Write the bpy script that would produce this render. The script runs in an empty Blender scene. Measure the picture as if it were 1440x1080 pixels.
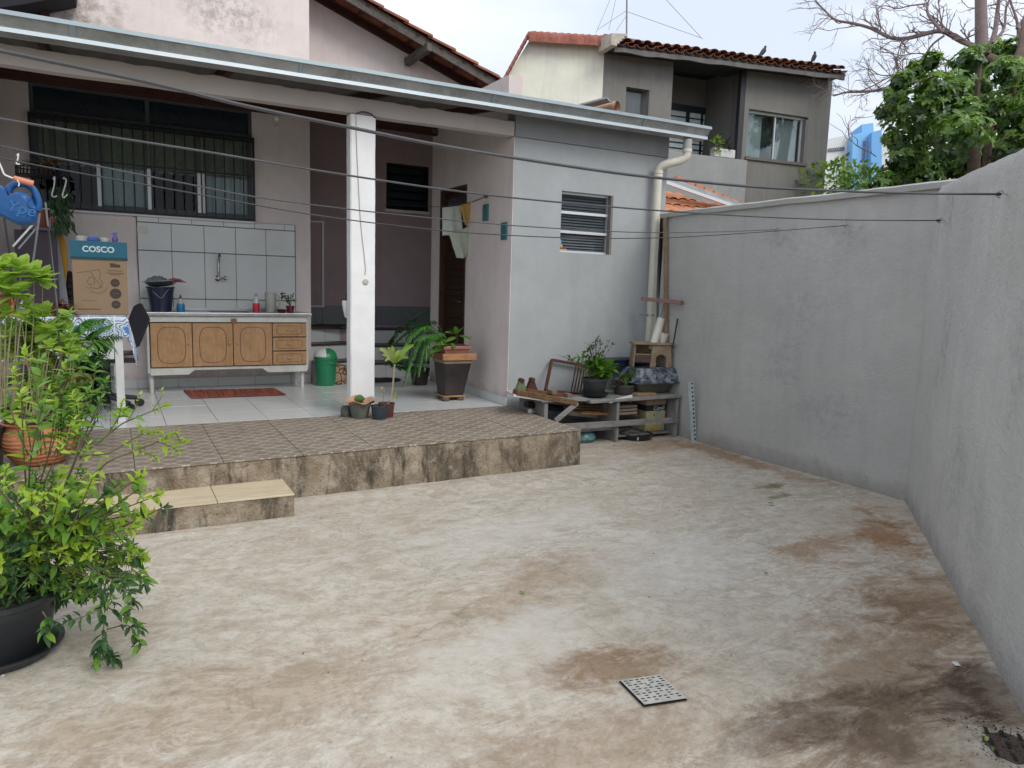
import bpy, bmesh, math, random
from mathutils import Vector, Matrix, Quaternion, noise
from math import radians as RD, sin, cos, pi
random.seed(7)
SC = bpy.context.scene
COL = SC.collection
# ------------------------------------------------------------------ camera
PITCH, ROLL, YAW, FPX, CAMH = 0.131219606, 0.0294074672, 0.498297103, 1031.68, 1.5
_f = Vector((sin(YAW)*cos(PITCH), cos(YAW)*cos(PITCH), -sin(PITCH)))
_r0 = Vector((cos(YAW), -sin(YAW), 0)); _u0 = _r0.cross(_f)
_r = _r0*cos(ROLL)+_u0*sin(ROLL); _u = -_r0*sin(ROLL)+_u0*cos(ROLL)
CAM = Vector((0, 0, CAMH))
cd = bpy.data.cameras.new('camera'); co = bpy.data.objects.new('camera', cd); COL.objects.link(co)
cd.sensor_fit = 'HORIZONTAL'; cd.sensor_width = 36; cd.lens = 36*FPX/1440; cd.clip_start = .05; cd.clip_end = 3000
mw = Matrix((( _r.x, _u.x, -_f.x, 0), (_r.y, _u.y, -_f.y, 0), (_r.z, _u.z, -_f.z, CAMH), (0, 0, 0, 1)))
co.matrix_world = mw
SC.camera = co
# ------------------------------------------------------------------ world and sun (overcast noon)
W = bpy.data.worlds.new('World'); SC.world = W; W.use_nodes = True
nt = W.node_tree; nt.nodes.clear()
out = nt.nodes.new('ShaderNodeOutputWorld'); bg = nt.nodes.new('ShaderNodeBackground'); bg.inputs[1].default_value = .1
sky = nt.nodes.new('ShaderNodeTexSky'); sky.sky_type = 'NISHITA'; sky.sun_disc = False
SUN_EL, SUN_AZ = RD(42), RD(165)
sky.sun_elevation = SUN_EL; sky.sun_rotation = SUN_AZ
tc = nt.nodes.new('ShaderNodeTexCoord'); mp = nt.nodes.new('ShaderNodeMapping'); mp.inputs['Scale'].default_value = (1, 1, 3)
nz = nt.nodes.new('ShaderNodeTexNoise'); nz.inputs['Scale'].default_value = 2.2; nz.inputs['Detail'].default_value = 6
rp = nt.nodes.new('ShaderNodeValToRGB'); e = rp.color_ramp.elements
e[0].position = .36; e[0].color = (5.6, 6.2, 7.2, 1); e[1].position = .66; e[1].color = (7.95, 8.2, 8.6, 1)
mx = nt.nodes.new('ShaderNodeMix'); mx.data_type = 'RGBA'; mx.inputs[0].default_value = .9
L = nt.links.new
L(tc.outputs['Generated'], mp.inputs[0]); L(mp.outputs[0], nz.inputs[0]); L(nz.outputs[0], rp.inputs[0])
L(sky.outputs[0], mx.inputs[6]); L(rp.outputs[0], mx.inputs[7]); L(mx.outputs[2], bg.inputs[0]); L(bg.outputs[0], out.inputs[0])
sd = bpy.data.lights.new('sun', 'SUN'); so = bpy.data.objects.new('sun', sd); COL.objects.link(so)
sd.energy = 1.25; sd.angle = RD(32); sd.color = (1, .96, .9)
sv = Vector((sin(SUN_AZ)*cos(SUN_EL), cos(SUN_AZ)*cos(SUN_EL), sin(SUN_EL)))
so.rotation_euler = sv.to_track_quat('Z', 'Y').to_euler()
VS = SC.view_settings; VS.view_transform = 'Standard'; VS.look = 'None'; VS.gamma = 1; VS.use_curve_mapping = False
VS.exposure = .58
SC.render.engine = 'CYCLES'
SC.cycles.max_bounces = 8; SC.cycles.diffuse_bounces = 5; SC.cycles.transparent_max_bounces = 8
# ------------------------------------------------------------------ surveying: a sight line of the photograph met with a real plane of the yard
def ray(x, y): return _f+_r*((x-720)/FPX)+_u*((540-y)/FPX)
def hit(x, y, p0, n):
    d = ray(x, y); n = Vector(n); t = n.dot(Vector(p0)-CAM)/n.dot(d); return CAM+d*t
def PX(x, y, v): return hit(x, y, (v, 0, 0), (1, 0, 0))
def PY(x, y, v): return hit(x, y, (0, v, 0), (0, 1, 0))
def PZ(x, y, v): return hit(x, y, (0, 0, v), (0, 0, 1))
def PD(x, y, d): return CAM+ray(x, y)*d          # at depth d
G = .306                                          # porch floor height
# ------------------------------------------------------------------ materials
class NT:
    def __init__(s, name):
        s.m = bpy.data.materials.new(name); s.m.use_nodes = True; s.t = s.m.node_tree; s.t.nodes.clear()
        s.o = s.t.nodes.new('ShaderNodeOutputMaterial'); s.b = s.t.nodes.new('ShaderNodeBsdfPrincipled')
        s.t.links.new(s.b.outputs[0], s.o.inputs[0]); s._tc = None
    def n(s, typ, **k):
        n = s.t.nodes.new('ShaderNode'+typ)
        for a, v in k.items(): setattr(n, a, v)
        return n
    def put(s, sock, v):
        if isinstance(v, bpy.types.NodeSocket): s.t.links.new(v, sock)
        elif v is not None:
            if isinstance(v, (tuple, list)) and sock.type == 'RGBA' and len(v) == 3: v = (*v, 1)
            sock.default_value = v
    def co(s, kind='Object'):
        if not s._tc: s._tc = s.n('TexCoord')
        if kind == 'World': return s.n('NewGeometry').outputs['Position']
        return s._tc.outputs[kind]
    def mp(s, vec, sc=(1, 1, 1), loc=(0, 0, 0), rot=(0, 0, 0)):
        m = s.n('Mapping'); s.put(m.inputs[0], vec); m.inputs[1].default_value = loc; m.inputs[2].default_value = rot
        m.inputs[3].default_value = sc; return m.outputs[0]
    def noise(s, vec, scale, detail=4, rough=.5, dist=0, col=False):
        n = s.n('TexNoise'); s.put(n.inputs['Vector'], vec); n.inputs['Scale'].default_value = scale
        n.inputs['Detail'].default_value = detail; n.inputs['Roughness'].default_value = rough
        n.inputs['Distortion'].default_value = dist; return n.outputs[1 if col else 0]
    def vor(s, vec, scale, feat='F1', out=0, rnd=1):
        n = s.n('TexVoronoi', feature=feat); s.put(n.inputs['Vector'], vec); n.inputs['Scale'].default_value = scale
        n.inputs['Randomness'].default_value = rnd; return n.outputs[out]
    def ramp(s, f, *st):
        r = s.n('ValToRGB'); s.put(r.inputs[0], f); el = r.color_ramp.elements
        while len(el) < len(st): el.new(.5)
        for i, (p, c) in enumerate(st):
            el[i].position = p; el[i].color = (*c, 1) if isinstance(c, (tuple, list)) else (c, c, c, 1)
        return r.outputs[0]
    def mix(s, f, a, b, mode='MIX'):
        m = s.n('Mix', data_type='RGBA', blend_type=mode); s.put(m.inputs[0], f); s.put(m.inputs[6], a); s.put(m.inputs[7], b)
        return m.outputs[2]
    def math(s, op, a, b=None, c=None, clamp=False):
        m = s.n('Math', operation=op, use_clamp=clamp); s.put(m.inputs[0], a)
        if b is not None: s.put(m.inputs[1], b)
        if c is not None: s.put(m.inputs[2], c)
        return m.outputs[0]
    def sep(s, v):
        m = s.n('SeparateXYZ'); s.put(m.inputs[0], v); return m.outputs
    def comb(s, x=0, y=0, z=0):
        m = s.n('CombineXYZ'); s.put(m.inputs[0], x); s.put(m.inputs[1], y); s.put(m.inputs[2], z); return m.outputs[0]
    def bump(s, h, st=.3, dist=.01):
        b = s.n('Bump'); b.inputs['Strength'].default_value = st; b.inputs['Distance'].default_value = dist
        s.put(b.inputs['Height'], h); s.put(s.b.inputs['Normal'], b.outputs[0])
    def fin(s, col, rough=.6, metal=0, spec=.5, trans=0, alpha=None, sheen=0):
        s.put(s.b.inputs['Base Color'], col); s.put(s.b.inputs['Roughness'], rough); s.put(s.b.inputs['Metallic'], metal)
        s.b.inputs['Specular IOR Level'].default_value = spec
        if trans: s.b.inputs['Transmission Weight'].default_value = trans
        if alpha is not None: s.put(s.b.inputs['Alpha'], alpha)
        return s.m
MC = {}
def plain(name, c, rough=.55, metal=0, var=.18, sc=9, bump=.15, dirt=0, dcol=(.07, .06, .05), spec=.5, bs=60, coord='World'):
    """worn one-colour material: two noise layers of value, optional dirt, fine relief"""
    if name in MC: return MC[name]
    t = NT(name); v = t.co(coord)
    n1 = t.noise(v, sc, 5, .6); n2 = t.noise(v, sc*9, 3)
    f = t.math('MULTIPLY_ADD', n2, .35, t.math('MULTIPLY', n1, .8))
    col = t.mix(t.ramp(f, (.3, 0.), (.85, 1.)), tuple(x*(1-var) for x in c), tuple(min(1, x*(1+var)) for x in c))
    if dirt:
        d = t.ramp(t.noise(v, sc*.7, 8, .7, .6), (.45, 0.), (.75, 1.)); col = t.mix(t.math('MULTIPLY', d, dirt), col, dcol)
    r = t.math('MULTIPLY_ADD', n1, .25, rough-.12)
    if bump: t.bump(t.noise(v, bs, 4), bump, .004)
    MC[name] = t.fin(col, r, metal, spec); return MC[name]
def wallmat(name, c, stains=(), streak=.0, bump=.5, dirtlow=None, z0=0, trowel=1):
    """rendered wall: trowel marks, blotches, rain streaks, low splash dirt, named stains (centre, radii)"""
    t = NT(name); v = t.co('World')
    blot = t.noise(v, 1.3, 6, .62); med = t.noise(v, 7, 5, .6); fine = t.noise(v, 90, 3)
    col = t.mix(t.ramp(blot, (.32, 0.), (.68, 1.)), tuple(x*.90 for x in c), tuple(x*1.06 for x in c))
    col = t.mix(t.math('MULTIPLY', t.ramp(med, (.4, 0.), (.62, 1.)), .3), col, tuple(x*.84 for x in c))
    col = t.mix(t.math('MULTIPLY', t.ramp(fine, (.35, 1.), (.5, 0.)), .10), col, tuple(x*.7 for x in c))
    if streak:
        s = t.noise(t.mp(v, (5, 5, .35)), 1.6, 6, .65); col = t.mix(t.math('MULTIPLY', t.ramp(s, (.5, 0.), (.72, 1.)), streak), col, tuple(x*.5 for x in c))
    for (ctr, rad, sc_, k) in stains:
        w = t.noise(v, 4.5, 6, .7, col=True)
        m = t.n('VectorMath', operation='MULTIPLY_ADD'); t.put(m.inputs[0], w); m.inputs[1].default_value = (.5, .5, .5); t.put(m.inputs[2], v)
        q = t.mp(m.outputs[0], tuple(1/a for a in rad), tuple(-(c_+.25)/a for c_, a in zip(ctr, rad)))
        ln = t.n('VectorMath', operation='LENGTH'); t.put(ln.inputs[0], q)
        f = t.ramp(ln.outputs['Value'], (.35, 1.), (1., 0.))
        f = t.math('MULTIPLY', f, t.ramp(t.noise(v, 13, 6, .75), (.42, 0.), (.62, 1.)))
        col = t.mix(t.math('MULTIPLY', f, k), col, sc_)
    if dirtlow:
        z = t.sep(v)[2]; zz = t.math('MULTIPLY_ADD', t.noise(v, 6, 6, .7), -.28, t.math('SUBTRACT', z, z0-.14))
        col = t.mix(t.math('MULTIPLY', t.ramp(zz, (0., 1.), (.16, 0.)), .75), col, dirtlow)
    h = t.math('MULTIPLY_ADD', t.noise(t.mp(v, (1, 1, 1.6)), 16, 5, .6, .8), .8*trowel, t.math('MULTIPLY', fine, .12))
    t.bump(h, bump*.6, .012)
    return t.fin(col, .85, 0, .25)
# ------------------------------------------------------------------ mesh builder
ROOT = {}
class MB:
    def __init__(s): s.v = []; s.f = []
    def add(s, vs, fs):
        k = len(s.v); s.v += [Vector(p) for p in vs]; s.f += [tuple(i+k for i in q) for q in fs]; return s
    def box(s, a, b):
        x0, y0, z0 = (min(p, q) for p, q in zip(a, b)); x1, y1, z1 = (max(p, q) for p, q in zip(a, b))
        return s.add([(x0, y0, z0), (x1, y0, z0), (x1, y1, z0), (x0, y1, z0), (x0, y0, z1), (x1, y0, z1), (x1, y1, z1), (x0, y1, z1)],
                     [(0, 3, 2, 1), (4, 5, 6, 7), (0, 1, 5, 4), (1, 2, 6, 5), (2, 3, 7, 6), (3, 0, 4, 7)])
    def bar(s, p, q, w, h, up=(0, 0, 1)):
        """rectangular bar from p to q, w across, h along up"""
        p, q = Vector(p), Vector(q); d = (q-p).normalized(); up = Vector(up); sd_ = d.cross(up)
        if sd_.length < 1e-4: sd_ = d.cross(Vector((0, 1, 0)))
        sd_.normalize(); up = sd_.cross(d)
        c = [(-w/2, -h/2), (w/2, -h/2), (w/2, h/2), (-w/2, h/2)]
        return s.add([p+sd_*a+up*b for a, b in c]+[q+sd_*a+up*b for a, b in c],
                     [(3, 2, 1, 0), (4, 5, 6, 7), (0, 1, 5, 4), (1, 2, 6, 5), (2, 3, 7, 6), (3, 0, 4, 7)])
    def tube(s, pts, r, n=8, cap=True):
        pts = [Vector(p) for p in pts]; m = len(pts); rs = r if isinstance(r, (list, tuple)) else [r]*m
        ref = None; rings = []
        for i, p in enumerate(pts):
            d = (pts[min(i+1, m-1)]-pts[max(i-1, 0)]).normalized()
            if ref is None: ref = Vector((0, 0, 1)) if abs(d.z) < .9 else Vector((1, 0, 0))
            a = d.cross(ref).normalized(); b = a.cross(d).normalized(); ref = b
            rings.append([p+(a*cos(2*pi*k/n)+b*sin(2*pi*k/n))*rs[i] for k in range(n)])
        vs = [v for r_ in rings for v in r_]; fs = []
        for i in range(m-1):
            for k in range(n): fs.append((i*n+k, i*n+(k+1) % n, (i+1)*n+(k+1) % n, (i+1)*n+k))
        if cap: fs += [tuple(range(n-1, -1, -1)), tuple((m-1)*n+k for k in range(n))]
        return s.add(vs, fs)
    def lathe(s, prof, n=32, c=(0, 0, 0), M=None, wob=0, sy=1):
        """closed profile of (r, z) turned about z"""
        c = Vector(c); vs = []; fs = []; m = len(prof)
        for i, (r, z) in enumerate(prof):
            for k in range(n):
                a = 2*pi*k/n; rr = r*(1+wob*sin(a*3+i)+wob*.6*sin(a*5+2*i))
                p = Vector((rr*cos(a), rr*sin(a)*sy, z)); vs.append((M @ p if M else p)+c)
        for i in range(m-1):
            for k in range(n): fs.append((i*n+k, i*n+(k+1) % n, (i+1)*n+(k+1) % n, (i+1)*n+k))
        if prof[0][0] > 1e-5: fs.append(tuple(range(n-1, -1, -1)))
        if prof[-1][0] > 1e-5: fs.append(tuple((m-1)*n+k for k in range(n)))
        return s.add(vs, fs)
    def prism(s, poly, dvec):
        """3-D polygon extruded by dvec"""
        poly = [Vector(p) for p in poly]; d = Vector(dvec); n = len(poly)
        return s.add(poly+[p+d for p in poly], [tuple(range(n-1, -1, -1)), tuple(range(n, 2*n))]+[(i, (i+1) % n, n+(i+1) % n, n+i) for i in range(n)])
    def build(s, name, mat, parent=None, bev=0, smooth=False, fixn=True, seg=2):
        me = bpy.data.meshes.new(name)
        if parent is not None: off = ROOT[parent.name]
        else:
            xs = [v.x for v in s.v]; ys = [v.y for v in s.v]; off = Vector(((min(xs)+max(xs))/2, (min(ys)+max(ys))/2, min(v.z for v in s.v)))
        me.from_pydata([v-off for v in s.v], [], s.f)
        if fixn:
            bm = bmesh.new(); bm.from_mesh(me); bmesh.ops.recalc_face_normals(bm, faces=bm.faces); bm.to_mesh(me); bm.free()
        me.materials.append(mat); o = bpy.data.objects.new(name, me); COL.objects.link(o)
        if parent is None: o.location = off; ROOT[o.name] = off
        else: o.parent = parent; ROOT[o.name] = off
        if smooth:
            me.polygons.foreach_set('use_smooth', [True]*len(me.polygons))
            me.set_sharp_from_angle(angle=RD(40))
        if bev:
            b = o.modifiers.new('bevel', 'BEVEL'); b.width = bev; b.segments = seg; b.limit_method = 'ANGLE'; b.angle_limit = RD(40)
        return o
def inst(src, name, parent, loc, rot=None, scale=None):
    """another object of src's mesh at world loc"""
    o = bpy.data.objects.new(name, src if isinstance(src, bpy.types.Mesh) else src.data); COL.objects.link(o)
    off = Vector((0, 0, 0))
    if parent is not None: o.parent = parent; off = ROOT[parent.name]
    M = Matrix.Translation(Vector(loc)-off)
    if rot is not None: M = M @ rot.to_matrix().to_4x4() if isinstance(rot, Quaternion) else M @ rot.to_4x4()
    if scale: M = M @ Matrix.Diagonal((*((scale,)*3 if isinstance(scale, float) else scale), 1))
    o.matrix_basis = M; ROOT[o.name] = off; return o
def tag(o, label=None, cat=None, group=None, kind=None):
    for k, v in (('label', label), ('category', cat), ('group', group), ('kind', kind)):
        if v: o[k] = v
    return o
def empty(name, loc, label, cat, group=None):
    o = bpy.data.objects.new(name, None); COL.objects.link(o); o.location = loc; o.empty_display_size = .1
    ROOT[o.name] = Vector(loc); return tag(o, label, cat, group)
def struct(o): o['kind'] = 'structure'; return o
def box(name, a, b, mat, parent=None, bev=0): return MB().box(a, b).build(name, mat, parent, bev)
def text(name, s, size, loc, mat, parent, rx=RD(90), rz=0, ext=.001, bold=0, shear=0, ry=0):
    cu = bpy.data.curves.new(name, 'FONT'); cu.body = s; cu.size = size; cu.extrude = ext; cu.align_x = 'CENTER'; cu.offset = bold; cu.shear = shear
    cu.resolution_u = 3
    t = bpy.data.objects.new(name, cu); COL.objects.link(t); bpy.context.view_layer.update()
    me = bpy.data.meshes.new_from_object(t); bpy.data.objects.remove(t); me.materials.clear(); me.materials.append(mat)
    o = bpy.data.objects.new(name, me); COL.objects.link(o); off = ROOT[parent.name]; o.parent = parent
    o.location = Vector(loc)-off; o.rotation_euler = (rx, ry, rz); ROOT[o.name] = off; return o
def crv(pts, n=6):
    """Catmull-Rom through pts"""
    P = [Vector(p) for p in pts]; P = [P[0]*2-P[1]]+P+[P[-1]*2-P[-2]]; o = []
    for i in range(1, len(P)-2):
        for k in range(n):
            t = k/n; a, b, c, d = P[i-1:i+3]
            o.append(.5*((2*b)+(c-a)*t+(2*a-5*b+4*c-d)*t*t+(3*b-a-3*c+d)*t**3))
    o.append(P[-2]); return o
# ------------------------------------------------------------------ leaves
def leafmat(name, c1, c2, rough=.4, trans=.35):
    t = NT(name); oi = t.n('ObjectInfo').outputs['Random']; isl = t.n('NewGeometry').outputs['Random Per Island']
    r = t.math('FRACT', t.math('ADD', oi, isl)); v = t.co('World')
    col = t.mix(r, c1, c2); col = t.mix(t.math('MULTIPLY', t.noise(v, 60, 3), .35), col, tuple(x*.55 for x in c1))
    t.fin(col, rough, 0, .45)
    tr = t.n('BsdfTranslucent'); t.put(tr.inputs[0], t.mix(.5, col, (c2[0]*1.2, c2[1]*1.3, c2[2]*.6)))
    ms = t.n('MixShader'); ms.inputs[0].default_value = trans
    t.t.links.new(t.b.outputs[0], ms.inputs[1]); t.t.links.new(tr.outputs[0], ms.inputs[2]); t.t.links.new(ms.outputs[0], t.o.inputs[0])
    return t.m
def leafgeo(w=.4, bend=.25, fold=.12, k=5, tip=1.0, ex=.85):
    """unit leaf along +Y, width w, drooping, folded on its midrib -> verts, faces"""
    vs = []; fs = []
    for i in range(k+1):
        u = i/k; ww = w*.5*(sin(pi*min(1, u**.8*.97+.02))**ex)*(1 if tip == 1 else (1-u*.0)); z = -bend*u*u
        if i == k: ww = .004
        vs += [(-ww, u, z+fold*ww*2), (0, u, z), (ww, u, z+fold*ww*2)]
    for i in range(k):
        a = i*3; fs += [(a, a+1, a+4, a+3), (a+1, a+2, a+5, a+4)]
    return [Vector(v) for v in vs], fs
def leafmesh(name, geo, mat):
    me = bpy.data.meshes.new(name); me.from_pydata(geo[0], [], geo[1]); me.materials.append(mat)
    me.polygons.foreach_set('use_smooth', [True]*len(me.polygons)); return me
def frame(d, up=(0, 0, 1)):
    d = Vector(d).normalized(); x = d.cross(Vector(up))
    if x.length < 1e-3: x = Vector((1, 0, 0))
    x.normalize(); z = x.cross(d); return Matrix(((x.x, d.x, z.x), (x.y, d.y, z.y), (x.z, d.z, z.z)))
def put_leaves(root, lv, kinds, nmax=300, name='leaf', stuff='foliage'):
    """lv: (pos, dir, up, size, kind index); kinds: list of (geo, mat). The nmax that show largest become parts, the rest one stuff part each material."""
    lv = sorted(lv, key=lambda l: -l[3]/max(.1, (l[0]-CAM).length))
    ms = [leafmesh('leaf_mesh', *k) for k in kinds]
    for p, d, up, s, k in lv[:nmax]: inst(ms[k], name, root, p, frame(d, up), float(s))
    for ki, (geo, mat) in enumerate(kinds):
        b = MB()
        for p, d, up, s, k in lv[nmax:]:
            if k == ki:
                F = frame(d, up); b.add([p+F @ (v*s) for v in geo[0]], geo[1])
        if b.v: tag(b.build(stuff, mat, root, smooth=True, fixn=False), kind='stuff')
def rv(s=1): return Vector((random.gauss(0, 1), random.gauss(0, 1), random.gauss(0, 1)))*s
# ================================================================== materials of the setting
def ground_mat():
    t = NT('yard_concrete'); v = t.co('World')
    sw = t.noise(t.mp(v, (.55, 1.15, 1), rot=(0, 0, .35)), 1.5, 9, .66, 1.2); big = t.noise(v, .6, 5, .6, .5)
    med = t.noise(t.mp(v, (1, 1.6, 1), rot=(0, 0, .5)), 4.5, 9, .7, .6); fine = t.noise(v, 38, 6, .7); grit = t.noise(v, 190, 3)
    col = t.mix(t.ramp(sw, (.3, 0.), (.7, 1.)), (.44, .38, .295), (.56, .505, .42))
    col = t.mix(t.math('MULTIPLY', t.ramp(big, (.4, 0.), (.62, 1.)), .35), col, (.42, .36, .285))
    col = t.mix(t.math('MULTIPLY', t.ramp(med, (.46, 0.), (.64, 1.)), .45), col, (.60, .57, .505))
    col = t.mix(t.math('MULTIPLY', t.ramp(med, (.34, 1.), (.5, 0.)), .35), col, (.30, .255, .20))
    col = t.mix(t.math('MULTIPLY', t.ramp(t.noise(v, 14, 8, .8, .4), (.40, 1.), (.52, 0.)), .4), col, (.27, .235, .19))
    col = t.mix(t.math('MULTIPLY', t.ramp(t.noise(v, 17, 8, .8, .4), (.54, 0.), (.66, 1.)), .45), col, (.62, .595, .55))
    col = t.mix(t.math('MULTIPLY', t.ramp(fine, (.3, 1.), (.45, 0.)), .5), col, (.21, .18, .145))
    col = t.mix(t.math('MULTIPLY', t.ramp(grit, (.28, 1.), (.36, 0.)), .5), col, (.13, .11, .09))
    rg = t.math('ABSOLUTE', t.math('SUBTRACT', t.noise(t.mp(v, (.8, 1.5, 1), rot=(0, 0, .45)), 2.1, 10, .72, 1.6), .5)); col = t.mix(t.math('MULTIPLY', t.math('MULTIPLY', t.ramp(rg, (.0, 1.), (.035, 0.)), t.ramp(big, (.42, 0.), (.56, 1.))), .5), col, (.70, .675, .63))
    rg2 = t.math('ABSOLUTE', t.math('SUBTRACT', t.noise(t.mp(v, (.9, 1.4, 1), rot=(0, 0, .2), loc=(5, 3, 0)), 1.7, 10, .74, 1.3), .5)); col = t.mix(t.math('MULTIPLY', t.ramp(rg2, (.0, 1.), (.04, 0.)), .38), col, (.31, .235, .165))
    wv = t.noise(v, 2.6, 7, .75, col=True); w2 = t.noise(t.mp(v, (1, 1.8, 1), rot=(0, 0, -.6)), 7, 8, .75, .5)
    wv2 = t.noise(v, 13, 6, .7, col=True); ed_ = t.noise(t.mp(v, (1, 2.2, 1), rot=(0, 0, -.5)), 3.2, 9, .8, .6)
    def stain(col, c, rad, rot, sc_, k, lo=.38, hi=.62, warp=.9):
        m = t.n('VectorMath', operation='MULTIPLY_ADD'); t.put(m.inputs[0], wv); m.inputs[1].default_value = (warp, warp, 0)
        m2 = t.n('VectorMath', operation='MULTIPLY_ADD'); t.put(m2.inputs[0], wv2); m2.inputs[1].default_value = (.22, .22, 0); m2.inputs[2].default_value = (-.11-warp/2-c[0], -.11-warp/2-c[1], 0); t.put(m.inputs[2], m2.outputs[0]); a = t.n('VectorMath', operation='ADD')
        t.put(a.inputs[0], m.outputs[0]); t.put(a.inputs[1], v)
        q = t.mp(t.mp(a.outputs[0], rot=(0, 0, -rot)), (1/rad[0], 1/rad[1], 0))
        ln = t.n('VectorMath', operation='LENGTH'); t.put(ln.inputs[0], q)
        f = t.math('MULTIPLY', t.ramp(t.math('MULTIPLY_ADD', t.math('SUBTRACT', ed_, .5), 2.4, ln.outputs['Value']), (.35, 1.), (.95, 0.)), t.ramp(w2, (lo, .25), (hi, 1.)))
        if sc_[0] > .5: return t.mix(t.math('MULTIPLY', f, k), col, sc_)
        f = t.math('MULTIPLY', f, t.math('MULTIPLY_ADD', med, .9, .5, True)); return t.mix(t.math('MULTIPLY', f, k), col, tuple(min(1, x*2.15) for x in sc_), 'MULTIPLY')
    rust = (.27, .155, .085); damp = (.105, .078, .058); brown = (.235, .17, .118)
    col = stain(col, (2.6, 1.65), (1.35, .42), .5, brown, .75, .12, .4, .7)
    col = stain(col, (3.6, 2.05), (.55, .6), .7, brown, .78, .15, .42)
    col = stain(col, (1.75, 2.22), (.5, .2), -.2, brown, .9, .12, .4, .5)
    col = stain(col, (2.1, 1.62), (.65, .17), .05, damp, .65, .15, .5, .35)
    col = stain(col, (2.35, 1.5), (.55, .2), .3, damp, .6, .15, .5, .35)
    col = stain(col, (2.95, 1.42), (.42, .28), .6, damp, .75, .1, .4, .3)
    col = stain(col, (2.78, 1.5), (.4, .17), .6, damp, .65, .15, .5, .35)
    col = stain(col, (4.25, 2.8), (.5, .26), .75, rust, .9, .2, .46)
    col = stain(col, (3.7, 2.85), (.55, .22), .3, rust, .65, .2, .5)
    col = stain(col, (4.6, 3.15), (.3, .12), .9, rust, .7, .2, .5)
    col = stain(col, (4.98, 4.9), (.2, 1.3), .0, rust, .75, .2, .5, .4)
    col = stain(col, (4.6, 5.5), (.55, .35), .0, rust, .6, .25, .5, .5)
    col = stain(col, (4.55, 3.98), (.24, .07), .0, (.13, .13, .04), .8, .15, .4, .25)
    col = stain(col, (4.35, 3.75), (.18, .05), .2, (.13, .13, .04), .7, .15, .4, .2)
    col = stain(col, (.3, 2.6), (1.0, .4), .1, (.32, .26, .205), .6, .2, .5)
    col = stain(col, (1.2, 1.8), (.9, .3), .1, (.27, .215, .17), .6, .2, .5)
    col = stain(col, (1.9, 3.1), (1.1, .3), .25, (.33, .27, .21), .6, .25, .5)
    col = stain(col, (2.7, 3.1), (.8, .55), .4, (.66, .635, .59), .45, .3, .6)
    col = stain(col, (2.2, 3.9), (1.1, .4), .3, (.57, .535, .475), .55, .3, .55)
    col = stain(col, (1.4, 2.55), (.6, .3), .2, (.57, .535, .475), .6, .3, .55)
    # hairline cracks
    cr = t.vor(t.mp(t.noise(v, 3, 5, .6, col=True), (.4, .4, 0)), 1, 'F1')
    cv = t.n('VectorMath', operation='MULTIPLY_ADD'); t.put(cv.inputs[0], t.noise(v, 3, 6, .7, col=True)); cv.inputs[1].default_value = (.5, .5, 0); t.put(cv.inputs[2], v)
    cd_ = t.vor(cv.outputs[0], .8, 'DISTANCE_TO_EDGE'); crk = t.math('MULTIPLY', t.ramp(cd_, (.0, 1.), (.006, 0.)), t.ramp(t.noise(v, 1.1, 3), (.5, 0.), (.6, 1.)))
    col = t.mix(t.math('MULTIPLY', crk, .38), col, (.15, .125, .10))
    h = t.math('MULTIPLY_ADD', fine, .25, t.math('MULTIPLY_ADD', med, .8, t.math('MULTIPLY', sw, 2.)))
    h = t.math('SUBTRACT', h, t.math('MULTIPLY', crk, .7)); t.bump(h, .35, .01)
    return t.fin(col, t.math('MULTIPLY_ADD', med, .2, .66), 0, .3)
def riser_mat():
    t = NT('stained_riser_concrete'); v = t.co('World')
    a = t.noise(v, 9, 8, .72); b = t.noise(t.mp(v, (1, 1, .5)), 3.2, 7, .7, .7); c = t.noise(t.mp(v, (1, 1, .22)), 4.6, 6, .75, .4); f = t.noise(v, 60, 5, .7)
    col = t.mix(t.ramp(a, (.35, 0.), (.65, 1.)), (.27, .205, .14), (.46, .39, .30))
    col = t.mix(t.math('MULTIPLY', t.ramp(b, (.48, 0.), (.58, 1.)), .75), col, (.115, .095, .068))
    col = t.mix(t.math('MULTIPLY', t.ramp(c, (.50, 0.), (.62, 1.)), .88), col, (.032, .032, .027))
    col = t.mix(t.math('MULTIPLY', t.ramp(a, (.58, 0.), (.66, 1.)), .6), col, (.47, .43, .37))
    col = t.mix(t.math('MULTIPLY', t.ramp(f, (.3, 1.), (.45, 0.)), .6), col, (.08, .065, .05))
    t.bump(t.math('MULTIPLY_ADD', a, 1., f), .9, .02); return t.fin(col, .9, 0, .2)
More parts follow.
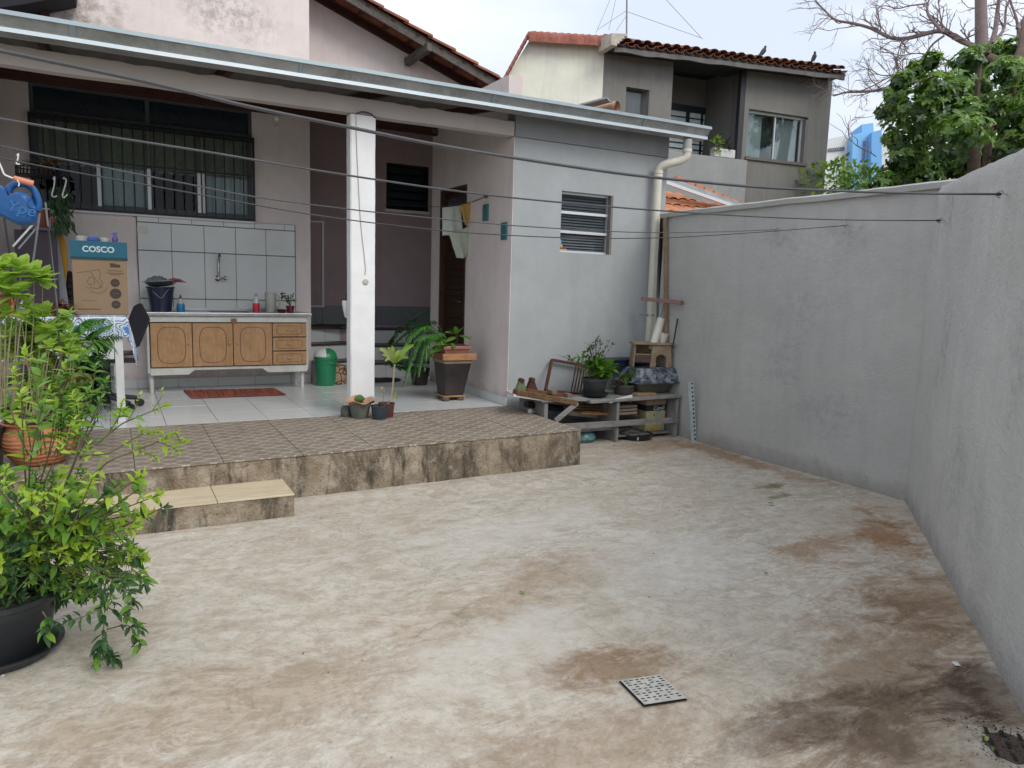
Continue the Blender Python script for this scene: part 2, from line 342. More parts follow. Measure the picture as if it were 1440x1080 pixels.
def lattice_tile_mat():
    """printed floor tile: brown ground with a beige ogee lattice, scuffed"""
    t = NT('lattice_print_tile'); v = t.co('World'); X, Y, _ = t.sep(v)
    P, Q = .125, .165
    def wave(off, sgn):
        # curves x = P*(n + off) + A*sin: a pair in opposite phase makes ogee cells
        ph = t.math('MULTIPLY', t.math('SINE', t.math('MULTIPLY', X, 2*pi/Q)), sgn*P*.25)
        q = t.math('FRACT', t.math('DIVIDE', t.math('ADD', t.math('ADD', Y, ph), off*P), P))
        return t.math('ABSOLUTE', t.math('SUBTRACT', q, .5))
    w = t.math('MINIMUM', wave(0., 1), wave(.5, -1)); ln = t.ramp(w, (.04, 1.), (.085, 0.))
    sc = t.noise(v, 2.2, 6, .7); f = t.noise(v, 45, 5, .7); d = t.noise(v, 9, 6, .7)
    base = t.mix(t.ramp(d, (.35, 0.), (.7, 1.)), (.185, .148, .115), (.29, .24, .19))
    lc = t.mix(t.ramp(d, (.35, 0.), (.7, 1.)), (.42, .36, .28), (.54, .48, .39))
    col = t.mix(t.math('MULTIPLY', ln, .85), base, lc)
    col = t.mix(t.math('MULTIPLY', t.ramp(sc, (.45, 0.), (.68, 1.)), .28), col, (.34, .29, .23))
    col = t.mix(t.math('MULTIPLY', t.ramp(f, (.33, 1.), (.45, 0.)), .45), col, (.11, .09, .07))
    t.bump(f, .12, .003); return t.fin(col, t.math('MULTIPLY_ADD', d, .3, .4), 0, .35)
def white_tile_mat(name, c, rough=.16, streak=True, k=.06):
    t = NT(name); v = t.co('World'); oi = t.n('ObjectInfo').outputs['Random']
    s = t.noise(t.mp(v, (1.2, 9, 1)), 3, 5, .6); d = t.noise(v, 5, 6, .7)
    col = t.mix(t.math('MULTIPLY', t.ramp(s, (.3, 0.), (.7, 1.)), .7 if streak else .2), tuple(x*.87 for x in c), c)
    col = t.mix(t.math('MULTIPLY', t.ramp(d, (.5, 0.), (.72, 1.)), .22), col, tuple(x*.62 for x in c))
    col = t.mix(t.math('MULTIPLY', oi, k*2), col, tuple(x*.7 for x in c))
    t.bump(t.noise(v, 3, 2), .05, .01); return t.fin(col, t.math('MULTIPLY_ADD', d, .18, rough), 0, .5)
def wood_mat(name, c1, c2, sc=(30, 30, 2.5), dirt=.5, rough=.7):
    t = NT(name); v = t.co('World'); g = t.noise(t.mp(v, sc), 1.4, 6, .6, 1.5); d = t.noise(v, 9, 6, .7); f = t.noise(t.mp(v, tuple(a*5 for a in sc)), 1, 3)
    col = t.mix(t.ramp(g, (.3, 0.), (.7, 1.)), c1, c2); col = t.mix(t.math('MULTIPLY', t.ramp(d, (.45, 0.), (.7, 1.)), dirt), col, tuple(x*.45 for x in c1))
    t.bump(t.math('MULTIPLY_ADD', f, .5, g), .35, .004); return t.fin(col, rough, 0, .3)
def glassmat(name, tint=(.02, .025, .03), rough=.04, alpha=1):
    t = NT(name); v = t.co('World'); d = t.noise(v, 6, 4)
    return t.fin(t.mix(d, tint, tuple(x*1.8 for x in tint)), t.math('MULTIPLY_ADD', d, .05, rough), 0, .9)
def clearglass(name, k=.25):
    t = NT(name); gl = t.n('BsdfGlossy'); gl.inputs['Roughness'].default_value = .03; tr = t.n('BsdfTransparent'); tr.inputs[0].default_value = (.75, .8, .8, 1)
    fr = t.n('Fresnel'); fr.inputs[0].default_value = 1.5; ms = t.n('MixShader')
    t.put(ms.inputs[0], t.math('MULTIPLY_ADD', fr.outputs[0], .35, k*.3)); t.t.links.new(tr.outputs[0], ms.inputs[1]); t.t.links.new(gl.outputs[0], ms.inputs[2])
    t.t.links.new(ms.outputs[0], t.o.inputs[0]); return t.m
def rooftile_mat(name, c1, c2, moss=.5):
    t = NT(name); v = t.co('World'); oi = t.n('ObjectInfo').outputs['Random']; isl = t.n('NewGeometry').outputs['Random Per Island']
    r = t.math('FRACT', t.math('ADD', oi, isl)); col = t.mix(r, c1, c2); d = t.noise(v, 7, 7, .7)
    col = t.mix(t.math('MULTIPLY', t.ramp(d, (.45, 0.), (.65, 1.)), moss), col, (.05, .042, .035)); t.bump(t.noise(v, 60, 4), .4, .005)
    return t.fin(col, .85, 0, .2)
GREY = (.30, .305, .31)
M_ground = ground_mat(); M_riser = riser_mat(); M_lat = lattice_tile_mat()
M_wtile = white_tile_mat('white_floor_tile', (.66, .68, .68), .13)
M_walltile = white_tile_mat('white_wall_tile', (.70, .72, .71), .12, False, .08)
M_grout = plain('dark_grout', (.10, .095, .09), .9, bs=120)
M_pink = wallmat('pink_render', (.72, .64, .615), streak=.12, bump=.3, dirtlow=(.22, .19, .17), z0=.306)
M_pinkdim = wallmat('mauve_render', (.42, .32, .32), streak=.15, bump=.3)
M_gable = wallmat('weathered_gable_render', (.78, .69, .65), streak=.15, bump=.4, stains=[((-.4, 8.75, 4.0), (.8, .5, .6), (.22, .19, .17), .7), ((1.2, 8.75, 4.3), (.7, .5, .35), (.26, .24, .22), .6)])
M_beam = wallmat('beam_render', (.52, .465, .44), streak=.1, bump=.35)
M_pillar = wallmat('white_pillar_paint', (.80, .80, .80), streak=.05, bump=.25, dirtlow=(.3, .26, .22), z0=.3)
M_roomgrey = wallmat('grey_room_paint', (.365, .385, .39), streak=.1, bump=.25, dirtlow=(.22, .22, .21), z0=0)
M_roomtop = wallmat('dark_grey_room_top', (.29, .30, .305), streak=.2, bump=.5)
M_sidewall = wallmat('grey_yard_wall_paint', (.425, .42, .405), streak=.14, bump=.75, dirtlow=(.24, .22, .2), z0=0, trowel=1.4,
    stains=[((5.15, 4.0, .55), (.4, .38, .3), (.27, .27, .27), .6), ((5.15, 4.35, 1.35), (.4, .4, .4), (.29, .29, .29), .5), ((5.15, 4.6, 2.0), (.4, .3, .14), (.25, .25, .25), .6), ((5.15, 3.95, 2.0), (.4, .3, .14), (.25, .25, .25), .6), ((5.15, 4.5, .9), (.4, .3, .3), (.25, .25, .25), .5)])
M_rightwall = wallmat('grey_end_wall_paint', (.49, .485, .47), streak=.16, bump=.9, dirtlow=(.26, .25, .24), z0=0, trowel=1.7,
    stains=[((4.0, 2.27, .55), (.3, .3, .35), (.30, .3, .3), .6), ((4.75, 2.93, 2.1), (.3, .3, .22), (.24, .24, .24), .7), ((3.6, 1.93, .5), (.25, .25, .3), (.31, .31, .31), .6), ((4.5, 2.7, 1.2), (.2, .2, .4), (.25, .25, .25), .6), ((3.3, 1.66, 1.3), (.2, .2, .4), (.26, .26, .26), .6)])
M_coping = wallmat('cement_coping', (.40, .395, .38), streak=.2, bump=.8)
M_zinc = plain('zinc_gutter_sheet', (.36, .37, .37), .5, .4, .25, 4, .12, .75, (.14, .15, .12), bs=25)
M_zincb = plain('zinc_sky_glint', (.44, .50, .53), .42, .35, .08, 8, .1, .1, (.4, .42, .4), bs=40)  # gutter lip: its glint of sky put into a brighter, bluer zinc colour
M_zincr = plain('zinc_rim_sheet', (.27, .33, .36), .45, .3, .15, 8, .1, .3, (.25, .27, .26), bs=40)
M_darkwood = wood_mat('dark_red_rafter', (.045, .016, .013), (.09, .035, .028), (3, 30, 30), .5)
M_oldwood = wood_mat('weathered_rafter', (.06, .05, .042), (.16, .14, .12), (20, 20, 20), .6)
M_clay = rooftile_mat('clay_roof_tile', (.30, .10, .05), (.22, .075, .045), .55)
M_black = plain('black_iron', (.012, .013, .015), .45, .3, .3, 20, .1)
M_alu = plain('white_aluminium', (.62, .64, .66), .35, .2, .08, 20, .05)
M_glassdark = glassmat('dark_window_glass', (.02, .026, .03), .05)
M_glasstop = glassmat('blue_black_transom_glass', (.012, .02, .026), .18)
M_pvc = plain('cream_pvc', (.60, .575, .49), .4, 0, .08, 6, .05, .25, (.3, .26, .2))
M_whitepl = plain('white_plastic', (.66, .66, .65), .4, 0, .06, 10, .05)
M_soffit = plain('fibre_cement_sheet', (.11, .10, .095), .9, 0, .3, 3, .3, .4)
# ================================================================== ground
b = MB(); b.add([(-600, -300, -.02), (900, -300, -.02), (900, 900, -.02), (-600, 900, -.02)], [(0, 1, 2, 3)])
struct(b.build('ground', plain('bare_earth', (.12, .1, .075), .95, sc=.3), fixn=False))
yb = MB(); N = 70; vs = []; fs = []
x0, x1, y0, y1 = -4., 6.2, -3., 7.2
for j in range(N+1):
    for i in range(N+1):
        x = x0+(x1-x0)*i/N; y = y0+(y1-y0)*j/N
        z = noise.noise(Vector((x*.9, y*.9, 3)))*.007
        vs.append((x, y, z))
for j in range(N):
    for i in range(N): fs.append((j*(N+1)+i, j*(N+1)+i+1, (j+1)*(N+1)+i+1, (j+1)*(N+1)+i))
yb.add(vs, fs); yard = struct(yb.build('yard_paving', M_ground, smooth=True, fixn=False))
# ================================================================== porch platform with its two kinds of tile
plat = MB()
NX = 96
def frontY(x): return 5.02+.036*x
xs = [-2.2+(3.485+2.2)*i/NX for i in range(NX+1)]
rows = []
for zi, z in enumerate([-.03, .03, .1, .17, .235, .285, .296]):
    rows.append([Vector((x, frontY(x)+(.004 if z > .29 else 0)+noise.noise(Vector((x*3, z*6, 1)))*.008+(noise.noise(Vector((x*14, z*16, 5)))*.009 if 0 < zi < 6 else 0), z)) for x in xs])
vs = [p for r in rows for p in r]; fs = []
for j in range(len(rows)-1):
    for i in range(NX): k = j*(NX+1)+i; fs.append((k, k+1, k+NX+2, k+NX+1))
plat.add(vs, fs)
sr = []
for z in [-.03, .05, .12, .2, .28, .296]:
    sr.append([Vector((3.485+noise.noise(Vector((y*5, z*9, 9)))*.006, y, z)) for y in [frontY(3.485)+(6.6-frontY(3.485))*i/20 for i in range(21)]])
vs = [p for r in sr for p in r]; fs = []
for j in range(5):
    for i in range(20): k = j*21+i; fs.append((k, k+1, k+22, k+21))
plat.add(vs, fs)
plat.add([(-2.2, frontY(-2.2), .296), (3.485, frontY(3.485), .296), (3.485, 10.2, .296), (-2.2, 10.2, .296)], [(0, 1, 2, 3)])
PLAT = struct(plat.build('porch_platform', M_riser, fixn=False, smooth=True))
# bigger broken render at the lip: chips
lip = MB()
for k in range(70):
    x = random.uniform(-.6, 3.45); s = random.uniform(.006, .022)
    c = Vector((x, frontY(x)-random.uniform(-.004, .006), random.choice([.285, .27, .01, .015, .2])+random.uniform(-.01, .012)))
    lip.add([c+Vector((random.uniform(-1, 1)*s*2, random.uniform(-.5, .5)*s, random.uniform(-1, 1)*s)) for _ in range(5)], [(0, 1, 2), (0, 2, 3), (0, 3, 4), (1, 4, 2), (0, 4, 1), (2, 4, 3)])
tag(lip.build('render_chip', M_riser, PLAT), kind='stuff')
def tilemesh(name, w, d, mat, th=.0105, bev=.0015):
    """chamfered tile lying in xy, top at z=0"""
    b = MB(); e = bev; b.add([(0, 0, -th), (w, 0, -th), (w, d, -th), (0, d, -th), (0, 0, -e), (w, 0, -e), (w, d, -e), (0, d, -e), (e, e, 0), (w-e, e, 0), (w-e, d-e, 0), (e, d-e, 0)],
        [(3, 2, 1, 0), (0, 1, 5, 4), (1, 2, 6, 5), (2, 3, 7, 6), (3, 0, 4, 7), (4, 5, 9, 8), (5, 6, 10, 9), (6, 7, 11, 10), (7, 4, 8, 11), (8, 9, 10, 11)])
    me = bpy.data.meshes.new(name); me.from_pydata(b.v, [], b.f); me.materials.append(mat); return me
gro = MB().add([(-2.2, frontY(-2.2)+.01, .3), (3.47, frontY(3.47)+.01, .3), (3.47, 10.2, .3), (-2.2, 10.2, .3)], [(0, 1, 2, 3)])
gro.build('grout_bed', M_grout, PLAT, fixn=False)
# brown lattice tiles: long pieces across the lip, cut at the front where the edge runs askew
g_ = .004
bx = [-2.18, -1.55, -.98, -.44, .08, .60, 1.12, 1.64, 1.9, 2.42, 2.94, 3.482]
for i in range(len(bx)-1):
    xa, xb = bx[i]+g_/2, bx[i+1]-g_/2
    ms_ = [(None, 5.62, -.0), (5.62, 6.14, 0), (6.14, 6.468, 0)] if i in (7, 8) else [(None, 5.75+(.12 if i > 7 else 0), 0), (5.75+(.12 if i > 7 else 0), 6.468, 0)]
    for (ya, yb_, _) in ms_:
        b = MB(); A = [(xa, frontY(xa)-.006 if ya is None else ya+g_), (xb, frontY(xb)-.006 if ya is None else ya+g_), (xb, yb_-g_/2), (xa, yb_-g_/2)]
        dz = random.uniform(-.0008, .0008); z = .3075+dz
        b.prism([(p[0], p[1], z) for p in A], (0, 0, -.0105)); b.build('brown_tile', M_lat, PLAT, bev=.0012, seg=1)
# white glazed floor tiles .40 wide, .47 deep, laid to the back wall
wx0 = .741-.4*5
rowsY = [6.47, 6.93, 7.4, 7.87, 8.34, 8.81, 9.28, 9.75, 10.2]
tm = {}
for j in range(len(rowsY)-1):
    for i in range(13):
        xa = wx0+i*.4-.0; xb = xa+.4
        if xa >= 3.46: continue
        if xb > 3.465: xb = 3.465
        if rowsY[j] > 8.7 and xb < 2.0: continue
        w = round(xb-xa-g_, 4); d = round(rowsY[j+1]-rowsY[j]-g_, 4)
        if (w, d) not in tm: tm[w, d] = tilemesh('white_tile', w, d, M_wtile)
        o = inst(tm[w, d], 'white_tile', PLAT, (xa+g_/2, rowsY[j]+g_/2, G+.001+random.uniform(-.0007, .0007)))
        o.rotation_euler = (random.uniform(-.0012, .0012), random.uniform(-.0012, .0012), 0)
# low doorstep block with two pale wood-look tiles
stp = MB(); SX0, SX1 = -.75, .972
def stY(x): return 4.62+.015*x
for zi, (z, oy) in enumerate([(-.02, .0)]): pass
cols = 40; rr = []
for z in (-.02, .03, .08, .12, .1385):
    rr.append([Vector((SX0+(SX1-SX0)*i/cols, 4.66+noise.noise(Vector((i*.3, z*12, 2)))*.006, z)) for i in range(cols+1)])
vs = [p for r in rr for p in r]; fs = []
for j in range(4):
    for i in range(cols): k = j*(cols+1)+i; fs.append((k, k+1, k+cols+2, k+cols+1))
stp.add(vs, fs); stp.add([(SX1, 4.66, -.02), (SX1, 5.1, -.02), (SX1, 5.1, .1385), (SX1, 4.66, .1385), (SX0, 4.66, .1385), (SX0, 5.1, .1385)], [(0, 1, 2, 3), (3, 2, 5, 4)])
STEP = struct(stp.build('doorstep', M_riser, fixn=False))
M_beige = wood_mat('beige_wood_look_tile', (.50, .40, .26), (.66, .57, .41), (2.2, 26, 20), .12, .45)
for xa, xb in ((-.72, -.08), (-.076, .512), (.516, .974)):
    MB().box((xa, 4.655, .139), (xb, 5.045, .1505)).build('beige_tile', M_beige, STEP, bev=.0015, seg=1)
# ================================================================== house
def roughbox(a, b_, step, amp):
    """box of a fine grid, hand-plastered: faces wander, arrises are worn"""
    bm = bmesh.new(); bmesh.ops.create_cube(bm, size=1)
    sx, sy, sz = (b_[i]-a[i] for i in range(3)); c = [(a[i]+b_[i])/2 for i in range(3)]
    for v in bm.verts: v.co = Vector((c[0]+v.co.x*sx, c[1]+v.co.y*sy, c[2]+v.co.z*sz))
    nseg = max(2, int(sz/step)); vert = [e for e in bm.edges if abs(e.verts[0].co.z-e.verts[1].co.z) > sz*.9]
    bmesh.ops.bevel(bm, geom=vert, offset=.007, segments=2, affect='EDGES')
    vert = [e for e in bm.edges if abs(e.verts[0].co.z-e.verts[1].co.z) > sz*.9]
    bmesh.ops.subdivide_edges(bm, edges=vert, cuts=nseg, use_grid_fill=True)
    bm.verts.ensure_lookup_table(); o = MB()
    for v in bm.verts:
        p = v.co; q = Vector((noise.noise(p*2.3), noise.noise(p*2.3+Vector((9, 0, 0))), 0))*amp*1.4+Vector((noise.noise(p*19), noise.noise(p*19+Vector((7, 3, 0))), 0))*amp*.6
        o.v.append(p+q)
    bm.verts.index_update(); o.f = [tuple(v.index for v in f.verts) for f in bm.faces]; bm.free(); return o
HOUSE = empty('house', (1.4, 6.6, 0), 'single-storey house with pink porch walls, white pillar and long zinc gutter', 'house')
def walls(name, rects, mat, axis, at, th, parent=HOUSE):
    """rects (a0, z0, a1, z1) of one wall plane butted together; axis 'x': wall runs along x at y=at, thickness th behind"""
    b = MB()
    for a0, z0, a1, z1 in rects:
        if axis == 'x': b.box((a0, at, z0), (a1, at+th, z1))
        else: b.box((at, a0, z0), (at+th, a1, z1))
    return b.build(name, mat, parent)
# back wall with the big window hole x -.65..1.41, z 2.16..3.33
BW = walls('back_wall', [(-1.05, G, 2.04, 2.16), (-1.05, 2.16, -.65, 3.34), (1.41, 2.16, 2.04, 3.34), (-1.05, 3.34, 2.04, 3.72)], M_pink, 'x', 8.75, .16)
box('upper_gable_wall', (-.72, 8.745, 3.72), (2.04, 8.91, 5.9), M_gable, HOUSE)
box('left_side_wall', (-1.2, 8.0, G), (-1.0, 8.75, 3.6), wallmat('pale_side_render', (.36, .34, .32), bump=.3), HOUSE)
# recess: return of the back wall, deep back wall, gable above
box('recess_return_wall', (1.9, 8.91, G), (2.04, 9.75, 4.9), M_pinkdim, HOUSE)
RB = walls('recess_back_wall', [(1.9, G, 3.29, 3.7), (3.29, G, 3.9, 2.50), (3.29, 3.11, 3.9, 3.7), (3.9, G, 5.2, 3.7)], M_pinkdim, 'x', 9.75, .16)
gb = MB(); gb.prism([(1.9, 9.752, 3.7), (5.35, 9.752, 3.7), (5.35, 9.752, 3.96), (4.487, 9.752, 4.268), (2.456, 9.752, 4.998), (.6, 9.752, 5.67), (.6, 9.752, 4.9), (1.9, 9.752, 4.9)], (0, .15, 0)); gb.build('gable_wall', M_gable, HOUSE)
# pink wall between porch and grey room, with door hole y 7.54..8.29, z ..2.6
SW = walls('side_wall', [(6.62, G, 7.54, 3.55), (7.54, 2.61, 8.29, 3.55), (8.29, G, 8.56, 3.55)], M_pink, 'y', 3.47, .15)
box('side_wall_end', (3.470, 6.474, G), (3.4775, 6.62, 2.944), M_pink, HOUSE)
# grey room front with window hole x 4.03..4.67, z 1.87..2.482
GW = walls('room_front_wall', [(3.478, -.05, 4.03, 2.94), (4.03, -.05, 4.67, 1.87), (4.03, 2.482, 4.67, 2.94), (4.67, -.05, 5.372, 2.94)], M_roomgrey, 'x', 6.47, .14)
MB().box((3.475, 6.462, 2.945), (5.372, 6.61, 3.2)).build('room_top_band', M_roomtop, HOUSE, bev=.004)
box('room_end_wall', (5.24, 6.612, -.05), (5.37, 8.6, 3.1), M_roomgrey, HOUSE)
# beam with uneven lower arris and wavy mortar top
bm_ = MB(); n = 90; bot = []; top = []
for i in range(n+1):
    x = -1.5+(3.468+1.5)*i/n; bot.append((x, 2.948+noise.noise(Vector((x*2, 0, 0)))*.006)); top.append((x, 3.085+noise.noise(Vector((x*7, 4, 0)))*.018))
bm_.prism([(x, 6.47, z) for x, z in bot]+[(x, 6.47, z) for x, z in reversed(top)], (0, .12, 0)); bm_.build('porch_beam', M_beam, HOUSE, bev=.004, seg=1)
roughbox((1.855, 6.455, G), (2.078, 6.585, 2.94), .045, .0035).build('pillar', M_pillar, HOUSE, smooth=True)
MB().box((1.835, 6.44, G), (1.90, 6.454, .40)).box((1.835, 6.455, G), (1.854, 6.6, .40)).build('pillar_skirting', M_walltile, HOUSE, bev=.002, seg=1)
wire = crv([(1.90, 6.452, 2.93), (1.905, 6.449, 2.7), (1.925, 6.449, 2.3), (1.945, 6.449, 2.0), (1.985, 6.449, 1.66), (1.985, 6.449, 1.57)], 5)
CB = MB().tube(wire, .0028, 6).build('bell_cable', plain('grey_cable', (.30, .30, .29), .6), HOUSE)
MB().lathe([(.001, 0), (.024, .001), (.026, .008), (.02, .014), (.001, .015)], 20, (1.99, 6.455, 1.51), Matrix.Rotation(RD(90), 3, 'X')).build('bell_push', plain('yellowed_plastic', (.5, .46, .36), .5), HOUSE, smooth=True)
MB().tube(crv([(1.9, 6.45, 2.94), (1.95, 6.447, 2.965), (2.02, 6.447, 2.962), (2.075, 6.45, 2.93)], 4), .006, 6).build('pillar_top_crack', plain('dark_mortar', (.06, .05, .045), .9), HOUSE)
# skirtings
for i in range(6):
    y = 6.63+i*.15
for ya, yb_ in ((6.64, 7.04), (7.044, 7.50)): MB().box((3.458, ya, G+.002), (3.469, yb_, .39)).build('skirting_tile', M_walltile, HOUSE, bev=.0015, seg=1)
MB().box((3.458, 6.475, G+.002), (3.469, 6.637, .39)).build('skirting_tile', M_walltile, HOUSE, bev=.0015, seg=1)
for i in range(8):
    xa = -1.0+i*.4; xb = min(xa+.396, 2.03)
    if xb > xa+.05: MB().box((xa, 8.738, G+.002), (xb, 8.749, .405)).build('skirting_tile', M_walltile, HOUSE, bev=.0015, seg=1)
# splashback tiles
tw = .3235; zr = [(2.065, 2.13), (1.775, 2.06), (1.272, 1.77), (.95, 1.267)]
box('splashback_grout', (.243, 8.742, .95), (1.866, 8.7495, 2.13), M_grout, HOUSE)
for ri, (za, zb) in enumerate(zr):
    off = .12 if ri == 0 else 0; i = 0; xa = .247
    while xa < 1.86:
        xb = min(.247+(i+1)*tw-off*(ri == 0), 1.862); MB().box((xa, 8.733, za+.002), (xb-.005, 8.7425, zb-.002)).build('wall_tile', M_walltile, HOUSE, bev=.0015, seg=1); xa = xb; i += 1
MB().box((.245, 8.722, 1.945), (.345, 8.733, 2.015)).build('wall_socket', plain('cream_plastic', (.62, .6, .52), .4), HOUSE, bev=.004)
MB().tube(crv([(.245, 8.733, 1.3), (.236, 8.74, 1.7), (.24, 8.74, 2.05), (.2, 8.742, 2.12), (-.05, 8.742, 2.15)], 5), .003, 6).build('wall_cable', plain('dark_cable', (.1, .09, .08), .6), HOUSE)
# wall tap
M_chrome = plain('worn_chrome', (.35, .34, .33), .25, .9, .2, 30, .05, .3)
TAP = MB().lathe([(.001, 0), (.028, .001), (.03, .01), (.012, .02), (.011, .06), (.016, .062), (.016, .09), (.001, .092)], 16, (1.02, 8.733, 1.50), Matrix.Rotation(RD(90), 3, 'X')).tube(crv([(1.02, 8.66, 1.50), (1.022, 8.655, 1.56), (1.026, 8.66, 1.68), (1.03, 8.65, 1.74), (1.03, 8.62, 1.765), (1.03, 8.59, 1.74)], 5), .0125, 10).build('wall_tap', M_chrome, HOUSE, smooth=True)
MB().tube([(1.045, 8.675, 1.50), (1.085, 8.67, 1.505)], .009, 8).lathe([(.001, -.012), (.022, -.01), (.024, .01), (.001, .012)], 10, (1.092, 8.67, 1.505), Matrix.Rotation(RD(90), 3, 'Y')).build('tap_handle', M_chrome, TAP, smooth=True)
# big barred window
WIN = MB()
def frm(b, x0, z0, x1, z1, y, w, d):
    b.box((x0, y, z0), (x1, y+d, z0+w)).box((x0, y, z1-w), (x1, y+d, z1)).box((x0, y, z0+w), (x0+w, y+d, z1-w)).box((x1-w, y, z0+w), (x1, y+d, z1-w)); return b
M_winframe = plain('grey_steel_frame', (.075, .085, .095), .5, .2, .15, 20)
frm(WIN, -.65, 2.16, 1.41, 3.34, 8.79, .035, .05); WIN.box((-.615, 8.79, 3.03), (1.375, 8.84, 3.08)); WIN.box((.36, 8.792, 3.08), (.40, 8.838, 3.305))
WINO = WIN.build('barred_window', M_winframe, HOUSE)
box('transom_pane', (-.612, 8.81, 3.083), (.358, 8.816, 3.302), M_glasstop, WINO); box('transom_pane', (.402, 8.81, 3.083), (1.372, 8.816, 3.302), M_glasstop, WINO)
M_wincl = clearglass('window_glass', 0)
for i, (xa, xb) in enumerate(((-.61, -.1), (-.07, .36), (.40, .88), (.92, 1.37))):
    MB().box((xa, 8.815, 2.2), (xb, 8.821, 3.025)).build('window_pane', M_wincl, WINO)
    frm(MB(), xa-.012, 2.196, xb+.012, 3.028, 8.806, .02, .008).build('sash', M_winframe, WINO)
for x in (-.085, .375, .86, .91): MB().box((x-.017, 8.786, 2.2), (x+.017, 8.8, 2.62)).build('sash_stile', M_alu, WINO)
M_curt = plain('olive_curtain', (.50, .48, .38), .95, 0, .3, 25, .4)
cu = MB(); n = 120; pts = []
for i in range(n+1):
    x = -.63+2.02*i/n; pts.append((x, 8.865+.014*sin(x*45)+.006*sin(x*97)))
vs = [(x, y, 3.32) for x, y in pts]+[(x, y, 2.60+.012*sin(x*60)) for x, y in pts]; cu.add(vs, [(i, i+1, n+2+i, n+1+i) for i in range(n)])
cu.build('curtain', M_curt, WINO, smooth=True)
cu = MB()
for x0_, x1_ in ((-.07, .36), (.93, 1.39)):
    cu = MB(); k = 0; m = 30; P = [(x0_+(x1_-x0_)*i/m) for i in range(m+1)]
    cu.add([(x, 8.89+.015*sin(x*50), 2.62) for x in P]+[(x, 8.89+.015*sin(x*50), 2.16) for x in P], [(i, i+1, m+2+i, m+1+i) for i in range(m)])
    cu.build('pane_reflection', plain('reflected_sky_grey', (.75, .80, .84), .9, sc=30), WINO, smooth=True)  # pale sheets behind two panes, standing for the sky mirrored in the glass
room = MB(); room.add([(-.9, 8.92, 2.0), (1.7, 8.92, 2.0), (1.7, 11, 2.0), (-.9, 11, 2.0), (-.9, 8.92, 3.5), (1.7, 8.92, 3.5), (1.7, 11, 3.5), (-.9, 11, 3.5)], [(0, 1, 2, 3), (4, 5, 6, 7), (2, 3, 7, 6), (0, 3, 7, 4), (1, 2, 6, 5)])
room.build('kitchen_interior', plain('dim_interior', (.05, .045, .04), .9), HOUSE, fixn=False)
GR = frm(MB(), -.665, 2.14, 1.425, 3.04, 8.70, .022, .02).build('window_grille', M_black, HOUSE)
for z in (2.985, 2.62): MB().box((-.642, 8.706, z), (1.40, 8.714, z+.018)).build('grille_rail', M_black, GR)
for i in range(20):
    x = -.642+2.044*(i+1)/21; MB().box((x-.0065, 8.693, 2.16), (x+.0065, 8.7055, 3.02)).build('grille_bar', M_black, GR)
MB().box((-.66, 8.69, 2.118), (1.42, 8.75, 2.138)).build('window_sill', M_walltile, HOUSE, bev=.003)
# recess window (louvred, dark)
RWn = frm(MB(), 3.29, 2.50, 3.9, 3.11, 9.77, .03, .05).build('recess_window', M_black, HOUSE)
for i in range(5):
    z = 2.55+i*.108; MB().prism([(3.32, 9.79, z), (3.32, 9.796, z), (3.32, 9.83, z+.09), (3.32, 9.824, z+.09)], (.55, 0, 0)).build('louvre_pane', M_glassdark, RWn)
MB().box((3.26, 9.70, 2.46), (3.9, 9.749, 2.498)).build('recess_window_sill', M_pink, HOUSE, bev=.004)
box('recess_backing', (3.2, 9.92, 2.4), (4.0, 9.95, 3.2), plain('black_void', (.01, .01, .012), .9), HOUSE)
# door in the side wall
M_door = wood_mat('dark_brown_door_wood', (.022, .011, .007), (.055, .028, .016), (30, 30, 2.5), .5, .5)
DR = box('door', (3.52, 7.58, G+.01), (3.56, 8.25, 2.56), M_door, HOUSE)
fr = MB().box((3.465, 7.54, G), (3.6, 7.578, 2.61)).box((3.465, 8.252, G), (3.6, 8.29, 2.61)).box((3.465, 7.578, 2.57), (3.6, 8.252, 2.61)); fr.build('door_frame', wood_mat('brown_door_frame', (.05, .022, .013), (.10, .05, .03), (30, 30, 2.5), .4, .5), HOUSE, bev=.003)
for za, zb in ((.45, 1.2), (1.3, 2.1)):
    for k in range(int((zb-za)/.075)):
        z = za+k*.075; MB().prism([(3.519, 7.66, z), (3.500, 7.66, z+.01), (3.519, 7.66, z+.065)], (0, .5, 0)).build('door_slat', M_door, DR)
MB().box((3.51, 7.62, 2.2), (3.519, 8.2, 2.5)).build('door_top_pane', M_glassdark, DR)
MB().tube([(3.519, 7.64, 1.32), (3.47, 7.64, 1.32), (3.465, 7.73, 1.32)], .009, 8).build('door_handle', M_chrome, DR, smooth=True)
# stairs in the recess with tiled risers
M_tread = plain('dark_granite_tread', (.065, .05, .045), .35, 0, .3, 40, .1)
sth = [(8.98, G, .50), (9.26, .50, .70), (9.52, .70, .90)]
for i, (y, za, zb) in enumerate(sth):
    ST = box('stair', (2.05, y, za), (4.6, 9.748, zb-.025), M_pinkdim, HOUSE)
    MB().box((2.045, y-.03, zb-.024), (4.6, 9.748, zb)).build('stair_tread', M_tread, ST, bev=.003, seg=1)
    for k in range(7):
        xa = 2.05+k*.33+(.1 if i % 2 else 0); MB().box((xa, y-.009, za+.003), (xa+.326, y-.001, zb-.027)).build('stair_tile', M_walltile, ST, bev=.001, seg=1)
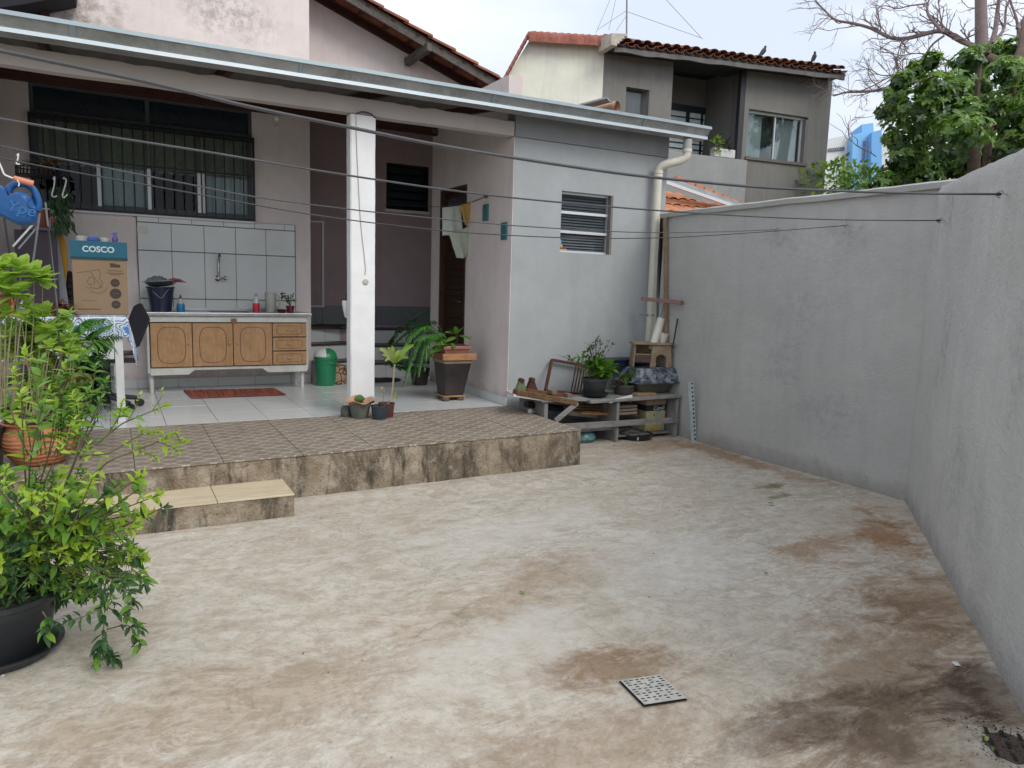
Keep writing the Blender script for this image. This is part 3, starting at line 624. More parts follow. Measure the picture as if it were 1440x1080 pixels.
# winder flight that turns left behind the pillar
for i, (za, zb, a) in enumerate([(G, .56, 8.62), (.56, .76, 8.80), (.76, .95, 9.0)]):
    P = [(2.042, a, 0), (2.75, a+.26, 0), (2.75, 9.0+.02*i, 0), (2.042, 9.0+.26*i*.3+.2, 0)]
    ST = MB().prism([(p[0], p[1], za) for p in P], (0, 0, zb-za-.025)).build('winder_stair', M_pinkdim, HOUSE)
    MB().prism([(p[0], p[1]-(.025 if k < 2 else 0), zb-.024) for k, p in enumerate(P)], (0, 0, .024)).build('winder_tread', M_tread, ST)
    d = Vector((.708, .26, 0)).normalized(); nn = Vector((d.y, -d.x, 0))
    for k in range(3):
        p = Vector((2.044, a, 0))+d*(.25*k+.002)+nn*.002; MB().prism([p+Vector((0, 0, za+.003)), p+d*.246+Vector((0, 0, za+.003)), p+d*.246+Vector((0, 0, zb-.027)), p+Vector((0, 0, zb-.027))], nn*.008).build('stair_tile', M_walltile, ST)
M_greytile = white_tile_mat('grey_wainscot_tile', (.20, .215, .22), .2, False, .1)
for k in range(8):
    xa = 2.05+k*.37; MB().box((xa, 9.738, .93), (xa+.366, 9.749, 1.19)).build('wainscot_tile', M_greytile, HOUSE, bev=.001, seg=1)
for k in range(2): MB().box((2.041, 8.93+k*.4, .93), (2.052, 9.32+k*.4, 1.19)).build('wainscot_tile', M_greytile, HOUSE, bev=.001, seg=1)
# surface conduit frame on recess wall
z0_, z1_ = PY(455, 430, 9.7).z, PY(455, 313, 9.7).z; xk = PY(455, 400, 9.7).x
MB().box((xk-.012, 9.72, z0_), (xk+.012, 9.748, z1_)).box((2.06, 9.72, z1_-.002), (xk+.012, 9.748, z1_+.02)).box((2.06, 9.72, z0_-.02), (xk+.012, 9.748, z0_+.002)).build('white_cable_trunking', M_whitepl, HOUSE)
# grey room louvre window
LW = frm(MB(), 4.03, 1.87, 4.67, 2.482, 6.53, .022, .05).build('louvre_window', M_alu, HOUSE)
M_lglass = glassmat('ribbed_louvre_glass', (.045, .055, .062), .12)
for zb_ in (1.892, 2.096, 2.292):
    for k in range(6):
        z = zb_+k*.0285; MB().prism([(4.055, 6.545, z), (4.055, 6.549, z), (4.055, 6.565, z+.0265), (4.055, 6.561, z+.0265)], (.57, 0, 0)).build('louvre_pane', M_lglass, LW)
for z in (2.067, 2.263): MB().box((4.05, 6.525, z), (4.648, 6.56, z+.028)).build('louvre_rail', M_alu, LW, bev=.003)
MB().box((4.645, 6.472, 1.872), (4.669, 6.53, 2.48)).build('window_jamb', plain('grey_brown_jamb', (.17, .155, .14), .8), LW)
for i, (c, z, w) in enumerate([((.15, .35, .5), 1.95, .03), ((.55, .32, .08), 1.92, .045), ((.5, .28, .2), 1.893, .1)]): MB().box((4.056, 6.535, z), (4.056+w, 6.543, z+(.05, .028, .016)[i])).build('louvre_sticker', plain('sticker%d' % i, c, .5), LW)
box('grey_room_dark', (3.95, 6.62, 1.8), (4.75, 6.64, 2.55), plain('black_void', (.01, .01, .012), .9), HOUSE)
# porch roof: ribbed sheet, ledger, rafters
rf = MB(); n = 150; xs_ = [-1.9+7.55*i/n for i in range(n+1)]
def roofz(y): return 3.20+(y-6.1)*.115
lo = [(x, 6.2, roofz(6.2)+.018*sin(x*2*pi/.177)) for x in xs_]; hi_ = [(x, 9.74, roofz(9.74)+.018*sin(x*2*pi/.177)) for x in xs_]
k = len(lo); rf.add(lo+hi_, [(i, i+1, k+i+1, k+i) for i in range(k-1)]); rs = rf.build('porch_roof_sheet', M_soffit, HOUSE, smooth=True, fixn=False)
rs.modifiers.new('thick', 'SOLIDIFY').thickness = .008
MB().box((-1.0, 8.40, 3.262), (3.465, 8.46, 3.45)).build('ceiling_ledger', M_darkwood, HOUSE)
for x in (-.4, .9, 2.2, 3.2): MB().bar((x, 6.2, roofz(6.2)-.06), (x, 8.7, roofz(8.7)-.06), .05, .08).build('porch_rafter', M_darkwood, HOUSE)
MB().box((3.40, 8.39, 3.28), (3.469, 8.47, 3.33)).build('ledger_bracket', M_oldwood, HOUSE)
# gutter: extruded zinc profile, three folds
def gut(x): return .03*(x+.6)/6
def gmap(y, z): return (min(y+.11, 6.29), 3.085+(z-3.092)*.815)
prof = [(6.32, 3.09), (6.16, 3.085), (6.033, 3.092), (6.036, 3.128), (6.05, 3.132), (6.005, 3.207), (5.987, 3.211), (5.990, 3.247), (5.996, 3.249), (5.999, 3.215), (6.07, 3.14), (6.045, 3.103), (6.30, 3.10), (6.30, 3.24), (6.32, 3.24)]
prof = [gmap(*q) for q in prof]
n = 40; gx = [-1.9+(5.62+1.9)*i/n for i in range(n+1)]
GT = None
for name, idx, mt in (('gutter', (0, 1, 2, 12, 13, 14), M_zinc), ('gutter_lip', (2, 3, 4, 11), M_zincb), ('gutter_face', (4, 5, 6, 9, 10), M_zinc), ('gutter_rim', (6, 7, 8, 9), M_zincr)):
    b = MB(); P = [prof[i] for i in idx]; m = len(P); vs = []
    for x in gx:
        wob = noise.noise(Vector((x*1.3, 0, 7)))*.006
        vs += [(x+(0 if x < 5.6 else (y_-6.15)*-.25), y_+wob, z_+gut(x)+wob*.7) for y_, z_ in P]
    fs = []
    for i in range(n):
        for j in range(m): fs.append((i*m+j, i*m+(j+1) % m, (i+1)*m+(j+1) % m, (i+1)*m+j))
    fs.append(tuple(range(m))); fs.append(tuple(n*m+j for j in range(m-1, -1, -1)))
    b.add(vs, fs); o = b.build(name, mt, HOUSE if name == 'gutter' else GT)
    if name == 'gutter': GT = o
MB().prism([(5.62, y_, z_+gut(5.62)) for y_, z_ in [gmap(*q) for q in ((6.32, 3.09), (6.055, 3.093), (6.035, 3.13), (5.99, 3.245), (6.32, 3.24))]], (.004, 0, 0)).build('gutter_end', M_zinc, GT)
for xs_, tw_ in ((-.2, .04), (1.35, .03), (3.05, .035), (4.75, .03)):
    MB().prism([(xs_, y_, z_+gut(xs_)) for y_, z_ in [gmap(*q) for q in ((6.0, 3.212), (6.046, 3.1345), (6.0415, 3.131), (5.993, 3.214))]], (tw_, 0, 0)).build('gutter_seam', M_zincr, GT)
# downpipe
DP = MB().tube([(5.40, 6.2, 3.10), (5.40, 6.2, 2.98)], .047, 16).build('downpipe_spigot', plain('grey_spigot', (.33, .34, .34), .5), HOUSE, smooth=True)
dp = crv([(5.40, 6.2, 3.0), (5.40, 6.2, 2.95), (5.385, 6.21, 2.91), (5.34, 6.24, 2.88), (5.26, 6.29, 2.855), (5.20, 6.34, 2.83), (5.175, 6.37, 2.79), (5.172, 6.375, 2.7), (5.172, 6.375, 2.0), (5.168, 6.375, 1.0), (5.165, 6.375, .02)], 4)
DP = MB().tube(dp, .044, 18).build('downpipe', M_pvc, HOUSE, smooth=True)
for a in ((5.40, 6.2, 2.985, 0), (5.172, 6.375, 2.72, 1), (5.172, 6.375, 2.76, 1)): MB().lathe([(.044, -.018), (.0505, -.016), (.0505, .016), (.044, .018)], 18, a[:3]).build('pipe_collar', M_pvc, DP, smooth=True)
MB().lathe([(.044, -.008), (.049, -.007), (.049, .007), (.044, .008)], 18, (5.169, 6.375, 1.245)).bar((5.12, 6.37, 1.245), (5.03, 6.39, 1.248), .012, .012).build('pipe_clamp', plain('galvanised', (.35, .36, .37), .4, .7), DP)
# verge of the tiled roof above the gable, seen from below
V0 = PY(722, 130, 9.3); V1 = V0+(PY(503, 0, 9.3)-V0)*2.0; dv = (V1-V0).normalized(); un = Vector((-dv.z, 0, dv.x)) if dv.x < 0 else None
un = Vector((dv.z, 0, -dv.x)) if un is None or un.z < 0 else un; un = un if un.z > 0 else -un
VR = MB().bar(V0+un*-.03, V1+un*-.03, .035, .11, un).build('verge_board', M_oldwood, HOUSE)
MB().bar(V0+Vector((0, .43, 0))-un*.05, V1+Vector((0, .43, 0))-un*.05, .05, .08, un).build('wall_rafter', M_darkwood, HOUSE)
Lv = (V1-V0).length
for k in range(14):
    p = V0+dv*(.12+k*.345)-un*.005; MB().bar(p+Vector((0, -.02, 0)), p+Vector((0, .45, 0)), .05, .03, un).build('roof_batten', M_darkwood, HOUSE)
def claytile(name, L_=.40, w=.2, mat=M_clay):
    """curved clay tile: along +Y, arched across X, slight taper"""
    b = MB(); n = 7; vs = []
    for (y, r) in ((0, w/2), (L_, w/2*.86)):
        for t_ in (0, .014):
            for i in range(n+1): a = pi*i/n; vs.append((cos(a)*(r-t_), y, sin(a)*(r-t_)*.62))
    m = n+1; fs = []
    for i in range(n): fs += [(i, i+1, 2*m+i+1, 2*m+i), (m+i+1, m+i, 3*m+i, 3*m+i+1), (i+1, i, m+i, m+i+1), (2*m+i, 2*m+i+1, 3*m+i+1, 3*m+i)]
    fs += [(0, 2*m, 3*m, m), (n, m+n, 3*m+n, 2*m+n)]
    me = bpy.data.meshes.new(name); me.from_pydata(vs, [], fs); me.materials.append(mat); me.polygons.foreach_set('use_smooth', [True]*len(fs)); me.set_sharp_from_angle(angle=RD(50)); return me
ct = claytile('roof_tile')
R3 = Matrix(((0, dv.x, un.x), (-1, dv.y, un.y), (0, dv.z, un.z)))  # x across (-y world), y up the slope
for k in range(14):
    for c_ in range(4):
        p = V0+dv*(-.06+k*.345)+Vector((0, .02+c_*.19, 0))+un*(.04 if True else 0)
        R_ = (R3 @ Matrix.Rotation(-.05+random.uniform(-.02, .02), 3, 'X')); inst(ct, 'roof_tile', HOUSE, p+un*random.uniform(0, .008), R_)
    R_ = R3 @ Matrix.Rotation(pi, 3, 'Y')
    for c_ in range(3): inst(ct, 'roof_tile', HOUSE, V0+dv*(-.04+k*.345)+Vector((0, .115+c_*.19, 0))+un*.045, R_)
# rafter end poking out under the verge
PR0 = PY(600, 70, 9.2); PR1 = PY(574, 86, 9.7)
MB().bar(PY(604, 66, 9.22), PY(572, 88, 9.7), .07, .10).build('purlin_end', M_oldwood, HOUSE)
# low roof corner at far left
MB().prism([PY(-60, -60, 8.3), PY(110, -45, 8.3), PY(105, -8, 8.3), PY(32, 6, 8.3), PY(-40, 16, 8.3)], (0, .4, 0)).build('lean_to_eave', plain('dark_eave_boards', (.02, .018, .024), .9, sc=10), HOUSE)
MB().box((PY(56, 10, 8.6).x, 8.6, 3.5), (PY(69, 10, 8.6).x, 8.7, 4.6)).build('lean_to_post', M_darkwood, HOUSE)
# small tiles stuck on the side wall
M_teal = plain('teal_print_tile', (.03, .15, .16), .3, 0, .6, 60)
for (x, y) in ((683, 299), (709, 325)):
    p = PX(x, y, 3.462); MB().box((3.452, p.y-.06, p.z-.085), (3.4685, p.y+.06, p.z+.085)).build('picture_tile', M_teal, HOUSE, bev=.003)
# roof void closure
box('roof_void', (-1.9, 9.95, 3.72), (5.3, 10.0, 3.9), M_soffit, HOUSE)
# clay flue pipe on the roof
fp0 = PY(868, 151, 7.6); fp1 = PY(815, 156, 8.1)
FL = empty('clay_pipe', fp0, 'clay pipe lying on the porch roof beside the gutter, its open end showing', 'pipe')
d = (fp1-fp0).normalized(); a = [fp0, fp0+d*.04, fp1+d*.4]
t_ = MB().tube([fp0, fp0+d*.05, fp0+d*.051, fp1+d*.3], [.075, .075, .06, .06], 20, False).tube([fp0, fp1+d*.3], [.058, .045], 20, False); t_.build('pipe_body', plain('pale_terracotta', (.48, .30, .20), .8, 0, .15, 12, .3, .3), FL, smooth=True, fixn=False)
MB().bar(PY(818, 150, 7.8), PY(856, 140, 7.55), .2, .02).build('zinc_flap', M_zinc, FL)
# ================================================================== yard walls
SWL = empty('yard_wall', (5.25, 4.7, 0), 'long grey rendered yard wall with cement coping beside the downpipe', 'wall')
w = MB(); ny, nz = 60, 40
for j in range(nz+1):
    for i in range(ny+1):
        y = 3.26+(6.22-3.26)*i/ny; z = -.03+(2.285+.03)*j/nz; w.v.append(Vector((5.155+noise.noise(Vector((y*1.5, z*1.5, 3)))*.010, y, z)))
for j in range(nz):
    for i in range(ny): k = j*(ny+1)+i; w.f.append((k, k+ny+1, k+ny+2, k+1))
w.add([(5.165, 6.22, -.03), (5.36, 6.22, -.03), (5.36, 6.22, 2.285), (5.165, 6.22, 2.285)], [(0, 1, 2, 3)])
w.add([(5.36, 6.22, -.03), (5.36, 3.0, -.03), (5.36, 3.0, 2.285), (5.36, 6.22, 2.285)], [(0, 1, 2, 3)])
w.build('wall_face', M_sidewall, SWL, smooth=True, fixn=False)
cp = MB(); m = 60
ring = [(5.125, 2.275), (5.12, 2.315), (5.15, 2.33), (5.40, 2.345), (5.42, 2.30), (5.40, 2.27)]
for i in range(m+1):
    y = 3.02+(6.25-3.02)*i/m; nn = noise.noise(Vector((y*2.5, 0, 0)))*.009; cp.v += [Vector((a+nn*.8, y, z+nn+noise.noise(Vector((y*9, a*9, 0)))*.004)) for a, z in ring]
q = len(ring)
for i in range(m):
    for j in range(q): cp.f.append((i*q+j, i*q+(j+1) % q, (i+1)*q+(j+1) % q, (i+1)*q+j))
cp.f += [tuple(range(q)), tuple(m*q+j for j in range(q-1, -1, -1))]
cp.build('wall_coping', M_coping, SWL, smooth=True)
RWL = empty('end_wall', (4.2, 2.4, 0), 'taller pale grey yard wall on the right whose top steps up past the corner', 'wall')
A = Vector((5.165, 3.285, 0)); B = Vector((2.20, .704, 0)); dAB = (B-A); LAB = dAB.length; dn = dAB.normalized(); nrm = Vector((dn.y, -dn.x, 0)); nrm = nrm if nrm.dot(CAM-A) > 0 else -nrm
def rwhit(x, y): return hit(x, y, A, nrm)
tops = [((rwhit(x, y)-A).dot(dn), rwhit(x, y).z) for x, y in ((1312, 267), (1319, 262), (1330, 257), (1360, 243), (1400, 224), (1440, 206), (1520, 165))]
tops = [(-.05, tops[0][1]-.02)]+tops+[(LAB+.1, tops[-1][1])]
def topz(s):
    for (a, za), (b_, zb) in zip(tops, tops[1:]):
        if s <= b_: return za+(zb-za)*max(0, (s-a)/(b_-a+1e-6))
    return tops[-1][1]
w = MB(); ns, nz = 80, 50
for j in range(nz+1):
    for i in range(ns+1):
        s = LAB*i/ns; z = -.03+(topz(s)+noise.noise(Vector((s*8, 0, 0)))*.006+.03)*j/nz
        rough = noise.noise(Vector((s*1.6, z*1.6, 1)))*.016+noise.noise(Vector((s*7, z*4, 2)))*.004
        edge = -.02 if j == nz else 0
        w.v.append(A+dn*s+nrm*(rough+edge)+Vector((0, 0, z)))
for j in range(nz):
    for i in range(ns): k = j*(ns+1)+i; w.f.append((k, k+1, k+ns+2, k+ns+1))
k0 = len(w.v)
for i in range(ns+1):
    s = LAB*i/ns; z = topz(s); w.v.append(A+dn*s-nrm*.2+Vector((0, 0, z+.01)))
for i in range(ns): w.f.append((nz*(ns+1)+i, nz*(ns+1)+i+1, k0+i+1, k0+i))
k1 = len(w.v)
for i in range(ns+1): w.v.append(A+dn*LAB*i/ns-nrm*.2+Vector((0, 0, -.03)))
for i in range(ns): w.f.append((k0+i, k0+i+1, k1+i+1, k1+i))
w.build('wall_face', M_rightwall, RWL, smooth=True, fixn=False)
# ================================================================== neighbouring two-storey house
NB0 = PY(850, 60, 12); NB0.z = 0; nd = Vector((.9945, -.1045, 0)); nn_ = Vector((-.1045, -.9945, 0))
def NBp(x, y, off=0): return hit(x, y, NB0+nn_*off, nn_)          # point on the facade plane, off metres towards us
NBH = empty('neighbour_house', (NB0.x+3, NB0.y, 0), 'two-storey dark grey neighbour house with clay tile eave and cream side wall', 'house')
M_nb = wallmat('dark_grey_facade_paint', (.22, .215, .20), streak=.3, bump=.15)
M_nb2 = wallmat('grey_parapet_paint', (.32, .33, .32), streak=.2, bump=.15)
M_cream = wallmat('cream_side_paint', (.84, .84, .72), streak=.25, bump=.15)
def nbpoly(name, pix, off, th, mat, parent=NBH):
    return MB().prism([NBp(x, y, off) for x, y in pix], -nn_*th).build(name, mat, parent)
def S_(p): return (p-NB0).dot(nd)
def nbox(name, s0, s1, z0, z1, off, th, mat, parent=NBH, bev=0):
    """block on the facade: s along it, z up, front face off metres proud, th deep"""
    P = [NB0+nd*s for s in (s0, s1)]; b = MB()
    q = [Vector((P[0].x, P[0].y, z0)), Vector((P[1].x, P[1].y, z0)), Vector((P[1].x, P[1].y, z1)), Vector((P[0].x, P[0].y, z1))]
    return b.prism([p+nn_*off for p in q], -nn_*th).build(name, mat, parent, bev)
sA, sB, sC, sD = 0, S_(NBp(944, 150)), S_(NBp(1046, 150)), S_(NBp(1168, 150))
zt = NBp(1100, 96).z+.05
w1 = (S_(NBp(880, 140)), S_(NBp(914, 140)), NBp(897, 165).z-.15, NBp(895, 124).z)
b_ = [(sA, w1[0], 0, zt), (w1[1], sB, 0, zt), (w1[0], w1[1], 0, w1[2]), (w1[0], w1[1], w1[3], zt)]
for a in b_: nbox('front_wall', *a, 0, .35, M_nb)
w2 = (S_(NBp(1051, 190)), S_(NBp(1135, 190)), NBp(1092, 225).z, NBp(1095, 159).z)
for a in [(sC, w2[0], 0, zt), (w2[1], sD, 0, zt), (w2[0], w2[1], 0, w2[2]), (w2[0], w2[1], w2[3], zt)]: nbox('front_wall', *a, 0, .35, M_nb)
nbox('side_wall', sD-.01, sD+.002, 0, zt, -.002, 7, wallmat('pale_corner_paint', (.42, .42, .40), bump=.1))
nbox('balcony_back_wall', sB, sC, 0, zt, -1.3, .2, M_nb)
nbox('balcony_side_wall', sB-.02, sB+.001, 0, zt, -.35, .96, M_nb)
nbox('balcony_far_wall', sC-.03, sC+.001, 0, zt, -.35, 1.3, M_nb)
nbox('balcony_ceiling', sB, sC, zt-.12, zt, -.01, 1.25, plain('dark_soffit', (.03, .035, .04), .9))
pz = NBp(1000, 221).z
nbox('balcony_parapet', S_(NBp(930, 230)), S_(NBp(1045, 250)), 0, pz, .1, .14, M_nb2, bev=.01)
nbox('rain_pipe', S_(NBp(1039, 150)), S_(NBp(1046, 150)), pz, zt, .03, .1, plain('dark_pipe', (.03, .032, .035), .5))
# windows
M_nbframe = plain('dark_window_frame', (.02, .028, .035), .4, .1)
M_skyglass = plain('pale_sky_reflection', (.80, .90, .92), .35, 0, .12, 3, .0, .3, (.2, .26, .26), .9)  # pale diffuse panes: reflected sky put into the base colour
# small window of the left bay
W1 = nbox('small_window', w1[0], w1[0]+.04, w1[2], w1[3], -.14, .05, M_nbframe)
nbox('window_pane', w1[0]+.04, w1[1]-.1, w1[2], w1[3], -.16, .01, glassmat('smoky_glass', (.05, .055, .06), .1), W1)
nbox('window_rail', w1[0]+.04, w1[1]-.1, w1[2]+.18, w1[2]+.22, -.145, .012, M_nbframe, W1)
nbox('window_dark_lace', w1[0]+.05, w1[1]-.2, w1[2], w1[2]+.17, -.15, .005, plain('violet_lace', (.10, .09, .14), .8, 0, .6, 30), W1)
nbox('window_reveal', w1[1]-.02, w1[1]+.002, w1[2], w1[3], -.005, .3, plain('reveal_paint', (.2, .195, .185), .9), W1)
# balcony door-window
g = lambda x, y: NBp(x, y, -1.29)
x0s, x1s, zT, zB = S_(g(925, 150)), S_(g(1014, 180)), g(975, 150).z, pz-.6
D0 = nbox('balcony_window', x0s, x1s, zT-.14, zT, -1.24, .06, M_nbframe)
nbox('window_head_shadow_box', x1s-.18, x1s, zB, zT-.14, -1.25, .05, M_nbframe, D0)
nbox('window_pane', x0s, x1s-.18, zB, zT-.14, -1.27, .02, M_skyglass, D0)
for px, wd in ((965, .09), (985, .05), (1003, .05)):
    s = S_(g(px, 180)); nbox('window_mullion', s-wd/2, s+wd/2, zB, zT-.14, -1.245, .02, M_nbframe, D0)
for py in (168, 178, 204, 212):
    z = g(980, py).z; nbox('window_bar', x0s, x1s-.18, z-.012, z+.012, -1.25, .015, M_nbframe, D0)
# right window with net curtains
W2 = nbox('curtained_window', w2[0], w2[1], w2[3]-.05, w2[3], -.10, .05, M_alu)
nbox('window_post', w2[0]+.79*(w2[1]-w2[0])/1.6, w2[0]+.79*(w2[1]-w2[0])/1.6+.03, w2[2], w2[3]-.05, -.11, .03, M_alu, W2)
nbox('window_post', w2[1]-.09, w2[1]-.05, w2[2], w2[3]-.05, -.11, .03, M_alu, W2)
nbox('window_post', w2[0], w2[0]+.02, w2[2], w2[3]-.05, -.11, .03, M_alu, W2)
nbox('window_reveal', w2[1]-.05, w2[1]-.001, w2[2], w2[3]-.05, -.005, .2, plain('reveal_paint', (.2, .195, .185), .9), W2)
nbox('window_sill', w2[0]-.03, w2[1]+.03, w2[2]-.06, w2[2]-.002, .04, .15, plain('brown_stone_sill', (.14, .12, .1), .7), W2)
nbox('window_pane', w2[0]+.02, w2[1]-.09, w2[2], w2[3]-.05, -.13, .005, clearglass('nb_glass', .1), W2)
nbox('dark_room', w2[0], w2[1], w2[2], w2[3], -.33, .02, plain('shadowy_room', (.10, .11, .12), .9), W2)
M_net = plain('white_net_curtain', (.88, .91, .92), .9, 0, .12, 8)
for a, b2 in ((.0, .36), (.60, 1.0)):
    cu = MB(); n = 40; wd = w2[1]-w2[0]-.1; P = []
    for i in range(n+1):
        s = w2[0]+.02+wd*(a+(b2-a)*i/n); P.append(NB0+nd*s+nn_*(-.24+.03*sin(i*1.25)))
    z0c, z1c = w2[2]+.02, w2[3]-.06
    cu.add([Vector((p.x, p.y, z1c)) for p in P]+[Vector((p.x, p.y, z0c+.03*(i % 3)/3)) for i, p in enumerate(P)], [(i, i+1, n+2+i, n+1+i) for i in range(n)])
    cu.build('net_curtain', M_net, W2, smooth=True, fixn=False)
# roof: fascia, front tiles, slope behind
ev0, ev1 = NBp(866, 64, .45), NBp(1190, 105, .45); ez = (ev0.z+ev1.z)/2
s0, s1 = S_(ev0), S_(ev1)
fa = MB(); n = 80; lo = []; hi_ = []
for i in range(n+1):
    s = s0+(s1-s0)*i/n; p = NB0+nd*s+nn_*.42; t_ = i/n; zz = ev0.z+(ev1.z-ev0.z)*t_
    lo.append(Vector((p.x, p.y, zz-.10+noise.noise(Vector((s*2.2, 0, 0)))*.03))); hi_.append(Vector((p.x, p.y, zz+.03)))
fa.prism(lo+hi_[::-1], -nn_*.04); fa.build('fascia', plain('weathered_fascia', (.15, .145, .14), .9, 0, .35, 6, .4, .5), NBH)
nbpoly('eave_soffit', [(866, 66), (1190, 107), (1188, 103), (866, 62)], .42, 1.0, plain('dark_soffit', (.03, .035, .04), .9))
M_clay2 = rooftile_mat('old_clay_roof_tile', (.30, .13, .07), (.20, .08, .05), .75)
ct2 = claytile('roof_tile2', .42, .20, M_clay2); slope = RD(12)
def tileframe(u, up_slope, n): return Matrix(((u.x, up_slope.x, n.x), (u.y, up_slope.y, n.y), (u.z, up_slope.z, n.z)))
ue = (NB0+nd*s1+Vector((0, 0, ev1.z-ev0.z)))-(NB0+nd*s0); ue.normalize()
upS = (-nn_*cos(slope)+Vector((0, 0, sin(slope)))); nS = ue.cross(upS); nS = nS if nS.z > 0 else -nS
Fr = tileframe(ue, upS, nS); nt_ = int((s1-s0)/.215)
stuffb = MB()
for r_ in range(7):
    for i in range(nt_+1):
        s = s0+i*.215; p = NB0+nd*s+nn_*.5+Vector((0, 0, ev0.z+(ev1.z-ev0.z)*i/nt_+.075))+upS*(r_*.33)+nS*random.uniform(0, .015)
        if r_ < 1: inst(ct2, 'roof_tile', NBH, p, Fr @ Matrix.Rotation(random.uniform(-.07, .03), 3, 'X') @ Matrix.Rotation(random.uniform(-.05, .05), 3, 'Z'))
        else:
            for v in [0]: stuffb.add([p+Fr @ q.co for q in ct2.vertices], [tuple(f.vertices) for f in ct2.polygons])
        if r_ == 0: inst(ct2, 'roof_tile', NBH, p+ue*.107-nS*.02+upS*.03, Fr @ Matrix.Rotation(pi, 3, 'Y'))
tag(stuffb.build('upper_roof_tiles', M_clay2, NBH, fixn=False), kind='stuff')
rb = [NB0+nd*s+nn_*.4+Vector((0, 0, z+.03)) for s, z in ((s0, ev0.z), (s1, ev1.z))]
MB().prism([rb[0], rb[1], rb[1]+upS*3, rb[0]+upS*3], (0, 0, -.05)).build('roof_deck', M_soffit, NBH)
# cream moulding on the corner
mp0 = NBp(850, 60, .2); mb_ = MB()
for k in range(5):
    r_ = .2-.035*k; c0 = NBp(850+1, 63, .35)
    mb_.bar(NBp(850, 54+3.2*k, .30), NBp(872-3.4*k, 55+3.3*k, .30), .5, .055)
mb_.build('eave_moulding', plain('cream_moulding', (.55, .50, .42), .8, 0, .15, 5, .2, .4), NBH, bev=.012)
# cream oblique side wall with ridge caps
cdv = Vector((-.9026, .4305, 0)); cn = Vector((-.4305, -.9026, 0)); C0 = NB0+nd*.0
def CRp(x, y, off=0): return hit(x, y, C0+cn*off, cn)
MB().prism([CRp(850, 66), CRp(745, 56), CRp(711, 112), CRp(700, 112)+Vector((0, 0, -4)), Vector((C0.x, C0.y, 0))+Vector((0, 0, .5))], -cn*.2).build('cream_wall', M_cream, NBH)
M_ridge = rooftile_mat('red_ridge_tile', (.42, .17, .13), (.33, .12, .09), .35)
r0, r1 = CRp(858, 58, .08), CRp(744, 51, .08); du = (r1-r0).normalized(); L2 = (r1-r0).length; nk = 12
for k in range(nk):
    p = r0+du*(L2*k/nk); q = r0+du*(L2*(k+1.12)/nk); b = MB(); m = 7; X_ = Vector((cn.x, cn.y, 0))
    vs = []
    for (pp, rr) in ((p, .135), (q, .115)):
        for i in range(m+1): a = pi*i/m; vs.append(pp+X_*(cos(a)*rr)+Vector((0, 0, sin(a)*rr*.95-.03)))
    vs += [p+X_*.135+Vector((0, 0, -.13)), q+X_*.125+Vector((0, 0, -.13))]
    fs = [(i, i+1, m+2+i, m+1+i) for i in range(m)]+[tuple(range(m+1)), tuple(range(2*m+1, m, -1)), (0, m+1, 2*m+3, 2*m+2)]
    b.add(vs, fs); b.build('ridge_tile', M_ridge, NBH, fixn=False)
r0, r1 = CRp(744, 48, .05), CRp(708, 114, .05); du = (r1-r0).normalized(); L2 = (r1-r0).length
for k in range(9): MB().bar(r0+du*(L2*k/9), r0+du*(L2*(k+1.1)/9)+Vector((0, 0, .015)), .26, .045, cn.cross(du)).build('verge_tile', M_ridge, NBH, bev=.01)
# antenna with guy wires
at = empty('antenna_mast', NBp(881, 60, -2), 'thin metal antenna mast with guy wires on the neighbour roof', 'antenna')
pA, pB = NBp(881, 62, -2), NBp(882, -60, -2); M_mast = plain('grey_mast', (.22, .23, .24), .5, .4)
MB().tube([pA, pB], .018, 8).build('mast_pole', M_mast, at)
M_guy = plain('thin_guy_wire', (.36, .37, .38), .6)
for (x0_, y0_, x1_, y1_) in ((881, 15, 840, 42), (881, 16, 985, 53), (881, 22, 866, 44), (868, -10, 856, 42), (930, -8, 988, 55), (862, -10, 838, 46)):
    MB().tube([NBp(x0_, y0_, -2), NBp(x1_, y1_, -2)], .006, 5).build('guy_wire', M_guy, at)
# pigeons
M_bird = plain('dark_pigeon_feathers', (.035, .035, .042), .7, 0, .4, 40)
def bird(px, py, h, lean, label):
    p = NBp(px, py, .15); b = MB(); up = Vector((lean, 0, 1)).normalized(); L_ = h
    pts = [p+up*(L_*t) + nd*(k*L_) for t, k in ((-.05, -.38), (.1, -.22), (.3, -.05), (.55, .06), (.75, .07), (.88, .06), (.97, .08))]
    b.tube(pts, [L_*k for k in (.03, .10, .19, .20, .10, .105, .03)], 10)
    b.tube([pts[5]+nd*L_*.08, pts[5]+nd*L_*.2], [L_*.03, L_*.006], 6)
    for s in (-.05, .05): b.tube([pts[2]+nn_*s*L_*2, p+nn_*s*L_*2+Vector((0, 0, -L_*.12))], L_*.02, 5)
    tag(b.build('pigeon', M_bird, smooth=True), label, 'pigeon', 'pigeons on the neighbour roof')
bird(1144, 88, .24, 0, 'upright dark pigeon perched near the right end of the tiled eave')
bird(1071, 79, .24, .35, 'dark pigeon leaning forward on the tiles, further left on the eave')
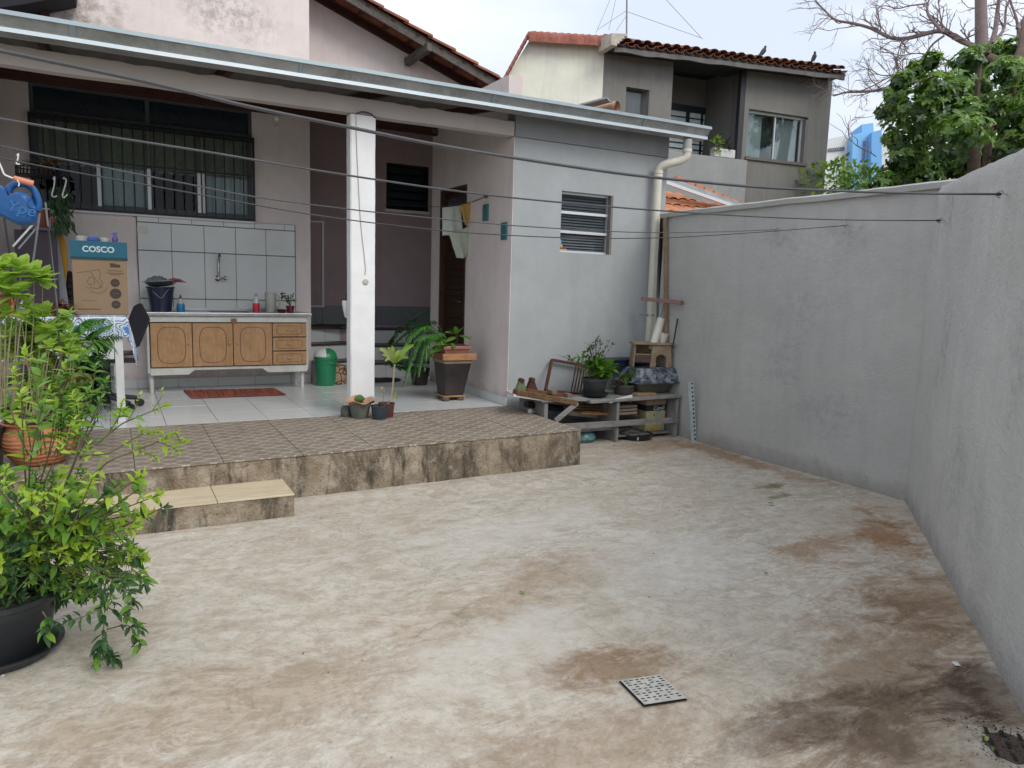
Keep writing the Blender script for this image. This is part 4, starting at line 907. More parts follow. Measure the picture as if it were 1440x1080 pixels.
# balcony planter with two plants
pp = NBp(1016, 222, .02); BX = empty('window_box', pp, 'white window box on the neighbour balcony parapet', 'planter')
a0, a1 = S_(NBp(1003, 215, .05)), S_(NBp(1032, 215, .05)); bz = pz+.005
o = nbox('box_body', a0, a1, bz, bz+.17, .1, .16, plain('white_window_box', (.6, .6, .57), .6, 0, .1, 8, .1, .4, (.25, .22, .18)), BX, .012)
M_leafG = leafmat('mid_green_leaf', (.06, .15, .03), (.14, .27, .05)); M_leafD = leafmat('dark_leaf', (.02, .06, .025), (.05, .11, .04)); M_leafY = leafmat('lime_young_leaf', (.22, .40, .05), (.38, .50, .09))
M_leafP = leafmat('purple_leaf', (.05, .045, .05), (.10, .08, .09))
def bush(name, c, rad, n, size, kinds, label, cat, nmax=0, parent=None, group=None, stems=None):
    root = empty(name, c-Vector((0, 0, rad[2])), label, cat, group) if parent is None else parent; lv = []
    for k in range(n):
        q = rv().normalized(); rr = random.random()**.4; p = c+Vector((q.x*rad[0], q.y*rad[1], q.z*rad[2]))*rr
        lv.append((p, (q+rv(.5)+Vector((0, 0, .1))).normalized(), Vector((0, 0, 1))+rv(.3), size*random.uniform(.6, 1.3), random.randrange(len(kinds))))
    put_leaves(root, lv, kinds, nmax); return root
LG = leafgeo(.5, .3, .1)
q = NBp(1008, 212, .02); bush('balcony_plant', Vector((q.x, q.y, bz+.22)), (.13, .1, .2), 90, .09, [(LG, M_leafG), (LG, M_leafY)], 'bright green plant at the left end of the white window box', 'plant')
q = NBp(1023, 212, .02); bush('balcony_plant', Vector((q.x, q.y, bz+.25)), (.12, .1, .12), 60, .08, [(LG, M_leafP)], 'dull purple plant at the right end of the white window box', 'plant')
# ================================================================== orange roof beyond the yard wall
OR = empty('outbuilding', (6.6, 9.0, 0), 'low outbuilding with bright orange tiled roof beyond the yard wall', 'outbuilding')
M_org = rooftile_mat('orange_roof_tile', (.62, .28, .15), (.52, .22, .12), .15)
ct3 = claytile('roof_tile3', .42, .24, M_org)
sl = RD(24); o0 = PY(905, 310, 8.6); ux = Vector((1, 0, 0)); upO = Vector((0, cos(sl), sin(sl))); nO = ux.cross(upO)
FO = tileframe(ux, upO, nO)
ridge = lambda s, t: o0+ux*s+upO*t
for r_ in range(7):
    for i in range(-3, 15):
        if r_*.36+i*.10 > 2.4: continue
        p = ridge(i*.2, r_*.36-.3); inst(ct3, 'roof_tile', OR, p+nO*random.uniform(0, .012), FO @ Matrix.Rotation(-.05, 3, 'X'))
        inst(ct3, 'roof_tile', OR, p+ux*.1-nO*.02, FO @ Matrix.Rotation(pi, 3, 'Y'))
MB().prism([ridge(-1, -.4)-nO*.1, ridge(4, -.4)-nO*.1, ridge(4, .4)-nO*.1, ridge(-1, 2.2)-nO*.1], -nO*.05).build('roof_deck', M_org, OR)
box('outbuilding_wall', (o0.x-1, o0.y, 0), (o0.x+4, o0.y+1.0, o0.z-.4), M_nb2, OR)
f0, f1 = PY(925, 247, 9.3), PY(1075, 300, 9.3)
MB().bar(f0, f1, .28, .02, Vector((0, -.5, .85))).build('zinc_flashing', M_zinc, OR)
MB().bar(f0+Vector((0, -.13, -.10)), f1+Vector((0, -.13, -.10)), .04, .05).build('flashing_lip', M_alu, OR)
f2 = PY(950, 250, 9.6); f3 = PY(1050, 290, 9.6)
for k in range(8): p = f2+(f3-f2)*(k/8); MB().bar(p, p+(f3-f2)*.1, .1, .05).build('edge_tile', M_org, OR)
# ================================================================== far hospital block
def far(x, y, D): return CAM+ray(x, y)*D
HB = empty('hospital_block', PD(1190, 300, 130)*1, 'far white multi-storey block with rows of windows and a light blue stair tower', 'building')
M_fw = plain('far_white_paint', (.66, .66, .63), .9, 0, .05, .2, 0); M_fb = plain('light_blue_paint', (.22, .48, .80), .9, 0, .05, .2, 0); M_fd = plain('far_dark_window', (.16, .17, .22), .4, 0, .3, .3, 0); M_fg = plain('far_pale_window', (.42, .52, .54), .4, 0, .1, .3, 0)
def fq(name, pix, D, th, mat):
    P = [PD(x, y, D) for x, y in pix]; return MB().prism(P, _f*th).build(name, mat, HB)
fq('white_wing', [(1120, 205), (1200, 188), (1200, 330), (1120, 330)], 130, 12, M_fw)
fq('blue_tower', [(1199, 190), (1212, 186), (1212, 175), (1228, 173), (1229, 187), (1238, 190), (1238, 330), (1197, 330)], 128, 14, M_fb)
fq('tower_side', [(1226, 186), (1240, 182), (1240, 330), (1222, 330)], 126.5, 1.2, plain('mid_blue_paint', (.17, .40, .72), .9, 0, .05, .2, 0))
fq('white_wing', [(1238, 200), (1420, 196), (1420, 330), (1238, 330)], 131, 12, M_fw)
for k in range(8): fq('tower_window', [(1214.5-k*.45, 198+k*6.6), (1217.5-k*.45, 198+k*6.6), (1217.3-k*.45, 203.5+k*6.6), (1214.3-k*.45, 203.5+k*6.6)], 127.8, .3, M_fd)
for k in range(7): fq('window', [(1165.5+k*3.3, 208.5-k*.35), (1168+k*3.3, 208.2-k*.35), (1168+k*3.3, 212.5-k*.3), (1165.5+k*3.3, 212.5-k*.3)], 129.7, .3, M_fd)
for y in (226, 244):
    for k in range(5): fq('window', [(1163.5+k*4.4, y-k*.4), (1167.3+k*4.4, y-.35-k*.4), (1167.3+k*4.4, y+5.2-k*.4), (1163.5+k*4.4, y+5.5-k*.4)], 129.7, .3, M_fg)
for y in (214, 232, 250): fq('wall_unit', [(1192.5, y), (1196.5, y), (1196.5, y+2.6), (1192.5, y+2.6)], 129, 1, M_fd)
# ================================================================== trees
M_bark = plain('grey_brown_bark', (.17, .125, .10), .9, 0, .35, 12, .6, .5, (.06, .05, .045), .2, 30)
M_bark2 = plain('pale_twig_bark', (.23, .17, .165), .9, 0, .25, 12, .3)
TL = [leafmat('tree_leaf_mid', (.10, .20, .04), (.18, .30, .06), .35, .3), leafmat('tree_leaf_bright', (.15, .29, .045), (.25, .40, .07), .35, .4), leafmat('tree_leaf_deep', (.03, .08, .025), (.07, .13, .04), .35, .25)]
TG = leafgeo(.52, .25, .08, 4)
def limb(b, p, q, r0, r1, bow=.1, n=6):
    m = (p+q)/2+rv(bow*(q-p).length*.5); pts = crv([p, m, q], n); k = len(pts); b.tube(pts, [r0+(r1-r0)*i/(k-1) for i in range(k)], 8)
DT = 12.5
T1 = empty('leafy_tree', PD(1372, 260, DT)*1, 'broad leafy green tree with several trunks rising behind the end wall', 'tree')
tb = MB(); base = PD(1385, 330, DT); base.z = 0
for px, py, r in ((1372, 190, .11), (1392, 180, .08), (1412, 175, .10), (1432, 170, .12)):
    q = PD(px, py, DT+random.uniform(-.4, .4)); tb.tube(crv([base+rv(.12), Vector((base.x*.3+q.x*.7, base.y*.3+q.y*.7, q.z*.5)), q], 5), [r*1.2-.04*i/10 for i in range(11)], 10)
for a, b2, r in (((1372, 190), (1378, 90), .075), ((1372, 190), (1300, 150), .06), ((1412, 175), (1428, 95), .085), ((1412, 175), (1330, 205), .07), ((1428, 95), (1440, 30), .09), ((1372, 190), (1250, 215), .06), ((1330, 205), (1240, 240), .04), ((1300, 150), (1240, 150), .04), ((1378, 90), (1392, 72), .06), ((1428, 95), (1380, 75), .1)):
    limb(tb, PD(*a, DT), PD(*b2, DT+random.uniform(-.5, .5)), r, r*.5)
tb.build('trunk', M_bark, T1, smooth=True)
lv = []
clumps = [(1335, 130, 30), (1365, 85, 26), (1400, 75, 26), (1295, 150, 32), (1262, 140, 24), (1250, 156, 17), (1320, 165, 38), (1275, 185, 38), (1350, 190, 40), (1300, 215, 38), (1274, 222, 28), (1266, 245, 24), (1290, 245, 36), (1390, 150, 26), (1385, 215, 40), (1430, 200, 38), (1430, 130, 26), (1415, 100, 24), (1330, 235, 36), (1350, 115, 22), (1270, 112, 14), (1290, 98, 14), (1262, 128, 18), (1310, 85, 12), (1425, 70, 20), (1312, 120, 20), (1440, 165, 30), (1300, 255, 28), (1345, 243, 28), (1385, 226, 30), (1425, 206, 30), (1242, 258, 18), (1412, 150, 32), (1440, 110, 32), (1380, 120, 22), (1360, 160, 28), (1475, 150, 50), (1480, 80, 40), (1252, 196, 10)]
for (px, py, r) in clumps:
    c = PD(px, py, DT+random.uniform(-1.4, 1.2)); R_ = r*DT/FPX
    for k in range(int(8+r*2.6)):
        q = rv().normalized()*(random.random()**.45)*R_; p = c+Vector((q.x, q.y, q.z*.85))
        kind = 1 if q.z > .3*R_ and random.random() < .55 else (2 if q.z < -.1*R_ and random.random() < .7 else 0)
        ax = (q.normalized()+Vector((0, 0, .5))+rv(.3)).normalized()
        for j in range(random.randint(5, 8)):      # whorl of leaves at a shoot tip
            a = 2*pi*j/7+random.random(); x_ = ax.orthogonal().normalized(); y_ = ax.cross(x_); d = (x_*cos(a)+y_*sin(a))*.95+ax*random.uniform(-.1, .45)
            lv.append((p, d, ax, random.uniform(.07, .125), kind))
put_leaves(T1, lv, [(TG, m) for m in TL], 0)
T2 = empty('bare_tree', PD(1380, 300, 14)*1, 'leafless tree with long twisted branches spreading across the sky', 'tree')
D2 = 14.2; tb = MB(); root_ = PD(1392, 340, D2); root_.z = 0
tb.tube(crv([root_, PD(1388, 220, D2), PD(1382, 120, D2), PD(1380, 40, D2), PD(1378, -60, D2)], 5), [.17-.004*i for i in range(21)], 10)
tw = MB()
def twigs(p, d, L_, r, depth):
    """bent twig that forks"""
    pts = [p]; cur = d.normalized()
    for k in range(4): cur = (cur+rv(.26)+Vector((0, 0, .03))).normalized(); pts.append(pts[-1]+cur*L_/4)
    (tb if r > .018 else tw).tube(pts, [r*(1-.12*k) for k in range(5)], 5 if r > .012 else 4, False)
    if depth > 0:
        for k in (1, 2, 3, 4):
            if random.random() < .8:
                dd = (pts[k]-pts[k-1]).normalized(); s = (dd+rv(.55)).normalized(); s = (s-_f*s.dot(_f)*.6).normalized()
                twigs(pts[k], s, L_*random.uniform(.4, .68), r*.62, depth-1)
def branch(pix, r0, r1, depth=2, n=4, tl=.55, D=D2):
    P = crv([PD(x, y, D+k*.12) for k, (x, y) in enumerate(pix)], n); m = len(P)
    rr = [r0+(r1-r0)*i/(m-1) for i in range(m)]; tb.tube(P, rr, 7)
    for i in range(2, m, 2):
        d = (P[i]-P[i-1]).normalized()
        for _ in range(random.choice((1, 1, 2))):
            s = (d+rv(.7)); s = (s-_f*s.dot(_f)*.7).normalized(); twigs(P[i], s, tl*random.uniform(.5, 1.15), max(.007, rr[i]*.38), depth)
branch([(1378, 68), (1352, 58), (1325, 44), (1300, 48), (1275, 54), (1252, 53), (1225, 40), (1200, 33), (1175, 28), (1160, 15), (1146, 1)], .055, .016)
branch([(1372, 130), (1335, 120), (1305, 113), (1280, 115), (1262, 118), (1240, 126), (1215, 129), (1190, 130), (1172, 135)], .06, .014)
branch([(1326, 46), (1306, 22), (1305, 5), (1312, -15)], .032, .012)
branch([(1328, 50), (1312, 62), (1300, 78), (1285, 92), (1265, 103), (1240, 106), (1225, 98)], .022, .008)
branch([(1384, 80), (1398, 50), (1402, 22), (1406, -10)], .06, .03)
branch([(1395, 60), (1412, 40), (1415, 10), (1425, -10)], .03, .014)
branch([(1425, 95), (1432, 60), (1430, 30), (1420, 0)], .045, .018)
branch([(1382, 90), (1350, 92), (1320, 80), (1290, 75), (1265, 78), (1248, 70)], .02, .006)
branch([(1305, 5), (1280, 8), (1262, 12), (1245, 8), (1232, 12)], .016, .006)
branch([(1430, 40), (1442, 20), (1448, -10)], .03, .015)
branch([(1290, 115), (1268, 104), (1248, 110), (1225, 122), (1212, 128)], .02, .008)
branch([(1232, 220), (1220, 212), (1205, 205), (1194, 192), (1194, 175), (1202, 165)], .012, .005, 0)
tb.build('trunk', M_bark2, T2, smooth=True, fixn=False); tag(tw.build('twigs', M_bark2, T2, smooth=True, fixn=False), kind='stuff')
# hedge beyond the coping
c = PD(1190, 262, 16); bush('garden_hedge', c, (1.2, .8, .55), 900, .13, [(TG, M_leafG), (TG, M_leafY)], 'light green hedge top between the neighbour house and the leafy tree', 'hedge')
c = PD(1235, 270, 14.5); bush('garden_hedge', c, (1.1, .8, .42), 700, .13, [(TG, M_leafG), (TG, TL[0])], 'mixed green hedge under the left side of the leafy tree', 'hedge')
# ================================================================== clotheslines
M_line = plain('dark_clothesline', (.03, .03, .036), .4, 0, .3, 10, .05)
M_linel = plain('grey_clothesline', (.06, .06, .068), .35, 0, .3, 10, .05)
M_hook = plain('galvanised_hook', (.40, .40, .40), .35, .7, .2, 40, .05)
def line3d(L3, R3_, pix, n=5):
    """points of the sagging wire: sight lines of pix met with the vertical plane through both ends"""
    dd = R3_-L3; nn = Vector((dd.y, -dd.x, 0)); return crv([L3]+[hit(x, y, L3, nn) for x, y in pix]+[R3_], n)
def hook(b, p, d):
    """eye screwed in the wall at p, d pointing out"""
    x = Vector((0, 0, 1)); pts = [p-d*.01, p+d*.018]+[p+d*.034+d*(-.016*cos(a))+x*(.016*sin(a)) for a in [k*pi/5 for k in range(1, 9)]]; b.tube(pts, .003, 6)
DL = 2.3
R1 = rwhit(1418, 273)+nrm*.03; L1 = PY(-40, 63, DL)
C1 = empty('clothesline', R1, 'thickest clothesline, topmost of the wires strung across the yard', 'clothesline', 'wires strung across the yard')
MB().tube(line3d(L1, R1, [(205, 115), (350, 150), (487, 178), (600, 201), (720, 221.5), (850, 241), (925, 250), (1050, 262), (1140, 267), (1290, 272)]), [.0055]*56, 6).build('line', M_linel, C1, smooth=True)
b = MB(); hook(b, R1-nrm*.03, nrm); b.build('wall_hook', M_hook, C1, smooth=True); p_ = R1+(hit(1400, 273, L1, Vector(((R1-L1).y, -(R1-L1).x, 0)))-R1)*1.0
MB().tube([R1, R1+(p_-R1)*.35, R1+(p_-R1)*.7, p_], [.006, .009, .007, .0055], 8).build('knot', M_line, C1)
R2 = rwhit(1330, 310)+nrm*.03; L2_ = PY(-40, 160, 2.9)
C2 = empty('clothesline', R2, 'second clothesline from the top, hooked just right of the wall corner', 'clothesline', 'wires strung across the yard')
MB().tube(line3d(L2_, R2, [(120, 187), (300, 215), (435, 238), (600, 263), (720, 278), (850, 290), (925, 296), (1050, 304), (1160, 308.5), (1260, 310)]), .0042, 6).build('line', M_linel, C2, smooth=True)
b = MB(); hook(b, R2-nrm*.03, nrm); b.build('wall_hook', M_hook, C2, smooth=True); p_ = R2+(hit(1316, 310, L2_, Vector(((R2-L2_).y, -(R2-L2_).x, 0)))-R2); MB().tube([R2, (R2+p_)/2, p_], [.006, .009, .005], 8).build('knot', M_line, C2)
R3_ = PX(1190, 317, 5.12); L3 = PY(-40, 213, 3.9)
C3 = empty('clothesline', R3_, 'lowest thin clothesline rising to the farther hook of the long grey wall', 'clothesline', 'wires strung across the yard')
MB().tube(line3d(L3, R3_, [(60, 234), (250, 268), (440, 302), (600, 322), (700, 330), (820, 335), (925, 334.5), (1000, 331), (1095, 324.5)]), .0034, 6).build('line', M_line, C3, smooth=True)
b = MB(); hook(b, R3_+Vector((.03, 0, 0)), Vector((-1, 0, 0))); b.build('wall_hook', M_hook, C3, smooth=True)
R4 = PX(1092, 323, 5.12); L4 = PY(-40, 196, 3.5)
C4 = empty('clothesline', R4, 'third clothesline from the top, ending at the hook nearest the downpipe', 'clothesline', 'wires strung across the yard')
MB().tube(line3d(L4, R4, [(60, 218), (240, 254), (360, 277), (480, 293), (600, 306), (720, 317), (850, 325), (925, 327), (1010, 326)]), .0036, 6).build('line', M_linel, C4, smooth=True)
b = MB(); hook(b, R4+Vector((.03, 0, 0)), Vector((-1, 0, 0))); b.build('wall_hook', M_hook, C4, smooth=True)
# ================================================================== sink cabinet
SK = empty('sink_cabinet', (1.08, 8.35, G), 'long kitchen sink cabinet with brown doors and drawers, white frame and steel top', 'sink cabinet')
M_cab = wood_mat('honey_oak_laminate', (.34, .19, .088), (.45, .275, .145), (18, 18, 2), .35, .5)
M_cabw = plain('white_lacquer', (.55, .56, .52), .45, 0, .08, 9, .05, .4, (.25, .2, .14))
M_steel = plain('brushed_steel', (.42, .43, .44), .32, .85, .12, 8, .06, .3)
cf = 8.25
MB().box((.285, cf+.02, .52), (.305, 8.69, 1.108)).box((1.875, cf+.02, .52), (1.895, 8.69, 1.108)).box((.305, cf+.03, .54), (1.875, 8.69, .57)).box((.305, 8.67, .57), (1.875, 8.69, 1.108)).build('carcass', M_cabw, SK)
MB().box((.30, cf, 1.045), (1.88, cf+.02, 1.108)).build('top_rail', M_cabw, SK, bev=.003)
MB().prism([(.305, cf+.006, .575), (.305, cf+.006, .50), (.66, cf+.006, .50), (.72, cf+.006, .545), (1.40, cf+.006, .545), (1.46, cf+.006, .50), (1.88, cf+.006, .50), (1.88, cf+.006, .575)], (0, .02, 0)).build('apron', M_cabw, SK, bev=.002)
MB().box((.262, cf-.03, 1.111), (1.93, 8.72, 1.146)).build('sink_top', M_steel, SK, bev=.006)
MB().box((.35, 8.68, 1.147), (1.75, 8.715, 1.18)).build('splash_lip', M_steel, SK, bev=.004)
rx = (.90, 1.30); MB().box((rx[0], 8.30, 1.1465), (rx[1], 8.62, 1.1485)).build('basin_shadow_rim', plain('dark_basin', (.06, .06, .065), .4, .6), SK)
for x in (.315, 1.84):
    for y in (8.33, 8.66): MB().tube([(x, y, G+.0015), (x, y, .51)], [.018, .026], 12).build('leg', M_cabw, SK, smooth=True)
doors = [(.315, .70), (.708, 1.098), (1.106, 1.50)]
for i, (a, c) in enumerate(doors):
    b = MB().box((a, cf-.016, .585), (c, cf-.001, 1.035)); d = b.build('cabinet_door', M_cab, SK, bev=.003)
    cx, cz = (a+c)/2, .81; pts = []
    hw, hh, ct = .13, .185, .07
    for k in range(48):
        ang = 2*pi*k/48; u, v = cos(ang), sin(ang); pts.append(Vector((cx+hw*math.copysign(abs(u)**.55, u), cf-.017, cz+hh*math.copysign(abs(v)**.55, v))))
    MB().tube(pts+[pts[0]], .0035, 6, False).build('routed_moulding', plain('dark_oak_edge', (.17, .085, .04), .5), d, smooth=True)
    MB().lathe([(.001, 0), (.008, .002), (.009, .012), (.001, .014)], 10, (c-.03 if i != 2 else a+.04, cf-.03, .83), Matrix.Rotation(RD(90), 3, 'X')).build('door_knob', plain('brass_knob', (.4, .28, .12), .35, .7), d)
for k, (za, zb) in enumerate(((.585, .727), (.739, .880), (.892, 1.035))):
    d = MB().box((1.508, cf-.016, za), (1.868, cf-.001, zb)).build('drawer', M_cab, SK, bev=.003)
    cz = (za+zb)/2; q = [(1.55, cz-.03), (1.57, cz-.045), (1.80, cz-.045), (1.82, cz-.03), (1.82, cz+.03), (1.80, cz+.045), (1.57, cz+.045), (1.55, cz+.03)]
    q = [Vector((x, cf-.017, z)) for x, z in q]; MB().tube(q+[q[0]], .003, 6, False).build('routed_moulding', plain('dark_oak_edge', (.17, .085, .04), .5), d)
    MB().tube([(1.665, cf-.017, cz), (1.67, cf-.032, cz), (1.705, cf-.032, cz), (1.71, cf-.017, cz)], .004, 6).build('drawer_pull', plain('brass_knob', (.4, .28, .12), .35, .7), d)
MB().box((1.085, cf-.02, 1.03), (1.14, cf-.0165, 1.085)).build('tape_patch', plain('brown_tape', (.20, .09, .04), .4), SK)
# things on the sink
M_navy = plain('navy_plastic', (.012, .018, .045), .35, 0, .15, 12, .05)
bc = Vector((.43, 8.42, 1.1465)); BK = empty('bucket', bc, 'dark navy bucket on the left end of the sink top', 'bucket')
MB().lathe([(.098, 0), (.10, .01), (.128, .235), (.137, .238), (.137, .252), (.124, .252), (.095, .012), (.001, .01)], 32, bc).build('bucket_body', M_navy, BK, smooth=True)
MB().tube(crv([bc+Vector((-.13, 0, .24)), bc+Vector((-.06, -.125, .19)), bc+Vector((.0, -.135, .14)), bc+Vector((.06, -.13, .22)), bc+Vector((.13, 0, .24))], 5), .003, 6).build('bucket_handle', plain('grey_wire', (.3, .3, .3), .4, .6), BK, smooth=True)
bs = bc+Vector((.015, 0, .253)); Mt = Matrix.Rotation(RD(-5), 3, 'Y')
tag(MB().lathe([(.06, .0), (.12, .012), (.165, .05), (.19, .054), (.19, .058), (.16, .056), (.11, .02), (.001, .012)], 32, bs+Vector((0, 0, .004)), Mt).build('metal_basin', M_steel, smooth=True), 'shallow steel basin resting on the rim of the navy bucket', 'basin')
def cloth(name, c, sx, sy, amp, mat, seed, label, cat):
    b = MB(); n = 22; vs = []
    for j in range(n+1):
        for i in range(n+1):
            u, v = i/n-.5, j/n-.5; h = amp*max(0, 1-(2.1*math.hypot(u, v))**2)+noise.noise(Vector((u*7+seed, v*7, seed)))*amp*.55; vs.append(c+Vector((u*sx*(1+.2*noise.noise(Vector((v*4, seed, 0)))), v*sy, max(0, h))))
    b.add(vs, [(j*(n+1)+i, j*(n+1)+i+1, (j+1)*(n+1)+i+1, (j+1)*(n+1)+i) for j in range(n) for i in range(n)])
    o = b.build(name, mat, smooth=True, fixn=False); o.modifiers.new('t', 'SOLIDIFY').thickness = .004; return tag(o, label, cat)
cloth('cleaning_cloth', bs+Vector((-.04, -.03, .056)), .22, .2, .05, plain('grey_cloth', (.13, .15, .17), .95, 0, .3, 40), 3, 'crumpled grey cloth heaped on the left side of the steel basin', 'cloth')
cloth('cleaning_cloth', bs+Vector((.12, -.03, .052)), .2, .16, .035, plain('red_cloth', (.42, .08, .11), .95, 0, .3, 40), 8, 'crumpled red and pink cloth hanging over the right rim of the steel basin', 'cloth')
def bottle(name, c, prof, mat, cap, capm, label, liquid=None):
    r = empty(name, c, label, 'bottle'); MB().lathe(prof, 24, c).build('bottle_body', mat, r, smooth=True)
    MB().lathe(cap, 16, c).build('bottle_cap', capm, r, smooth=True); return r
M_blueliq = plain('blue_detergent', (.02, .17, .32), .15, 0, .1, 5, 0); M_clearp = plain('clear_plastic_grey', (.40, .44, .44), .15, 0, .1, 5, 0)
M_redliq = plain('red_detergent', (.50, .02, .04), .15, 0, .1, 5, 0); M_blackpl = plain('black_plastic', (.014, .014, .016), .4, 0, .2, 20, .05)
c = Vector((.615, 8.40, 1.1465)); o = bottle('detergent_bottle', c, [(.036, 0), (.04, .01), (.041, .06), (.034, .085)], M_blueliq, [(.010, .135), (.013, .137), (.012, .15), (.008, .155), (.006, .175), (.001, .176)], M_blackpl, 'clear bottle of blue detergent with black cap beside the bucket')
MB().lathe([(.034, .085), (.022, .11), (.013, .125), (.012, .136)], 20, c).build('bottle_shoulder', M_clearp, o, smooth=True)
c = Vector((1.37, 8.42, 1.1465)); o = bottle('detergent_bottle', c, [(.034, 0), (.037, .01), (.037, .09), (.034, .1)], M_redliq, [(.012, .175), (.016, .176), (.015, .2), (.008, .202), (.001, .203)], plain('violet_cap', (.3, .22, .3), .4), 'bottle of red detergent, between the tap and the cloudy jug')
MB().lathe([(.034, .1), (.03, .125), (.018, .15), (.013, .176)], 20, c).build('bottle_shoulder', M_clearp, o, smooth=True)
c = Vector((1.53, 8.46, 1.1465)); o = empty('plastic_jug', c, 'tall cloudy plastic jug with a side handle beside the red bottle', 'jug'); M_cloud = plain('cloudy_plastic', (.36, .37, .33), .35, 0, .15, 8, .05)
MB().lathe([(.05, 0), (.055, .01), (.062, .2), (.064, .215), (.058, .215), (.05, .015), (.001, .01)], 28, c).build('jug_body', M_cloud, o, smooth=True)
MB().tube(crv([c+Vector((.058, -.01, .19)), c+Vector((.092, -.02, .17)), c+Vector((.092, -.02, .08)), c+Vector((.055, -.01, .05))], 5), .007, 8).build('jug_handle', M_cloud, o, smooth=True)
M_soil = plain('dark_soil', (.06, .04, .028), .95, 0, .5, 30, .8, bs=80); M_redpot = plain('dark_red_plastic', (.13, .02, .025), .4, 0, .1, 8, .05)
def pot(name, c, r0, r1, h, mat, label, cat='plant pot', rim=.012, soil=True, n=32, part='pot_body', wob=0):
    o = empty(name, c, label, cat)
    MB().lathe([(r0*.96, 0), (r0, .004), (r1-rim*.6, h-rim*2), (r1, h-rim*2), (r1+.001, h), (r1-rim*.7, h), (r1-rim, h-.025), (.001, h-.026)], n, c, wob=wob).build(part, mat, o, smooth=True)
    if soil:
        b = MB(); m = 24; vs = [c+Vector((0, 0, h-.015))]
        for ring in (.5, 1.):
            for k in range(m): a = 2*pi*k/m; vs.append(c+Vector((cos(a)*(r1-rim)*ring, sin(a)*(r1-rim)*ring, h-.02+random.uniform(-.004, .006))))
        b.add(vs, [(0, 1+k, 1+(k+1) % m) for k in range(m)]+[(1+k, 1+m+k, 1+m+(k+1) % m, 1+(k+1) % m) for k in range(m)]); b.build('soil', M_soil, o, smooth=True, fixn=False)
    return o
M_leafDk = leafmat('dark_green_leaf', (.02, .06, .02), (.05, .12, .035), .4, .3); M_leafB = leafmat('fresh_green_leaf', (.08, .22, .03), (.17, .34, .05), .4, .35)
M_leafYG = leafmat('yellow_green_leaf', (.20, .34, .045), (.38, .50, .07), .4, .4); M_leafV = leafmat('variegated_leaf', (.30, .40, .12), (.55, .60, .28), .4, .35)
M_stem = plain('green_brown_stem', (.10, .09, .04), .7, 0, .3, 30, .2); M_stemb = plain('brown_stem', (.13, .085, .05), .8, 0, .3, 30, .3); M_stemp = plain('pale_stem', (.32, .28, .17), .7, 0, .3, 30, .2)
c = Vector((1.735, 8.42, 1.1465)); P_ = pot('sink_pot', c, .036, .048, .075, M_redpot, 'small dark red pot with a dark spindly plant, on the right end of the sink', 'plant pot', .006)
b = MB(); lv = []
for k in range(7):
    e_ = c+Vector((random.uniform(-.08, .06), random.uniform(-.05, .05), random.uniform(.12, .19))); b.tube(crv([c+Vector((0, 0, .06)), (c+e_)/2+Vector((0, 0, .05)), e_], 3), .0025, 5)
    for j in range(7): lv.append((e_+rv(.012), rv().normalized(), Vector((0, 0, 1)), random.uniform(.03, .05), 0))
b.build('stem', M_stem, P_); put_leaves(P_, lv, [(LG, M_leafDk)], 0)
c = Vector((1.63, 8.36, 1.1465)); o = MB().lathe([(.03, 0), (.05, .02), (.058, .035), (.054, .035), (.04, .016), (.001, .012)], 24, c).build('red_bowl', M_redpot, smooth=True); tag(o, 'small red bowl between the cloudy jug and the little red pot', 'bowl')
# rag rug
q = [PZ(x, y, G+.002) for x, y in ((258, 550), (270, 561), (402, 556), (386, 547))]
M_rug = NT('woven_rug'); v_ = M_rug.co('World'); s1_ = M_rug.noise(M_rug.mp(v_, (90, 3, 1)), 1, 3, .6); s2_ = M_rug.noise(M_rug.mp(v_, (40, 160, 1)), 1, 2)
M_rug.bump(s2_, .6, .006); M_rug = M_rug.fin(M_rug.mix(M_rug.ramp(s1_, (.35, 0.), (.65, 1.)), (.10, .045, .04), (.36, .11, .075)), .95, 0, .1)
b = MB(); n = 60; vs = []
for j in range(9):
    for i in range(n+1):
        u, v = i/n, j/8; p = (q[0]*(1-v)+q[1]*v)*(1-u)+(q[3]*(1-v)+q[2]*v)*u; vs.append(p+Vector((0, 0, .006+noise.noise(Vector((u*12, v*4, 0)))*.004+.0015*(i % 2))))
b.add(vs, [(j*(n+1)+i, j*(n+1)+i+1, (j+1)*(n+1)+i+1, (j+1)*(n+1)+i) for j in range(8) for i in range(n)]); o = b.build('rag_rug', M_rug, fixn=False); o.modifiers.new('t', 'SOLIDIFY').thickness = .006
tag(o, 'reddish woven rag rug on the white tiles in front of the sink cabinet', 'rug')
# swing bin
c = Vector((2.135, 8.46, G+.002)); BN = empty('swing_bin', c, 'green waste bin with white swing lid at the right end of the sink cabinet', 'bin')
M_grn = plain('green_bin_plastic', (.015, .20, .085), .35, 0, .12, 5, .05); M_lid = plain('white_bin_lid', (.60, .60, .58), .4, 0, .06, 6, .05)
MB().lathe([(.105, 0), (.11, .01), (.128, .29), (.131, .30), (.12, .30), (.1, .01), (.001, .008)], 32, c).build('bin_body', M_grn, BN, smooth=True)
MB().lathe([(.131, .302), (.134, .31), (.134, .325), (.125, .36), (.10, .40), (.06, .425), (.001, .432)], 32, c).build('bin_hood', M_grn, BN, smooth=True)
fl = MB(); m = 12; vs = []
for i in range(m+1):
    for j in range(m+1):
        a = RD(185+i*75/m); t_ = j/m; r_ = .137-.135*t_**1.8; z = .335+.1*sin(t_*pi/2); vs.append(c+Vector((cos(a)*r_, sin(a)*r_, z)))
